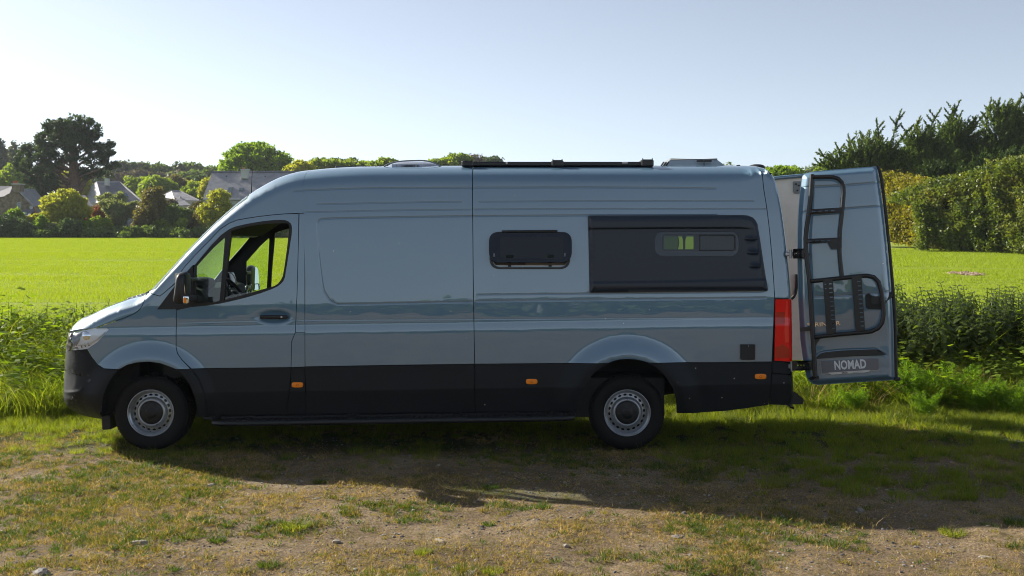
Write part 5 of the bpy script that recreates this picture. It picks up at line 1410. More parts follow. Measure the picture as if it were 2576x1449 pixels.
# verge behind the van: turf, tall grass, nettles
P, r = area_pts(-9.5, 10, 8.2, 15.6, 13500, lambda x, y: in_view(x, y) * smooth(9.3, 11.3, y + 2.4 * (fbm(x, y, 1.1, 4) - .5) + 2.5 * smooth(.9, 3.2, x)) , 1)
scatter('verge_turf', [(blades(60, .13, .11, .0035, .8, seed=i), GRASS) for i in range(5)], P, spin(len(P), r, .1), (.42 + .55 * r.random(len(P))) * (.7 + .6 * smooth(10.2, 12.2, P[:, 1])), label='short grass of the verge under and behind the van')
def tall(x, y):
    edge = 12.2 - .3 * smooth(-3.5, -5, x); return in_view(x, y) * smooth(edge - .5, edge + .6, y + .8 * (fbm(x, y, 1.1) - .5)) * np.where(y > 15.2, .3, 1)
P, r = area_pts(-9.5, 10, 11.4, 15.8, 3600, tall, 2)
scatter('tall_grass', [(blades(90, .46, .13, .0045, .75, 3, .25, seed=20 + i), LUSH if i % 2 else GRASS) for i in range(6)], P, spin(len(P), r, .12), (.5 + .6 * r.random(len(P))) * (1 + 1.2 * smooth(12.0, 14.6, P[:, 1]) + .3 * (P[:, 0] < -3.5)), label='tall backlit grass between the parking ground and the field')
P, r = area_pts(-9.5, 10, 11.2, 14.2, 420, tall, 3)
scatter('dry_stalks', [(blades(14, .62, .10, .0028, .8, 3, .3, seed=40 + i), STRAW) for i in range(4)], P, spin(len(P), r, .15), .6 + .6 * r.random(len(P)), label='dry straw-coloured stalks in the tall grass')
def nettle(seed):
    r = np.random.default_rng(seed); V = []; F = []; Rn = []; H = .95 + .2 * r.random(); bend = r.normal(0, .14, 2)
    pos = lambda t: np.array([bend[0] * t * t, bend[1] * t * t, H * t])
    for s in range(6):
        a, b = pos(s / 6), pos((s + 1) / 6); o = len(V)
        for q, w in ((a, .005), (b, .004)):
            for k in range(3): an = 2.09 * k; V.append(q + np.array([w * math.cos(an), w * math.sin(an), 0]))
        F += [(o, o + 1, o + 4, o + 3), (o + 1, o + 2, o + 5, o + 4), (o + 2, o, o + 3, o + 5)]; Rn += [.2] * 6
    nl = 22
    for i in range(nl):
        t = .12 + .88 * (i / (nl - 1)); c = pos(t); sz = .125 * (1 - .55 * t ** 3) * (.8 + .4 * r.random()) * (1.25 if t < .8 else 1); ph = i * 1.57 + r.normal(0, .25)
        for k in range(2 if i < nl - 1 else 4):
            an = ph + k * (math.pi if i < nl - 1 else math.pi / 2); d = np.array([math.cos(an), math.sin(an), 0]); s = np.array([-d[1], d[0], 0]); dr = -.25 - .5 * r.random() if t < .93 else .3
            b0 = c + d * .012; m1 = c + d * sz * .45 + np.array([0, 0, .12 * sz]); tip = c + d * sz * 1.15 + np.array([0, 0, dr * sz])
            o = len(V); V += [b0, m1 + s * sz * .33 - np.array([0, 0, .1 * sz]), tip, m1 - s * sz * .33 - np.array([0, 0, .1 * sz]), m1]
            F += [(o, o + 1, o + 4), (o + 1, o + 2, o + 4), (o + 2, o + 3, o + 4), (o + 3, o, o + 4)]; Rn += [.3 + .7 * r.random()] * 5
    T = []
    for f in F: T += [f] if len(f) == 3 else [(f[0], f[1], f[2]), (f[0], f[2], f[3])]
    return np_mesh('nettle', np.array(V), tris=np.array(T), rnd=np.array(Rn))
def nmask(x, y):
    right = (x > 3.9 + .5 * (fbm(x, y, .9) - .5)) * smooth(13.3, 13.9, y + 1.2 * (fbm(x, y, .7, 2) - .5))
    left = (x < -4.6) * smooth(13.5, 14.3, y + 1.4 * (fbm(x, y, .8, 2) - .5)) * smooth(-4.2, -5.6, x)
    return in_view(x, y) * np.maximum(right, left * .8) * (y < 15.5)
P0, r = area_pts(-9.5, 10, 13.0, 15.5, 3000, nmask, 4)
LEFTW = leaf_mat('sun_brightened_leaves', [(.07, .12, .015), (.17, .25, .03), (.30, .38, .05)], trans=.62, clump=1.3, spec=.4, rough=.4)  # nettle shapes in a lighter colour, the sun's glow put into it
P = P0[P0[:, 0] < 0]
scatter('weed_bed', [(nettle(20 + i), LEFTW) for i in range(5)], P, spin(len(P), r, .1), (.66 + .34 * r.random(len(P))) * (.75 + .45 * fbm(P[:, 0], P[:, 1], .9)), label='tall sunlit weeds beside the front of the van')
P = P0[P0[:, 0] > 0]
scatter('nettle_bed', [(nettle(i), STEMS) for i in range(6)], P, spin(len(P), r, .07), (np.where(P[:, 0] < 0, 1.0, 1.12)) * (.75 + .3 * r.random(len(P))) * (.85 + .3 * fbm(P[:, 0], P[:, 1], .9)), label='dense bed of dark stinging nettles along the field edge')
def weed(seed):
    r = np.random.default_rng(seed); V = []; F = []; Rn = []
    for s_ in range(5):
        H = .35 + .4 * r.random(); off = r.normal(0, .09, 2); lean = r.normal(0, .12, 2); ph = r.random() * 6
        for i in range(11):
            t = (i + 1) / 11; c = np.array([off[0] + lean[0] * t * t, off[1] + lean[1] * t * t, H * t]); an = ph + i * 2.4; d = np.array([math.cos(an), math.sin(an), .15 - .3 * r.random()]); s = np.array([-d[1], d[0], .3 * r.normal()]); sz = .05 + .07 * (1 - t) * r.random() + .03
            o = len(V); V += [c, c + d * sz * .5 + s * sz * .3, c + d * sz * 1.1, c + d * sz * .5 - s * sz * .3]; F += [(o, o + 1, o + 2), (o, o + 2, o + 3)]; Rn += [r.random()] * 4
    return np_mesh('weed', np.array(V), tris=np.array(F), rnd=np.array(Rn))
P, r = area_pts(-9.5, 10, 11.9, 15.6, 1500, lambda x, y: tall(x, y) * smooth(.42, .6, fbm(x, y, 1.5, 3)) * np.where(x < 0, 1, .5), 12)
scatter('leafy_weeds', [(weed(i), LUSH) for i in range(5)], P, spin(len(P), r, .1), (.7 + .5 * r.random(len(P))) * (1 + .5 * smooth(12.5, 14.5, P[:, 1])), label='leafy bright green weeds mixed into the tall grass')
def fern(seed):
    r = np.random.default_rng(seed); PP = []; 
    for s in range(14):
        a = r.random() * 6.28; ln = .35 + .2 * r.random(); d = np.array([math.cos(a), math.sin(a)]) * (.25 + .3 * r.random())
        for t in np.linspace(.15, 1, 30):
            c = np.array([d[0] * t ** 1.5 * ln * 1.6, d[1] * t ** 1.5 * ln * 1.6, ln * t * (1.25 - .25 * t)]); w = .09 * (1.15 - t)
            PP += [c + r.normal(0, w, 3) * [1, 1, .5] for _ in range(14)]
    PP = np.array(PP); V, Q, R_ = leaf_cloud(PP, .0065, r, aspect=7); return np_mesh('feathery_plant', V, quads=Q, rnd=R_)
FENNEL = leaf_mat('fennel_green', [(.07, .14, .012), (.12, .22, .015), (.18, .28, .03)], trans=.6, clump=2)
ferns = [fern(i) for i in range(3)]
for m_ in ferns: m_.materials.append(FENNEL)
FP = [((2300, 985, 12.35), 1.1, 'tallest bright feathery fennel clump just right of the open rear door'), ((2385, 990, 12.3), 1.0, 'bright fennel clump second from the rear door in front of the nettles'), ((2455, 1010, 12.0), .75, 'low fennel clump between tall grass and the shaded verge at right'),
      ((2540, 1035, 11.8), .8, 'feathery fennel clump at the right picture edge under the nettles'), ((2330, 1040, 11.7), .6, 'small fennel clump in front of the tallest one by the rear door'), ((2150, 1015, 12.0), .55, 'small fennel clump below the number plate door')]
for i, ((px, py, Y), s, lb) in enumerate(FP):
    x = (px - 1288) * Y / FPX; o = link_mesh('fennel_plant', ferns[i % 3], None, None, (x, Y, float(ground_z(x, Y)) - .01)); o.scale = (s, s, s); o.rotation_euler.z = i * 1.3
    tag(o, lb, 'plant', 'feathery fennel plants on the verge')

# ------------------------------------------------------------------ the bare foreground: turf remnants, straw, stones
green_m = lambda x, y: in_view(x, y, .4) * np.clip(smooth(.50, .64, fbm(x * .8, y, 1.7, 4)) * .8 + smooth(-1.5, -3.2, x) * smooth(.40, .6, fbm(x, y, 1.1, 3)) * .8 + .04, 0, 1)
P, r = area_pts(-6, 6.3, 5.3, 10.9, 22000, green_m, 5)
scatter('green_turf', [(blades(30, .028, .035, .0021, 1.1, 2, seed=60 + i), GREEN if i % 3 else TURF) for i in range(6)], P, spin(len(P), r, .2), .6 + .9 * r.random(len(P)), label='low green turf growing in patches on the bare ground')
dry_m = lambda x, y: in_view(x, y, .4) * np.clip(smooth(.44, .60, fbm(x, y * 1.2, 1.3, 5)) + .10, 0, 1)
P, r = area_pts(-6, 6.3, 5.3, 11.2, 36000, dry_m, 6)
scatter('thin_dry_turf', [(blades(16, .024, .04, .0019, 1.5, 2, .2, seed=70 + i), TURF if i % 2 else STRAW) for i in range(6)], P, spin(len(P), r, .25), .6 + .9 * r.random(len(P)), label='thin yellowish dry turf on the gravelly ground')
P, r = area_pts(-6, 6.3, 5.3, 10.2, 11000, lambda x, y: in_view(x, y, .4) * 1., 7)
scatter('straw_litter', [(blades(3, .035, .03, .0016, 2.5, 2, .6, seed=80 + i), STRAW) for i in range(5)], P, spin(len(P), r, 1.2), .4 + 1.0 * r.random(len(P)), label='scattered bits of straw on the ground')
def rock(seed, flat=.5, sub=1):
    import bmesh
    r = np.random.default_rng(seed); bm = bmesh.new(); bmesh.ops.create_icosphere(bm, subdivisions=sub, radius=1)
    ax = np.array([1, .55 + .4 * r.random(), flat * (.6 + .6 * r.random())])
    cuts = [(r.normal(size=3), .55 + .35 * r.random()) for _ in range(7)]
    for v in bm.verts:
        c = np.array(v.co)
        for n_, d in cuts:
            n_ = n_ / np.linalg.norm(n_); k = c @ n_
            if k > d: c = c - n_ * (k - d) * .9
        v.co = Vector(c * ax * (1 + .08 * r.normal()))
    me = bpy.data.meshes.new('stone'); bm.to_mesh(me); bm.free(); return me
ST = [principled('grey_stone', (.20, .19, .185), .85, var=.3, vscale=9, bump=.4, bscale=40), principled('pale_stone', (.33, .30, .25), .85, var=.25, vscale=9, bump=.4, bscale=40), principled('dark_slate_stone', (.075, .075, .08), .75, var=.3, vscale=9)]
pm_ = lambda x, y: in_view(x, y, .4) * (.25 + .9 * smooth(.42, .62, fbm(x + 9, y, 1.2, 4)))
P, r = area_pts(-6, 6.3, 5.3, 10.6, 36000, pm_, 8)
sc = np.exp(r.normal(-5.2, .5, len(P))); P[:, 2] += sc * .1
scatter('gravel', [(rock(i, .45), ST[i % 3]) for i in range(9)], P, spin(len(P), r, .25), np.stack([sc, sc, sc], 1), label='small stones and gravel strewn over the ground')
big = [rock(100 + i, .28 if i % 3 else .5, 3) for i in range(5)]
stones = [((1775, 1337), .030, 1, 'small white pebble standing out right of centre on the ground'), ((1705, 1352), .055, 0, 'long thin flat stone left of the small white pebble'), ((1104, 1362), .055, 1, 'flat pale stone below the front door, nearest to it of the pale ones'),
          ((350, 1368), .07, 1, 'broad flat pale stone at the lower left of the ground'), ((1180, 1442), .05, 1, 'pale flat stone at the bottom edge near the middle'), ((105, 1447), .07, 0, 'grey slab half buried in the bottom left corner'), ((1080, 1445), .022, 2, 'small dark stone at the bottom edge left of the middle'),
          ((2165, 1285), .06, 0, 'flat grey stone at the edge of the van shadow towards the right'), ((2480, 1404), .045, 1, 'flat pale stone near the bottom right corner'), ((795, 1255), .035, 0, 'grey stone in the sunlit ground in front of the driver door'), ((530, 1222), .04, 1, 'pale flat stone in front of the front wheel'), ((1930, 1345), .05, 0, 'flat grey stone in the sun below the rear wheel shadow'),
          ((2120, 1396), .024, 2, 'dark angular pebble in the sun at lower right')]
for i, ((px, py), s, m_, lb) in enumerate(stones):
    Y = 6.5
    for _ in range(25):
        x = (px - 1288) * Y / FPX; Y = (EYE - float(ground_z(x, Y))) * FPX / (py - 605)
    me = big[i % 5].copy(); me.materials.clear(); me.materials.append(ST[m_]); o = link_mesh('stone', me, None, None, (x, Y, float(ground_z(x, Y)) + s * .05)); o.scale = (s, s * .8, s if m_ != 1 or s < .035 else s * .8); o.rotation_euler = (.05, .03, i * 1.1)
    for p_ in me.polygons: p_.use_smooth = False
    tag(o, lb, 'stone', 'larger stones lying on the ground')
tufts = [((745, 1330), .10, .9, 'broad green tuft with thin stalks in the sunlit ground'), ((545, 1362), .065, 1, 'small dense bright green tuft at lower left'), ((675, 1425), .07, 0, 'dark leafy rosette-like tuft near the bottom left'), ((1065, 1392), .06, .5, 'dry green tuft at the bottom left of the middle'), ((1232, 1228), .07, 0, 'blue-green tuft right on the edge of the van shadow'),
         ((1228, 1322), .05, 1, 'small bright tuft in the sun below the middle of the van'), ((1365, 1277), .07, 1, 'flat bright green tuft just below the shadow edge'), ((1080, 1140), .11, .2, 'grass tuft in shadow under the side step'), ((1840, 1145), .16, .2, 'large grass tuft in the shadow right of the rear wheel'), ((2110, 1115), .15, .4, 'bushy grass tuft in the shadow under the tail'),
         ((2200, 1210), .14, .3, 'spreading grass tuft in the shadow at right below the rear door'), ((2555, 1318), .09, 1, 'green tuft at the right edge beside the shadow'), ((1240, 1440), .07, .6, 'grass tuft at the bottom edge in the middle'), ((2395, 1345), .09, .6, 'wide thin tuft in the sun at the lower right'), ((805, 1215), .06, 1, 'tiny bright tuft at the shadow edge below the driver door')]
for i, ((px, py), s, g_, lb) in enumerate(tufts):
    Y = 6.5
    for _ in range(25):
        x = (px - 1288) * Y / FPX; Y = (EYE - float(ground_z(x, Y))) * FPX / (py - 605)
    me = blades(int(120 + 900 * s), s * .75, s * .9, .0022, .9, 3, .25, seed=200 + i); me.materials.append(GREEN if g_ in (0, 1) else GRASS)
    tag(link_mesh('grass_tuft', me, None, None, (x, Y, float(ground_z(x, Y)) - .002)), lb, 'grass tuft', 'grass tufts on the bare ground')
# ------------------------------------------------------------------ trees, bushes, hedges
def G(x, y): return float(ground_z(x, y))
BARK = principled('bark', (.07, .055, .045), .95, var=.3, vscale=4, bump=.5, bscale=20)
BARK_RED = principled('pine_bark', (.13, .085, .065), .95, var=.3, vscale=3, bump=.5, bscale=10)
def crown_arr(blobs, Y, n, cr, leaf, r, aspect=1.6, per=46, flat=0., fill=.3, depth=1.0, droop=0., up=None):
    """leaf clumps over a set of ellipsoids given by picture position and size at depth Y"""
    k = Y / FPX; sat = []
    for b in blobs:                                            # ragged outline: smaller tufts of foliage on every mass
        for _ in range(0 if b[2] > 85 or (len(blobs) == 4 and blobs[0][2] > 85) else 3 if b[2] > 6 else 1):
            a = r.random() * 6.28; q = .95 + .2 * r.random(); sat.append((b[0] + math.cos(a) * b[2] * q, b[1] - abs(math.sin(a)) * b[3] * q if r.random() < .8 else b[1] + math.sin(a) * b[3] * .5, b[2] * .22 + 1, b[3] * .25 + 1))
    blobs = list(blobs) + sat
    area = np.array([b[2] * b[3] for b in blobs], float); cnt = np.maximum(2, (n * area / area.sum()).astype(int)); C = []
    for b, m in zip(blobs, cnt):
        c = at(b[0], b[1], Y + (b[4] if len(b) > 4 else 0)); d = r.normal(size=(m, 3)); d /= np.linalg.norm(d, axis=1)[:, None]
        rad = np.where(r.random(m) < fill, r.random(m) ** .5 * .8, 0.74 + .40 * r.random(m))[:, None]
        C.append(np.array(tuple(c)) + d * rad * np.array([b[2] * k, max(b[2], b[3]) * k * depth, b[3] * k]))
    C = np.vstack(C); m = len(C); sc = cr * (.6 + .8 * r.random(m))
    d = r.normal(size=(m * per, 3)); d /= np.linalg.norm(d, axis=1)[:, None]; rr = (r.random(m * per) ** .45)[:, None]
    P = np.repeat(C, per, 0) + d * rr * np.repeat(sc, per)[:, None] * np.array([1, 1, .75])
    V, Q, R_ = leaf_cloud(P, leaf, r, flat, up, aspect, droop); R_ = R_ * .6 + np.repeat(np.repeat(r.random(m), per), 4) * .4
    return V, Q, R_
def limbs(paths, n=6):
    b = MB()
    for pts, r0, r1 in paths:
        P_ = catmull([tuple(p) for p in pts], .6) if len(pts) > 2 else np.array([tuple(p) for p in pts]); m = len(P_)
        b.tube([tuple(p) for p in P_], [r0 + (r1 - r0) * i / (m - 1) for i in range(m)], n)
    return b
def plant(name, label, cat, Y, blobs, n, cr, leaf, mat, seed, trunk=None, bark=None, group=None, base=None, **kw):
    r = np.random.default_rng(seed); bx = base[0] if base else blobs[0][0]; x = (bx - 1288) * Y / FPX; g = G(x, Y)
    root = empty(name, (x, Y, g), label, cat, group)
    V, Q, R_ = crown_arr(blobs, Y, n, cr, leaf, r, **kw)
    low = V[:, 2] < ground_z(V[:, 0], V[:, 1]); V[low, 2] = ground_z(V[low, 0], V[low, 1]) + .02 + .1 * r.random(low.sum())
    me = np_mesh('crown', V, quads=Q, rnd=R_); me.materials.append(mat); link_mesh('crown' if cat == 'tree' else 'foliage', me, None, root)
    if trunk is None:
        top = at(blobs[0][0], blobs[0][1], Y); trunk = [([(x, Y, g - .3), (x + .05, Y, (g + top.z) / 2), (top.x, Y, top.z)], max(.06, (top.z - g) * .035), .03)]
        for b in blobs[1:6]:
            c = at(b[0], b[1], Y); trunk.append(([(x, Y, g + (c.z - g) * .35), ((x + c.x) / 2, Y, (g + c.z) / 2 + .3), (c.x, Y, c.z)], max(.04, (top.z - g) * .018), .02))
    limbs(trunk).build('trunk' if cat == 'tree' else 'stem', bark or BARK, root)
    return root
PINE = leaf_mat('pine_needles', [(.02, .042, .024), (.045, .08, .04), (.09, .125, .06)], trans=.28, clump=.35, rough=.6)
CHEST = leaf_mat('chestnut_leaves', [(.09, .16, .012), (.17, .27, .02), (.28, .37, .04)], trans=.55, clump=.5)
YEL = leaf_mat('yellow_green_leaves', [(0.178, 0.208, 0.022), (0.327, 0.342, 0.037), (0.475, 0.446, 0.075)], trans=.5, clump=.6)
SPRING = leaf_mat('spring_leaves', [(0.096, 0.160, 0.019), (0.191, 0.271, 0.032), (0.303, 0.351, 0.056)], trans=.5, clump=.4)
DARKG = leaf_mat('dark_green_leaves', [(0.031, 0.062, 0.022), (0.066, 0.114, 0.040), (0.121, 0.177, 0.062)], trans=.25, clump=.6)
MIDG = leaf_mat('mid_green_leaves', [(0.056, 0.100, 0.027), (0.110, 0.170, 0.044), (0.180, 0.240, 0.070)], trans=.35, clump=.6)
BROWNG = leaf_mat('brownish_leaves', [(.08, .075, .03), (.15, .135, .055), (.23, .20, .08)], trans=.4, clump=.8)
GREYW = leaf_mat('grey_winter_twigs', [(0.078, 0.070, 0.062), (0.133, 0.118, 0.102), (0.187, 0.164, 0.140)], trans=.2, clump=.3)
SILV = leaf_mat('silvery_leaves', [(0.117, 0.143, 0.078), (0.208, 0.247, 0.130), (0.338, 0.364, 0.221)], trans=.4, clump=.8)
REDL = leaf_mat('red_new_leaves', [(0.117, 0.078, 0.039), (0.286, 0.104, 0.065), (0.442, 0.130, 0.091)], trans=.4, clump=1.2)
HEDY = leaf_mat('golden_hedge_leaves', [(0.081, 0.095, 0.014), (0.203, 0.189, 0.020), (0.365, 0.311, 0.041)], trans=.45, clump=.8, spec=.3, rough=.5)
HEDB = leaf_mat('laurel_hedge_leaves', [(.03, .055, .012), (.085, .13, .024), (.19, .22, .04), (.22, .15, .065)], trans=.42, clump=.8, spec=.4, rough=.45)
CYP = leaf_mat('cypress_scales', [(.030, .062, .018), (.085, .135, .038), (.20, .25, .075)], trans=.5, clump=.8)
CYPL = leaf_mat('young_conifer_scales', [(.024, .05, .012), (.05, .09, .022), (.085, .13, .035)], trans=.3, clump=.8)
HAZY = leaf_mat('haze_tinted_leaves', [(0.054, 0.078, 0.060), (0.096, 0.120, 0.090), (0.144, 0.162, 0.120)], trans=.3, clump=.1)  # haze of distance put into a greyed leaf colour

# --- the big umbrella-crowned pine
pads = [(185, 312, 45, 18), (150, 322, 35, 16), (222, 325, 27, 14), (130, 343, 28, 13), (190, 342, 50, 16), (236, 344, 13, 7), (150, 368, 40, 13), (100, 352, 15, 8), (85, 371, 21, 10), (58, 378, 13, 8), (60, 396, 22, 10), (108, 386, 30, 14),
        (88, 410, 34, 12), (58, 420, 20, 10), (72, 438, 27, 10), (108, 430, 30, 12), (92, 455, 25, 10), (124, 455, 20, 10), (104, 480, 17, 10), (115, 500, 15, 9), (136, 400, 30, 12), (150, 424, 22, 8), (200, 373, 33, 9), (240, 371, 29, 8), (263, 367, 17, 7),
        (255, 385, 27, 7), (225, 394, 28, 6), (268, 398, 13, 5), (188, 398, 22, 6), (240, 411, 28, 6), (276, 417, 19, 6), (222, 432, 27, 7), (255, 437, 20, 5), (212, 445, 18, 4), (170, 350, 45, 16), (212, 350, 25, 9), (130, 470, 14, 7)]
rp = np.random.default_rng(5); pads = [p + (rp.normal(0, 1.6),) for p in pads]
PY = 130; tr = []
g0 = G((187 - 1288) * PY / FPX, PY); b0 = at(188, 520, PY); b0.z = g0 - .5
tr.append(([b0, at(187, 480, PY), at(187, 440, PY), at(184, 400, PY), at(186, 350, PY), at(188, 318, PY)], .95, .16))
tr.append(([at(184, 500, PY), at(172, 470, PY + .5), at(160, 452, PY), at(148, 436, PY), at(120, 420, PY)], .42, .12)); tr.append(([at(192, 500, PY), at(203, 472, PY), at(214, 455, PY), at(235, 436, PY), at(262, 424, PY)], .40, .10))
for p in pads: 
    if p[2] > 13: tr.append(([at(186, min(470, p[1] + 35), PY), at((186 + p[0]) / 2, p[1] + 16, PY + p[4] * .5), at(p[0], p[1], PY + p[4])], .17, .04))
plant('pine_tree', 'tall dark pine with spreading flat-layered crown and reddish trunk', 'tree', PY, pads, 620, .5, .16, PINE, 1, tr, BARK_RED, base=(187, 0), aspect=2.6, per=34, flat=.3, fill=.2, depth=.5, up=np.array([0, 0, .5]))
# --- other trees
T = [
 ('chestnut_tree', 'round bright green domed tree rising behind the large slate roof', 168, [(643, 436, 88, 68), (603, 440, 48, 44), (686, 440, 48, 44), (645, 405, 56, 40)], 1500, .62, .30, CHEST),
 ('poplar_tree', 'thin pale poplar left of the big pine', 225, [(36, 405, 8, 32), (35, 382, 6, 18)], 120, .6, .3, HAZY),
 ('poplar_tree', 'dark poplar cut by the left picture edge', 215, [(-2, 415, 14, 40), (0, 385, 9, 26), (8, 445, 18, 25)], 220, .8, .35, HAZY),
 ('broadleaf_tree', 'yellow-green tree behind the big pine at its left', 175, [(35, 458, 28, 30), (10, 470, 25, 28), (60, 475, 22, 25)], 420, .8, .35, SPRING),
 ('broadleaf_tree', 'bright yellow tree behind the pine trunk', 165, [(205, 470, 20, 16), (165, 462, 24, 18), (220, 480, 16, 12)], 300, .7, .32, YEL),
 ('broadleaf_tree', 'bright yellow-green tree right of the hip-roofed house', 190, [(348, 478, 26, 24), (330, 486, 20, 18), (365, 470, 18, 18)], 360, .8, .34, SPRING),
 ('broadleaf_tree', 'yellow-green bushy tree left of the pavilion roof', 182, [(398, 473, 32, 22), (380, 485, 24, 20), (420, 480, 20, 18)], 420, .8, .34, SPRING),
 ('bare_tree', 'brownish bare-twigged tree behind the pavilion roof', 186, [(444, 467, 24, 17), (455, 478, 15, 12)], 240, .8, .26, BROWNG),
 ('broadleaf_tree', 'yellow tree right behind the pavilion roof', 192, [(472, 475, 16, 15), (462, 484, 14, 10)], 180, .8, .3, YEL),
 ('broadleaf_tree', 'green rounded tree between the pavilion and the large slate roof', 175, [(497, 488, 25, 20), (510, 478, 14, 14), (484, 495, 16, 14)], 330, .7, .3, SPRING),
 ('conifer_tree', 'small pointed blue-green conifer above the pavilion', 200, [(474, 462, 6, 8), (474, 454, 4, 8)], 90, .5, .25, MIDG),
 ('dark_tree', 'dark rounded tree at the left end of the large slate roof', 195, [(507, 460, 13, 13), (500, 470, 12, 10)], 180, .7, .3, DARKG),
 ('broadleaf_tree', 'yellow tree at the left verge of the large slate roof', 170, [(522, 470, 13, 16), (518, 485, 10, 12)], 200, .7, .28, YEL),
 ('broadleaf_tree', 'olive tree on the skyline left of the chestnut dome', 240, [(540, 432, 18, 9), (530, 437, 16, 9), (555, 436, 15, 9)], 240, .9, .32, MIDG),
 ('broadleaf_tree', 'yellowish tree seen over the front of the van roof', 160, [(757, 425, 28, 13), (740, 432, 16, 12)], 260, .6, .28, YEL),
 ('broadleaf_tree', 'green tree seen over the van roof left of the skylight dome', 170, [(820, 419, 38, 14), (795, 424, 30, 14), (855, 421, 26, 12)], 360, .65, .28, SPRING),
 ('broadleaf_tree', 'yellow-green tree above the solar panel of the van', 172, [(895, 421, 34, 12), (925, 424, 20, 10)], 300, .6, .28, SPRING),
 ('dark_tree', 'small dark treetop peeping above the yellow-green trees', 220, [(848, 407, 9, 4), (885, 407, 9, 4), (866, 411, 18, 4)], 90, .7, .3, DARKG),
 ('broadleaf_tree', 'thin twiggy treetop just left of the skylight dome', 150, [(970, 412, 22, 9), (955, 418, 22, 8)], 150, .5, .22, SPRING),
 ('broadleaf_tree', 'green treetop between the skylight dome and the roof rail', 160, [(1112, 413, 26, 9), (1092, 416, 24, 8)], 200, .55, .25, SPRING),
 ('broadleaf_tree', 'taller green treetop next to the first bracket of the roof rail', 165, [(1152, 404, 22, 12), (1140, 410, 24, 10), (1172, 407, 12, 8)], 240, .6, .26, SPRING),
 ('bare_tree', 'thin grey bare treetop above the roof rail', 190, [(1195, 400, 14, 8), (1190, 408, 20, 7)], 90, .7, .18, GREYW),
 ('dark_tree', 'flat dark treetop above the left part of the roof rail', 200, [(1236, 405, 26, 6), (1215, 403, 12, 5)], 130, .6, .26, DARKG),
 ('broadleaf_tree', 'round green treetop between the van tail and the open door', 95, [(1973, 437, 34, 15), (1955, 444, 30, 14), (1995, 445, 26, 12)], 380, .35, .17, CHEST),
 ('broadleaf_tree', 'small bright treetop left under the windswept cypresses', 70, [(2065, 440, 20, 13), (2090, 445, 20, 12)], 160, .25, .12, SPRING),
]
for i, (nm, lb, Y, bl, n, cr, lf, mt) in enumerate(T):
    plant(nm, lb, 'tree', Y, bl, n, cr, lf, mt, 100 + i, group='trees around the village', per=26)
HT = [(285, 432, 14, 10, DARKG), (307, 424, 14, 13, HAZY), (339, 425, 12, 12, DARKG), (359, 428, 12, 10, HAZY), (385, 425, 24, 10, MIDG), (410, 430, 18, 10, MIDG), (448, 428, 20, 12, DARKG), (486, 427, 17, 13, MIDG), (508, 436, 12, 9, GREYW), (468, 440, 14, 12, DARKG), (425, 445, 12, 11, DARKG), (262, 440, 12, 9, HAZY), (18, 425, 10, 12, HAZY)]
words_ = ['dark skyline tree nearest the pine', 'hazy skyline conifer second from the pine', 'dark skyline tree third from the pine', 'hazy grey skyline treetop above the yellow trees', 'wide green skyline tree above the brown wood', 'green skyline tree at the right end of the brown wood', 'ragged dark skyline tree above the pavilion', 'pointed green skyline tree beside the ragged dark one', 'grey leafless skyline tree left of the olive one', 'dark tree on the slope under the ragged skyline tree', 'dark tree at the right edge of the brown wood', 'hazy low tree just right of the pine crown', 'hazy treetop between the two poplars']
for i, (x, y, rx, ry, mt) in enumerate(HT):
    plant('skyline_tree', words_[i], 'tree', 268, [(x, y, rx, ry), (x + 3, y + 9, rx * 1.2, ry)], 110, 1.1, .5, mt, 300 + i, group='trees on the distant hill', per=24)
r = np.random.default_rng(77); bl = [(x, 455 + 4 * math.sin(x * .05) + r.normal(0, 1), 16, 14) for x in range(250, 470, 13)]
V, Q, R_ = crown_arr(bl, 255, 1100, 1.1, .45, r, per=22); me = np_mesh('brown_wood', V, quads=Q, rnd=R_); me.materials.append(GREYW); tag(link_mesh('brown_wood', me), 'brown leafless wood on the far slope', kind='stuff')
bl = [(x, 462 + r.normal(0, 3), 22, 20) for x in list(range(-700, 260, 16)) + list(range(440, 620, 16))] + [(x, 450 + r.normal(0, 3), 30, 20) for x in range(620, 2140, 26)]
V, Q, R_ = crown_arr(bl, 250, 3600, 1.3, .6, r, per=20); me = np_mesh('far_woodland', V, quads=Q, rnd=R_); me.materials.append(MIDG); tag(link_mesh('far_woodland', me), 'far woodland closing the view behind the village', kind='stuff')

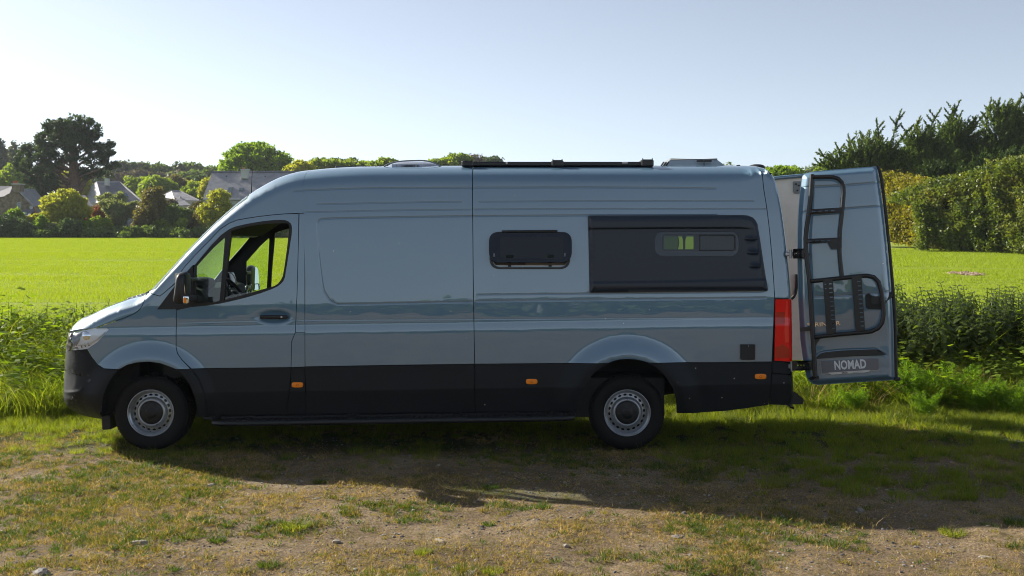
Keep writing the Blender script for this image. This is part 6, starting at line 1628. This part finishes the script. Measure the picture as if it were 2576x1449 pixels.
# --- garden bushes along the far edge of the field
B = [
 ('shrub', 'golden yellow-green spreading shrub tree in front of the pine', 113, [(165, 515, 38, 26), (140, 525, 28, 22), (190, 522, 26, 22), (160, 498, 26, 14), (128, 512, 18, 12), (206, 535, 16, 8), (160, 545, 34, 16), (178, 492, 12, 9)], 900, .42, .17, YEL),
 ('shrub', 'round shrub with red young leaves on top', 116, [(257, 537, 20, 15), (255, 527, 15, 8)], 260, .3, .14, REDL),
 ('shrub', 'small red-leaved shrub leaning left of the round red one', 114, [(204, 549, 8, 9), (209, 555, 5, 7)], 90, .22, .12, REDL),
 ('shrub', 'tall brownish conical conifer bush in the middle of the gardens', 112, [(378, 540, 24, 30), (385, 510, 20, 28), (392, 492, 12, 16), (365, 555, 18, 22)], 620, .45, .17, BROWNG),
 ('shrub', 'light twiggy yellow-green young tree beside the windscreen edge', 111, [(545, 520, 28, 34), (530, 540, 26, 26), (555, 500, 18, 22), (540, 555, 30, 18)], 480, .38, .13, YEL),
 ('shrub', 'silvery green loose shrub in front of the hip-roofed house', 114, [(300, 540, 26, 24), (325, 548, 22, 22), (285, 520, 26, 14), (335, 530, 16, 16)], 620, .34, .13, SILV),
 ('shrub', 'grey-green olive shrub behind the round red shrub', 120, [(280, 510, 22, 15), (265, 500, 14, 9), (300, 505, 14, 12)], 320, .36, .14, SILV),
 ('shrub', 'dark laurel bush at the left picture edge', 110, [(30, 572, 38, 20), (62, 577, 30, 17), (5, 570, 24, 20)], 620, .42, .15, DARKG),
 ('shrub', 'bright green bush in front of the conservatory', 112, [(36, 545, 15, 16), (48, 552, 10, 10)], 240, .3, .13, CHEST),
 ('shrub', 'small upright bright conifer right of the dark laurel', 110, [(105, 565, 10, 14), (104, 555, 6, 10)], 180, .24, .11, CHEST),
 ('shrub', 'orange-green low bush between laurel and golden shrub', 112, [(92, 552, 16, 10), (80, 558, 12, 9)], 180, .3, .13, YEL),
 ('shrub', 'pale grey low bush under the golden shrub', 110, [(128, 572, 12, 9)], 110, .25, .12, SILV),
 ('shrub', 'dark green bush under the golden shrub', 109, [(172, 574, 22, 12), (185, 568, 14, 10), (165, 566, 9, 12)], 260, .34, .13, DARKG),
 ('shrub', 'bright green small bush right of the golden shrub', 110, [(212, 568, 10, 10), (222, 572, 8, 8)], 140, .24, .12, CHEST),
 ('shrub', 'yellow-green bush in front of the round red shrub', 110, [(246, 568, 12, 10), (262, 562, 12, 10)], 170, .24, .12, SPRING),
 ('shrub', 'dark bush between the golden and the red shrub', 117, [(228, 552, 20, 10), (215, 545, 12, 10)], 190, .32, .14, DARKG),
 ('shrub', 'large dark green bush right of the brownish conifer', 113, [(425, 555, 26, 22), (455, 552, 26, 18), (480, 555, 18, 20), (440, 535, 24, 12)], 640, .42, .15, MIDG),
 ('shrub', 'grey twiggy bush in front of the pavilion', 116, [(425, 525, 20, 16), (410, 518, 12, 12)], 220, .4, .12, GREYW),
 ('shrub', 'brown-topped round bush right of the pavilion', 117, [(500, 523, 17, 10), (492, 530, 14, 10)], 220, .32, .13, BROWNG),
 ('shrub', 'orange brown bush in front of the large house', 112, [(508, 548, 14, 22), (498, 560, 14, 16)], 260, .34, .13, BROWNG),
 ('shrub', 'pinkish brown low bush at the foot of the brown conifer', 111, [(350, 563, 12, 14), (358, 552, 8, 10)], 170, .28, .12, BROWNG),
]
for i, (nm, lb, Y, bl, n, cr, lf, mt) in enumerate(B): plant(nm, lb, 'shrub', Y, bl, n, cr, lf, mt, 500 + i, group='garden shrubs beyond the field', per=30, fill=.35)
# palm
px0 = at(304, 520, 121); pt = at(304, 492, 121); root = empty('palm', (px0.x, 121, G(px0.x, 121)), 'small palm standing in front of the hip-roofed house', 'palm')
b = MB(); b.tube([(px0.x, 121, G(px0.x, 121)), tuple(pt)], [.14, .1], 8); b.build('trunk', BARK, root)
r = np.random.default_rng(9); fr = MB()
for k in range(26):
    a = r.random() * 6.28; e = r.random() * 1.2 - .2; d = Vector((math.cos(a) * math.cos(e), math.sin(a) * math.cos(e), math.sin(e))); L_ = .75 + .3 * r.random(); s = Vector((-d.y, d.x, 0)).normalized()
    m_ = pt + d * L_ * .6; t_ = pt + d * L_ + Vector((0, 0, -.25)); fr.add([pt, m_ + s * .09, t_, m_ - s * .09], [(0, 1, 2, 3)])
fo = link_mesh('frond', fr.mesh('frond'), MIDG, root); fo['kind'] = 'stuff'
# low undergrowth strip
r = np.random.default_rng(31); bl = [(x, 588 + r.normal(0, 2.5), 11, 8 + 3 * r.random(), r.normal(0, .8)) for x in range(-560, 1260, 8)]
V, Q, R_ = crown_arr(bl, 109.5, 4800, .42, .15, r, per=18); low = V[:, 2] < ground_z(V[:, 0], V[:, 1]); V[low, 2] = ground_z(V[low, 0], V[low, 1]) + .05
me = np_mesh('undergrowth', V, quads=Q, rnd=R_); me.materials.append(MIDG); tag(link_mesh('undergrowth', me), 'low dark undergrowth along the far edge of the field', kind='stuff')
bl = [(x, 570 + r.normal(0, 6), 14, 12, r.normal(0, 1.5)) for x in list(range(-520, -60, 14)) + list(range(60, 600, 10))]
V, Q, R_ = crown_arr(bl, 114, 2300, .38, .14, r, per=18); me = np_mesh('garden_undergrowth', V, quads=Q, rnd=R_); me.materials.append(SPRING); tag(link_mesh('garden_undergrowth', me), 'mixed low planting between the garden shrubs', kind='stuff')
bl = [(x, 560 + r.normal(0, 6), 26, 22, r.normal(0, 1.5)) for x in range(600, 2100, 18)]
V, Q, R_ = crown_arr(bl, 118, 2200, .8, .3, r, per=18); me = np_mesh('garden_thicket', V, quads=Q, rnd=R_); me.materials.append(MIDG); tag(link_mesh('garden_thicket', me), 'thicket of garden trees behind the field, seen through the van windows', kind='stuff')

# --- hedge on the right
def hedge(name, label, path, mat, seed, n, leaf=.08):
    r = np.random.default_rng(seed); root = empty(name, (at(path[0][0], 0, path[0][3]).x, path[0][3], G(at(path[0][0], 0, path[0][3]).x, path[0][3])), label, 'hedge')
    C = []; core = MB()
    for i in range(len(path) - 1):
        (x0, t0, b0, Y0), (x1, t1, b1, Y1) = path[i], path[i + 1]
        for _ in range(int(n * abs(x1 - x0) / 100)):
            t = r.random(); Y = Y0 + (Y1 - Y0) * t; px = x0 + (x1 - x0) * t; tp = t0 + (t1 - t0) * t; bt = b0 + (b1 - b0) * t; v = r.random()
            top = at(px, tp, Y); bot = at(px, bt, Y); hgt = top.z - bot.z; bulge = 1.1 * math.sin(math.pi * min(1, .25 + v * .75)) + 1.0 * (float(fbm(px * .03, v * 3, 1.0, 3)) - .5) * 2
            if float(fbm(px * .05 + 3, v * 2.5, 1.3, 3)) < .36 and v < .85: continue
            if r.random() < .25: C.append((top.x + r.normal(0, .3), Y + r.random() * 1.6, top.z + r.normal(0, .14)))
            else: C.append((top.x, Y - .2 - bulge * .8 + r.normal(0, .15), bot.z + hgt * v))
        e0 = 55 if (i == 0) else 0; x0 = x0 + e0
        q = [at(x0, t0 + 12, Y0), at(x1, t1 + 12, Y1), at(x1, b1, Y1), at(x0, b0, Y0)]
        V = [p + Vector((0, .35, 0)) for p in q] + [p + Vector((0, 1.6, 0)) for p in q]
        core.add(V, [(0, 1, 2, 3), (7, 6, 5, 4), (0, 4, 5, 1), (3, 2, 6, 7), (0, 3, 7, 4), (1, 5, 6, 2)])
    C = np.array(C); m = len(C); per = 34; d = r.normal(size=(m * per, 3)); d /= np.linalg.norm(d, axis=1)[:, None]
    P = np.repeat(C, per, 0) + d * (r.random(m * per) ** .5)[:, None] * .27
    V, Q, R_ = leaf_cloud(P, leaf, r, .1, None, 1.8); R_ = .5 * R_ + .5 * np.repeat(np.repeat(r.random(m), per), 4)
    me = np_mesh('foliage', V, quads=Q, rnd=R_); me.materials.append(mat); link_mesh('foliage', me, None, root)
    core.build('inner_branches', principled('hedge_core_' + str(seed), (.02, .022, .01), .95, spec=.02), root); return root  # solid near-black box, its colour stands for the shade inside the hedge
hedge('hedge', 'golden yellow-green hedge section beside the open rear door', [(2150, 446, 598, 60), (2235, 448, 604, 58), (2290, 452, 612, 56), (2345, 470, 620, 54)], HEDY, 1, 620)
hedge('hedge', 'tall brownish green laurel hedge at the right under the cypresses', [(2285, 500, 620, 53.8), (2360, 470, 624, 53), (2430, 458, 628, 52), (2500, 440, 631, 51), (2560, 418, 633, 50), (2660, 400, 636, 49)], HEDB, 2, 700)

# --- windswept cypresses
def plume(base, tip, r, tw=22, spread=.33):
    b, t = np.array(tuple(base)), np.array(tuple(tip)); L_ = np.linalg.norm(t - b); ax = (t - b) / L_; side = np.cross(ax, [0, 1, 0]); side /= np.linalg.norm(side) + 1e-9
    PP = []; DD = []
    for i in range(tw):
        u = (i + r.random()) / tw; c = b + (t - b) * u + np.array([.10, 0, 0]) * L_ * (u ** 2 - u) ; a = r.random() * 6.28
        o = np.cross(ax, r.normal(size=3)); o /= np.linalg.norm(o); d = ax * .75 + o * .65 + np.array([.15, 0, .1]); d /= np.linalg.norm(d); ln = spread * L_ * (1.05 - u) ** .8 * (.6 + .6 * r.random())
        for s in np.linspace(.1, 1, max(3, int(ln / .07))):
            PP.append(c + d * ln * s + np.array([0, 0, -.08]) * ln * s * s); DD.append(d + r.normal(0, .35, 3))
        PP.append(c); DD.append(ax)
    return np.array(PP), np.array(DD)
def spray_leaves(P, D, size, r, aspect=3.2):
    n = len(P); d = D / np.linalg.norm(D, axis=1)[:, None]; e = np.cross(d, r.normal(size=(n, 3))); e /= np.linalg.norm(e, axis=1)[:, None] + 1e-9
    s = (size * (.6 + .8 * r.random(n)))[:, None]; V = np.stack([P - d * s * aspect / 2, P + e * s / 2, P + d * s * aspect / 2, P - e * s / 2], 1).reshape(-1, 3)
    return V, np.arange(n)[:, None] * 4 + np.arange(4)[None], np.repeat(r.random(n), 4)
def cypress(label, Y, body, leaders, n, mat, seed, up=(.25, 0, 1.), size=.05, plen=(1.0, 1.7), trunkx=None):
    r = np.random.default_rng(seed); k = Y / FPX; x0 = (trunkx or body[0][0]); X0 = (x0 - 1288) * k; g = G(X0, Y)
    root = empty('cypress_tree', (X0, Y, g), label, 'tree', 'windswept conifers behind the hedge'); PP = []; DD = []; area = np.array([b[2] * b[3] for b in body], float); tr = [([(X0, Y, g - .3), (X0, Y, EYE - (body[0][1] - 605) * k)], .28, .08)]
    for b, m in zip(body, (n * area / area.sum()).astype(int)):
        for _ in range(m):
            d = r.normal(size=3); d /= np.linalg.norm(d); 
            if d[1] > .3: d[1] *= -1
            rad = .55 + .45 * r.random(); c = np.array(tuple(at(b[0], b[1], Y))) + d * rad * np.array([b[2] * k, b[2] * k * .7, b[3] * k])
            dr = np.array([d[0] * .9, d[1] * .5, .35 * d[2]]) + np.array(up) * (.55 + .3 * r.random()); dr /= np.linalg.norm(dr); L_ = plen[0] + (plen[1] - plen[0]) * r.random()
            p, q = plume(c - dr * L_ * .55, c + dr * L_ * .45, r, 16, .34); PP.append(p); DD.append(q)
    for (bx, by, tx, ty) in leaders:
        a = at(bx, by, Y); t = at(tx, ty, Y + r.normal(0, .3)); p, q = plume(a, t, r, 44, .18); PP.append(p); DD.append(q); tr.append(([at(x0, by + 60, Y), a, t], .07, .012))
        for s in (.25, .45, .62): 
            c = a + (t - a) * s; dd = Vector((r.choice([-1, 1]) * .6, 0, .8)).normalized() * (t - a).length * .34; p, q = plume(c, c + dd, r, 18, .2); PP.append(p); DD.append(q)
    V, Q, R_ = spray_leaves(np.vstack(PP), np.vstack(DD), size, r); me = np_mesh('crown', V, quads=Q, rnd=R_); me.materials.append(mat); link_mesh('crown', me, None, root)
    for b in body[:5]: tr.append(([(X0, Y, g + 1.5), tuple(at(b[0], b[1] + 8, Y))], .12, .03))
    limbs(tr).build('trunk', BARK, root)
cypress('low windswept cypress nearest the open rear door', 63, [(2190, 400, 62, 48), (2130, 425, 50, 30), (2230, 430, 70, 50), (2165, 440, 70, 30)], [(2100, 425, 2042, 412), (2110, 415, 2053, 383), (2130, 410, 2101, 359), (2150, 395, 2133, 338), (2190, 380, 2164, 330), (2215, 370, 2205, 297), (2245, 350, 2268, 275), (2250, 370, 2300, 312), (2085, 430, 2062, 400)], 760, CYP, 1, size=.058)
cypress('middle windswept cypress with upright tips', 65, [(2320, 390, 50, 62), (2290, 430, 50, 50), (2350, 430, 60, 60)], [(2290, 350, 2316, 293), (2330, 340, 2368, 272), (2345, 360, 2390, 300), (2300, 370, 2335, 318)], 700, CYP, 2, size=.058)
cypress('tall dark cypress with the curved highest tip', 67, [(2410, 370, 50, 66), (2440, 420, 60, 60), (2400, 430, 60, 50)], [(2380, 340, 2417, 250), (2400, 330, 2421, 278), (2430, 345, 2455, 292), (2385, 320, 2402, 262), (2440, 330, 2480, 285)], 760, CYP, 3, size=.058)
cypress('tallest cypress cut by the right picture edge', 66, [(2520, 340, 56, 80), (2580, 350, 60, 90), (2500, 410, 60, 60), (2570, 430, 60, 60), (2640, 380, 60, 90)], [(2480, 320, 2494, 245), (2505, 310, 2516, 245), (2540, 300, 2571, 240), (2560, 300, 2600, 228), (2525, 305, 2538, 258), (2630, 290, 2650, 220)], 1050, CYP, 4, size=.058)
cypress('lighter green young conifer behind the hedge, left one', 57, [(2350, 440, 36, 30), (2370, 455, 40, 26)], [(2345, 440, 2352, 404), (2370, 440, 2380, 400), (2390, 445, 2402, 412)], 150, CYPL, 5, size=.045, plen=(.6, 1.1))
cypress('lighter green young conifers behind the hedge, right clump', 56, [(2470, 425, 36, 28), (2520, 415, 44, 30), (2565, 410, 40, 28), (2430, 445, 30, 20)], [(2440, 430, 2450, 395), (2470, 420, 2480, 385), (2500, 410, 2512, 368), (2540, 405, 2552, 365)], 220, CYPL, 6, size=.045, plen=(.6, 1.1))

# --- the dark tree line behind the viewer that mirrors in the flank
r = np.random.default_rng(41)
for i, (x0, x1, hh, Yb, lb) in enumerate([(-60, -16, 3.2, -27, 'dark tree line mirrored in the front half of the van'), (-18, 22, 2.7, -29, 'dark hedge mirrored in the middle of the van flank'), (20, 64, 3.4, -26, 'dark tree line mirrored in the tail of the van')]):
    n = 900; C = np.stack([x0 + (x1 - x0) * r.random(n), Yb + r.normal(0, .5, n), np.zeros(n)], 1); C[:, 2] = ground_z(C[:, 0], C[:, 1]) + r.random(n) * hh * (.7 + .6 * fbm(C[:, 0], C[:, 0] * 0 + i, .12, 4))
    per = 22; P = np.repeat(C, per, 0) + r.normal(0, .35, (n * per, 3)); V, Q, R_ = leaf_cloud(P, .28, r); low = V[:, 2] < 0; V[low, 2] = .02
    root = empty('hedge', ((x0 + x1) / 2, Yb, 0), lb, 'hedge'); me = np_mesh('foliage', V, quads=Q, rnd=R_); me.materials.append(MIDG); link_mesh('foliage', me, None, root)

# ------------------------------------------------------------------ houses
SLATE = principled('roof_slate', (.30, .30, .33), .65, var=.2, vscale=1.5, bump=.4, bscale=6)
SLATE_D = principled('dark_roof_slate', (.13, .14, .17), .6, var=.2, vscale=1.5, bump=.4, bscale=6)
RENDER = principled('pale_render', (.55, .57, .53), .85, var=.06, vscale=.6)
CREAM = principled('cream_render', (.55, .50, .40), .85, var=.08, vscale=.6)
STONEW = principled('stone_wall', (.20, .165, .125), .9, var=.45, vscale=3.2, bump=.8, bscale=7)
GLZ = principled('window_panes', (.10, .16, .19), .08, spec=.9)
FRAMEW = principled('window_frame_paint', (.5, .52, .52), .5)
CLAY = principled('clay_pot', (.42, .14, .08), .8)
def slab(name, pts, mat, parent, th=.18):
    """polygon given as (px, py, Y), given a thickness away from the viewer and down"""
    P_ = [at(*p) for p in pts]; n = (P_[1] - P_[0]).cross(P_[2] - P_[0]).normalized()
    if n.y > 0: n = -n
    b = MB(); k = len(P_); b.add(P_ + [p - n * th for p in P_], [tuple(range(k)), tuple(range(2 * k - 1, k - 1, -1))] + [(i, k + i, k + (i + 1) % k, (i + 1) % k) for i in range(k)])
    return b.build(name, mat, parent)
def bx(name, x0, x1, y0, y1, Y, dep, mat, parent, bev=0):
    a, c = at(x0, y0, Y), at(x1, y1, Y); b = MB(); b.box(((a.x + c.x) / 2, Y + dep / 2, (a.z + c.z) / 2), (abs(c.x - a.x), dep, abs(a.z - c.z)), None, bev); return b.build(name, mat, parent)
def window(x0, x1, y0, y1, Y, parent, pts=None):
    w = bx('window', x0, x1, y0, y1, Y - .06, .08, FRAMEW, parent); bx('pane', x0 + 1, x1 - 1, y0 + 1, y1 - 1, Y - .075, .03, GLZ, w); return w
def skylight(pts, parent):
    w = slab('skylight', pts, SLATE_D, parent, .12); c = np.array(pts, float).mean(0); q = [tuple(c + (np.array(p) - c) * .78 - [0, 0, .16]) for p in pts]; slab('pane', q, GLZ, w, .04); return w
def house(name, label, px, Y): p = at(px, 0, Y); return empty(name, (p.x, Y, G(p.x, Y)), label, 'house')
# large house behind the bonnet line: slate gable roof, pale walls
h = house('slate_roofed_house', 'large house with broad slate roof and pale walls just left of the van roof', 620, 140)
bx('wall', 514, 800, 498, 590, 140.4, 7.6, RENDER, h)
rf = slab('roof', [(510, 501, 139.8), (533, 433.5, 144.3), (770, 433.5, 144.3), (795, 501, 139.8)], SLATE, h, .25)
slab('roof', [(533, 433.5, 144.3), (770, 433.5, 144.3), (748, 496, 148.8), (556, 496, 148.8)], SLATE, h, .25)
rt = MB()
for k in range(64): a = at(533 + k * 3.72, 432.6, 144.3); rt.box(a, (.16, .3, .14))
o = link_mesh('ridge_tiles', rt.mesh('rt'), SLATE_D, rf); o['kind'] = 'stuff'
ch = bx('chimney', 606, 622.5, 427, 449, 142.6, .9, RENDER, h); bx('chimney_cap', 604.5, 624, 425, 427.5, 142.5, 1.1, FRAMEW, ch); bx('chimney_pot', 609, 614, 421, 425, 142.8, .3, CLAY, ch)
def on_roof(x, y): t = (501 - y) / 67.5; return 139.8 + 4.5 * t - .14
skylight([(x, y, on_roof(x, y)) for x, y in ((570, 488), (574.5, 471), (587, 470), (584, 486))], h); skylight([(x, y, on_roof(x, y)) for x, y in ((600, 480), (602, 472), (613, 472), (612, 480))], h)
for x, y in ((569, 443), (667, 444)): bx('roof_vent', x - 1.5, x + 1.5, y - 1.5, y + 1.5, on_roof(x, y) - .1, .2, SLATE_D, h)
window(577, 592, 513, 528, 140.4, h); window(622, 640, 513, 530, 140.4, h); gut = bx('gutter', 510, 795, 500.5, 502.5, 139.6, .15, FRAMEW, h)
# hip-roofed house
h = house('hip_roofed_house', 'hip-roofed slate house with white chimney right of the pine trunk', 290, 160)
c0, c1, cL, r0, r1, cB = (258.5, 510, 157), (359, 510, 160), (213, 483, 166), (243.7, 459, 162.5), (299, 459, 164.5), (330, 483, 169)
slab('roof', [c0, r0, r1, c1], SLATE_D, h, .2); slab('roof', [c0, cL, r0], SLATE, h, .2); slab('roof', [r1, cB, c1], SLATE_D, h, .2); slab('roof', [cL, cB, r1, r0], SLATE, h, .2)  # one slate: lit faces get the lighter colour, shaded faces the darker
slab('roof_skirt', [(228, 510, 161), (213, 484, 166), (258.5, 510.3, 156.9)], SLATE, h, .1)
b = MB(); q = [at(260.5, 510, 157.8), at(355, 510, 160.5), at(330, 510, 168), at(226, 510, 165)]; b.add([Vector((p.x, p.y, p.z)) for p in q] + [Vector((p.x, p.y, 2.4)) for p in q], [(0, 1, 5, 4), (1, 2, 6, 5), (2, 3, 7, 6), (3, 0, 4, 7)]); b.build('wall', CREAM, h)
def on_face(x, y): t = (510 - y) / 51; return 157 + (x - 258.5) / 100 * 3 + t * 5.0 - .25
for (x, y, w_) in ((264, 490, 6), (281, 490, 10), (316, 490, 9)): skylight([(a, c, on_face(a, c)) for a, c in ((x - w_ / 2 + 2, y + 5), (x - w_ / 2 - 1, y - 5), (x + w_ / 2 - 1, y - 5), (x + w_ / 2 + 3, y + 5))], h)
ch = bx('chimney', 263, 271, 449, 466, 161.5, .8, RENDER, h); window(276, 286, 515, 524, 158.2, h); window(335, 345, 515, 526, 159.8, h)
# small pavilion
h = house('pavilion', 'small white pavilion with pale hipped slate roof', 455, 150)
slab('roof', [(439, 502, 148), (432, 481, 151.5), (450.4, 481, 152), (499.6, 504.5, 149.5)], SLATE, h, .15); slab('roof', [(404.7, 494, 153), (432, 481, 151.5), (439, 502, 148)], SLATE, h, .15)
slab('roof', [(404.7, 494, 153), (470, 494, 156), (450.4, 481, 152), (432, 481, 151.5)], SLATE, h, .15); slab('roof', [(499.6, 504.5, 149.5), (470, 494, 156), (450.4, 481, 152)], SLATE, h, .15)
bx('wall', 440, 494, 503, 560, 149.5, 4, RENDER, h); bx('wall', 410, 440, 500, 560, 150.5, 3.5, RENDER, h)
slab('porch_roof', [(432, 518, 145.5), (430, 503.5, 147.7), (464, 503.5, 147.7), (479, 515.5, 145.5)], SLATE_D, h, .12); bx('porch_wall', 434, 476, 517, 560, 146, 3, RENDER, h); window(447, 453, 519, 526, 146, h); window(482, 490, 508, 516, 149.5, h)
sl = skylight([(453, 497, 148.6), (452, 493, 149.3), (456.5, 494, 149.3), (457, 497.5, 148.7)], h)
# stone house at the left edge
h = house('stone_house', 'old stone house with slate roof and brick chimney at the left edge', 40, 122)
slab('gable_wall', [(-30, 520, 121.6), (17, 489.5, 121.6), (39, 479, 121.6), (83, 518, 121.6), (83, 600, 121.6), (-30, 600, 121.6)], STONEW, h, .5)
slab('roof', [(41, 477, 121.3), (84, 477.5, 127), (118, 520, 127.5), (84, 521, 121.3)], SLATE, h, .2)
bx('wall', 84, 117, 520, 600, 123.5, 4, STONEW, h)
slab('roof', [(-60, 505, 124.8), (-60, 468, 128), (32, 468, 128), (22, 492, 124.8)], SLATE_D, h, .2)
ch = bx('chimney', 29.5, 50, 463.5, 484, 121.2, 1., STONEW, h); bx('chimney_cap', 28, 51.5, 461.5, 464, 121.1, 1.2, FRAMEW, ch); bx('chimney_pot', 32.5, 36.5, 455, 461.5, 121.3, .25, CLAY, ch); bx('chimney_pot', 38, 42, 455, 461.5, 121.3, .25, CLAY, ch)
window(43, 52.5, 509, 524, 121.6, h); b = MB(); q = at(78.5, 522, 121.2); b.lathe_y([(0, .08), (.12, .05), (.2, 0)], tuple(q), 16); b.build('satellite_dish', FRAMEW, h)
slab('conservatory_roof', [(30, 551, 117.5), (44, 526.5, 121), (88, 526.5, 121), (66, 550, 117.5)], SLATE_D, h, .1)
skylight([(50, 540, 118.9), (54, 532, 120.1), (61, 532, 120.1), (58, 540, 118.9)], h); skylight([(59, 540, 118.9), (64, 532, 120.1), (71, 532, 120.1), (67, 540, 118.9)], h)
slab('awning', [(3, 548.5, 117), (22, 536, 119.5), (36, 537, 119.5), (65, 549.5, 117)], FRAMEW, h, .08); bx('conservatory_wall', 32, 86, 549, 600, 118, 3, STONEW, h)
slab('lean_to_roof', [(93, 524, 120.5), (120, 529, 123), (119, 546, 121), (97, 544, 118.8)], SLATE_D, h, .12); bx('lean_to_wall', 95, 119, 541, 600, 121, 2, STONEW, h)
# farmhouse half hidden behind the pine and the golden shrub
h = house('farmhouse', 'low slate-roofed farmhouse behind the golden shrub', 190, 135)
slab('roof', [(128, 520, 134), (140, 487, 138), (214, 491, 139), (235, 520, 135.5)], SLATE_D, h, .2); bx('wall', 130, 232, 519, 600, 135, 5, principled('grey_stone_wall', (.22, .20, .18), .9, var=.35, vscale=3), h)
ch = bx('chimney', 104, 114, 466, 482, 139, .8, RENDER, h); bx('chimney_pot', 107, 110, 462, 466, 139.2, .25, CLAY, ch); ch = bx('chimney', 138, 147, 463, 490, 138.5, .8, STONEW, h); bx('chimney_pot', 141, 145, 456, 463, 138.6, .3, CLAY, ch)
# parked car among the shrubs
C0 = at(330, 560, 112.5); cz = G(C0.x, 112.5); k = 112.5 / FPX
ca = empty('parked_car', (C0.x, 112.5, cz), 'small dark blue car parked among the garden shrubs', 'car')
zb = EYE - (572 - 605) * k
side = [(-1.0, 0), (-1.0, .45), (-.75, .62), (-.5, .66), (-.25, 1.02), (.55, 1.06), (.9, .7), (1.0, .62), (1.0, 0)]; side = [(a * .62 / 1.0, c * .72 + .12) for a, c in side]
b = MB(); b.prism(side, lambda q, kk: (C0.x + q[0], 112.2 + kk, zb + q[1]), 1.0); b.build('body', principled('dark_blue_paint', (.03, .045, .08), .2, coat=1), ca)
b = MB(); b.prism([(-.16, .62), (.33, .64), (.45, .5), (-.3, .5)], lambda q, kk: (C0.x + q[0], 112.17 + kk, zb + q[1] + .12), .02); b.build('side_window', GLZ, ca)
b = MB(); b.box((C0.x + .08, 112.7, zb + .9), (.55, .95, .03)); b.build('roof', FRAMEW, ca)
for dx in (-.38, .38): b = MB(); b.lathe_y([(0, 0), (.11, 0), (.15, .02), (.15, .12)], (C0.x + dx, 112.16, zb + .13), 16); b.build('wheel', M['rubber'], ca)
# dug-over bare patch in the field and soil strip along the hedge
def patch(name, px, py, Y, rx, ry, seed, label):
    r = np.random.default_rng(seed); x0 = (px - 1288) * Y / FPX; n = 240; a = r.random(n) * 6.28; d = np.sqrt(r.random(n)); x = x0 + rx * d * np.cos(a); y = Y + ry * d * np.sin(a)
    P = np.stack([x, y, ground_z(x, y) + .02], 1); sc = .04 + .06 * r.random(n)
    return scatter(name, [(rock(700 + i, .7), SOILM) for i in range(4)], P, spin(n, r, .3), np.stack([sc, sc, sc * .5], 1), label=label)
SOILM = principled('dry_clods', (.33, .24, .17), .95, var=.3, vscale=5)
patch('bare_soil', 2430, 690, 36, .55, .75, 1, 'patch of bare pinkish soil in the field at right')

# ------------------------------------------------------------------ thin spring haze
hm = bpy.data.materials.new('haze'); hm.use_nodes = True; hn, hlk = hm.node_tree.nodes, hm.node_tree.links; hn.clear()
ho_ = hn.new('ShaderNodeOutputMaterial'); hv = hn.new('ShaderNodeVolumePrincipled'); hv.inputs['Density'].default_value = .00022; hv.inputs['Color'].default_value = (.86, .92, 1.0, 1); hv.inputs['Anisotropy'].default_value = .1
hlk.new(hv.outputs[0], ho_.inputs['Volume'])
b = MB(); b.box((0, 170, 16), (640, 560, 35)); hz_ob = b.build('haze', hm); hz_ob['kind'] = 'stuff'; hz_ob['label'] = 'thin haze over the fields and the village'
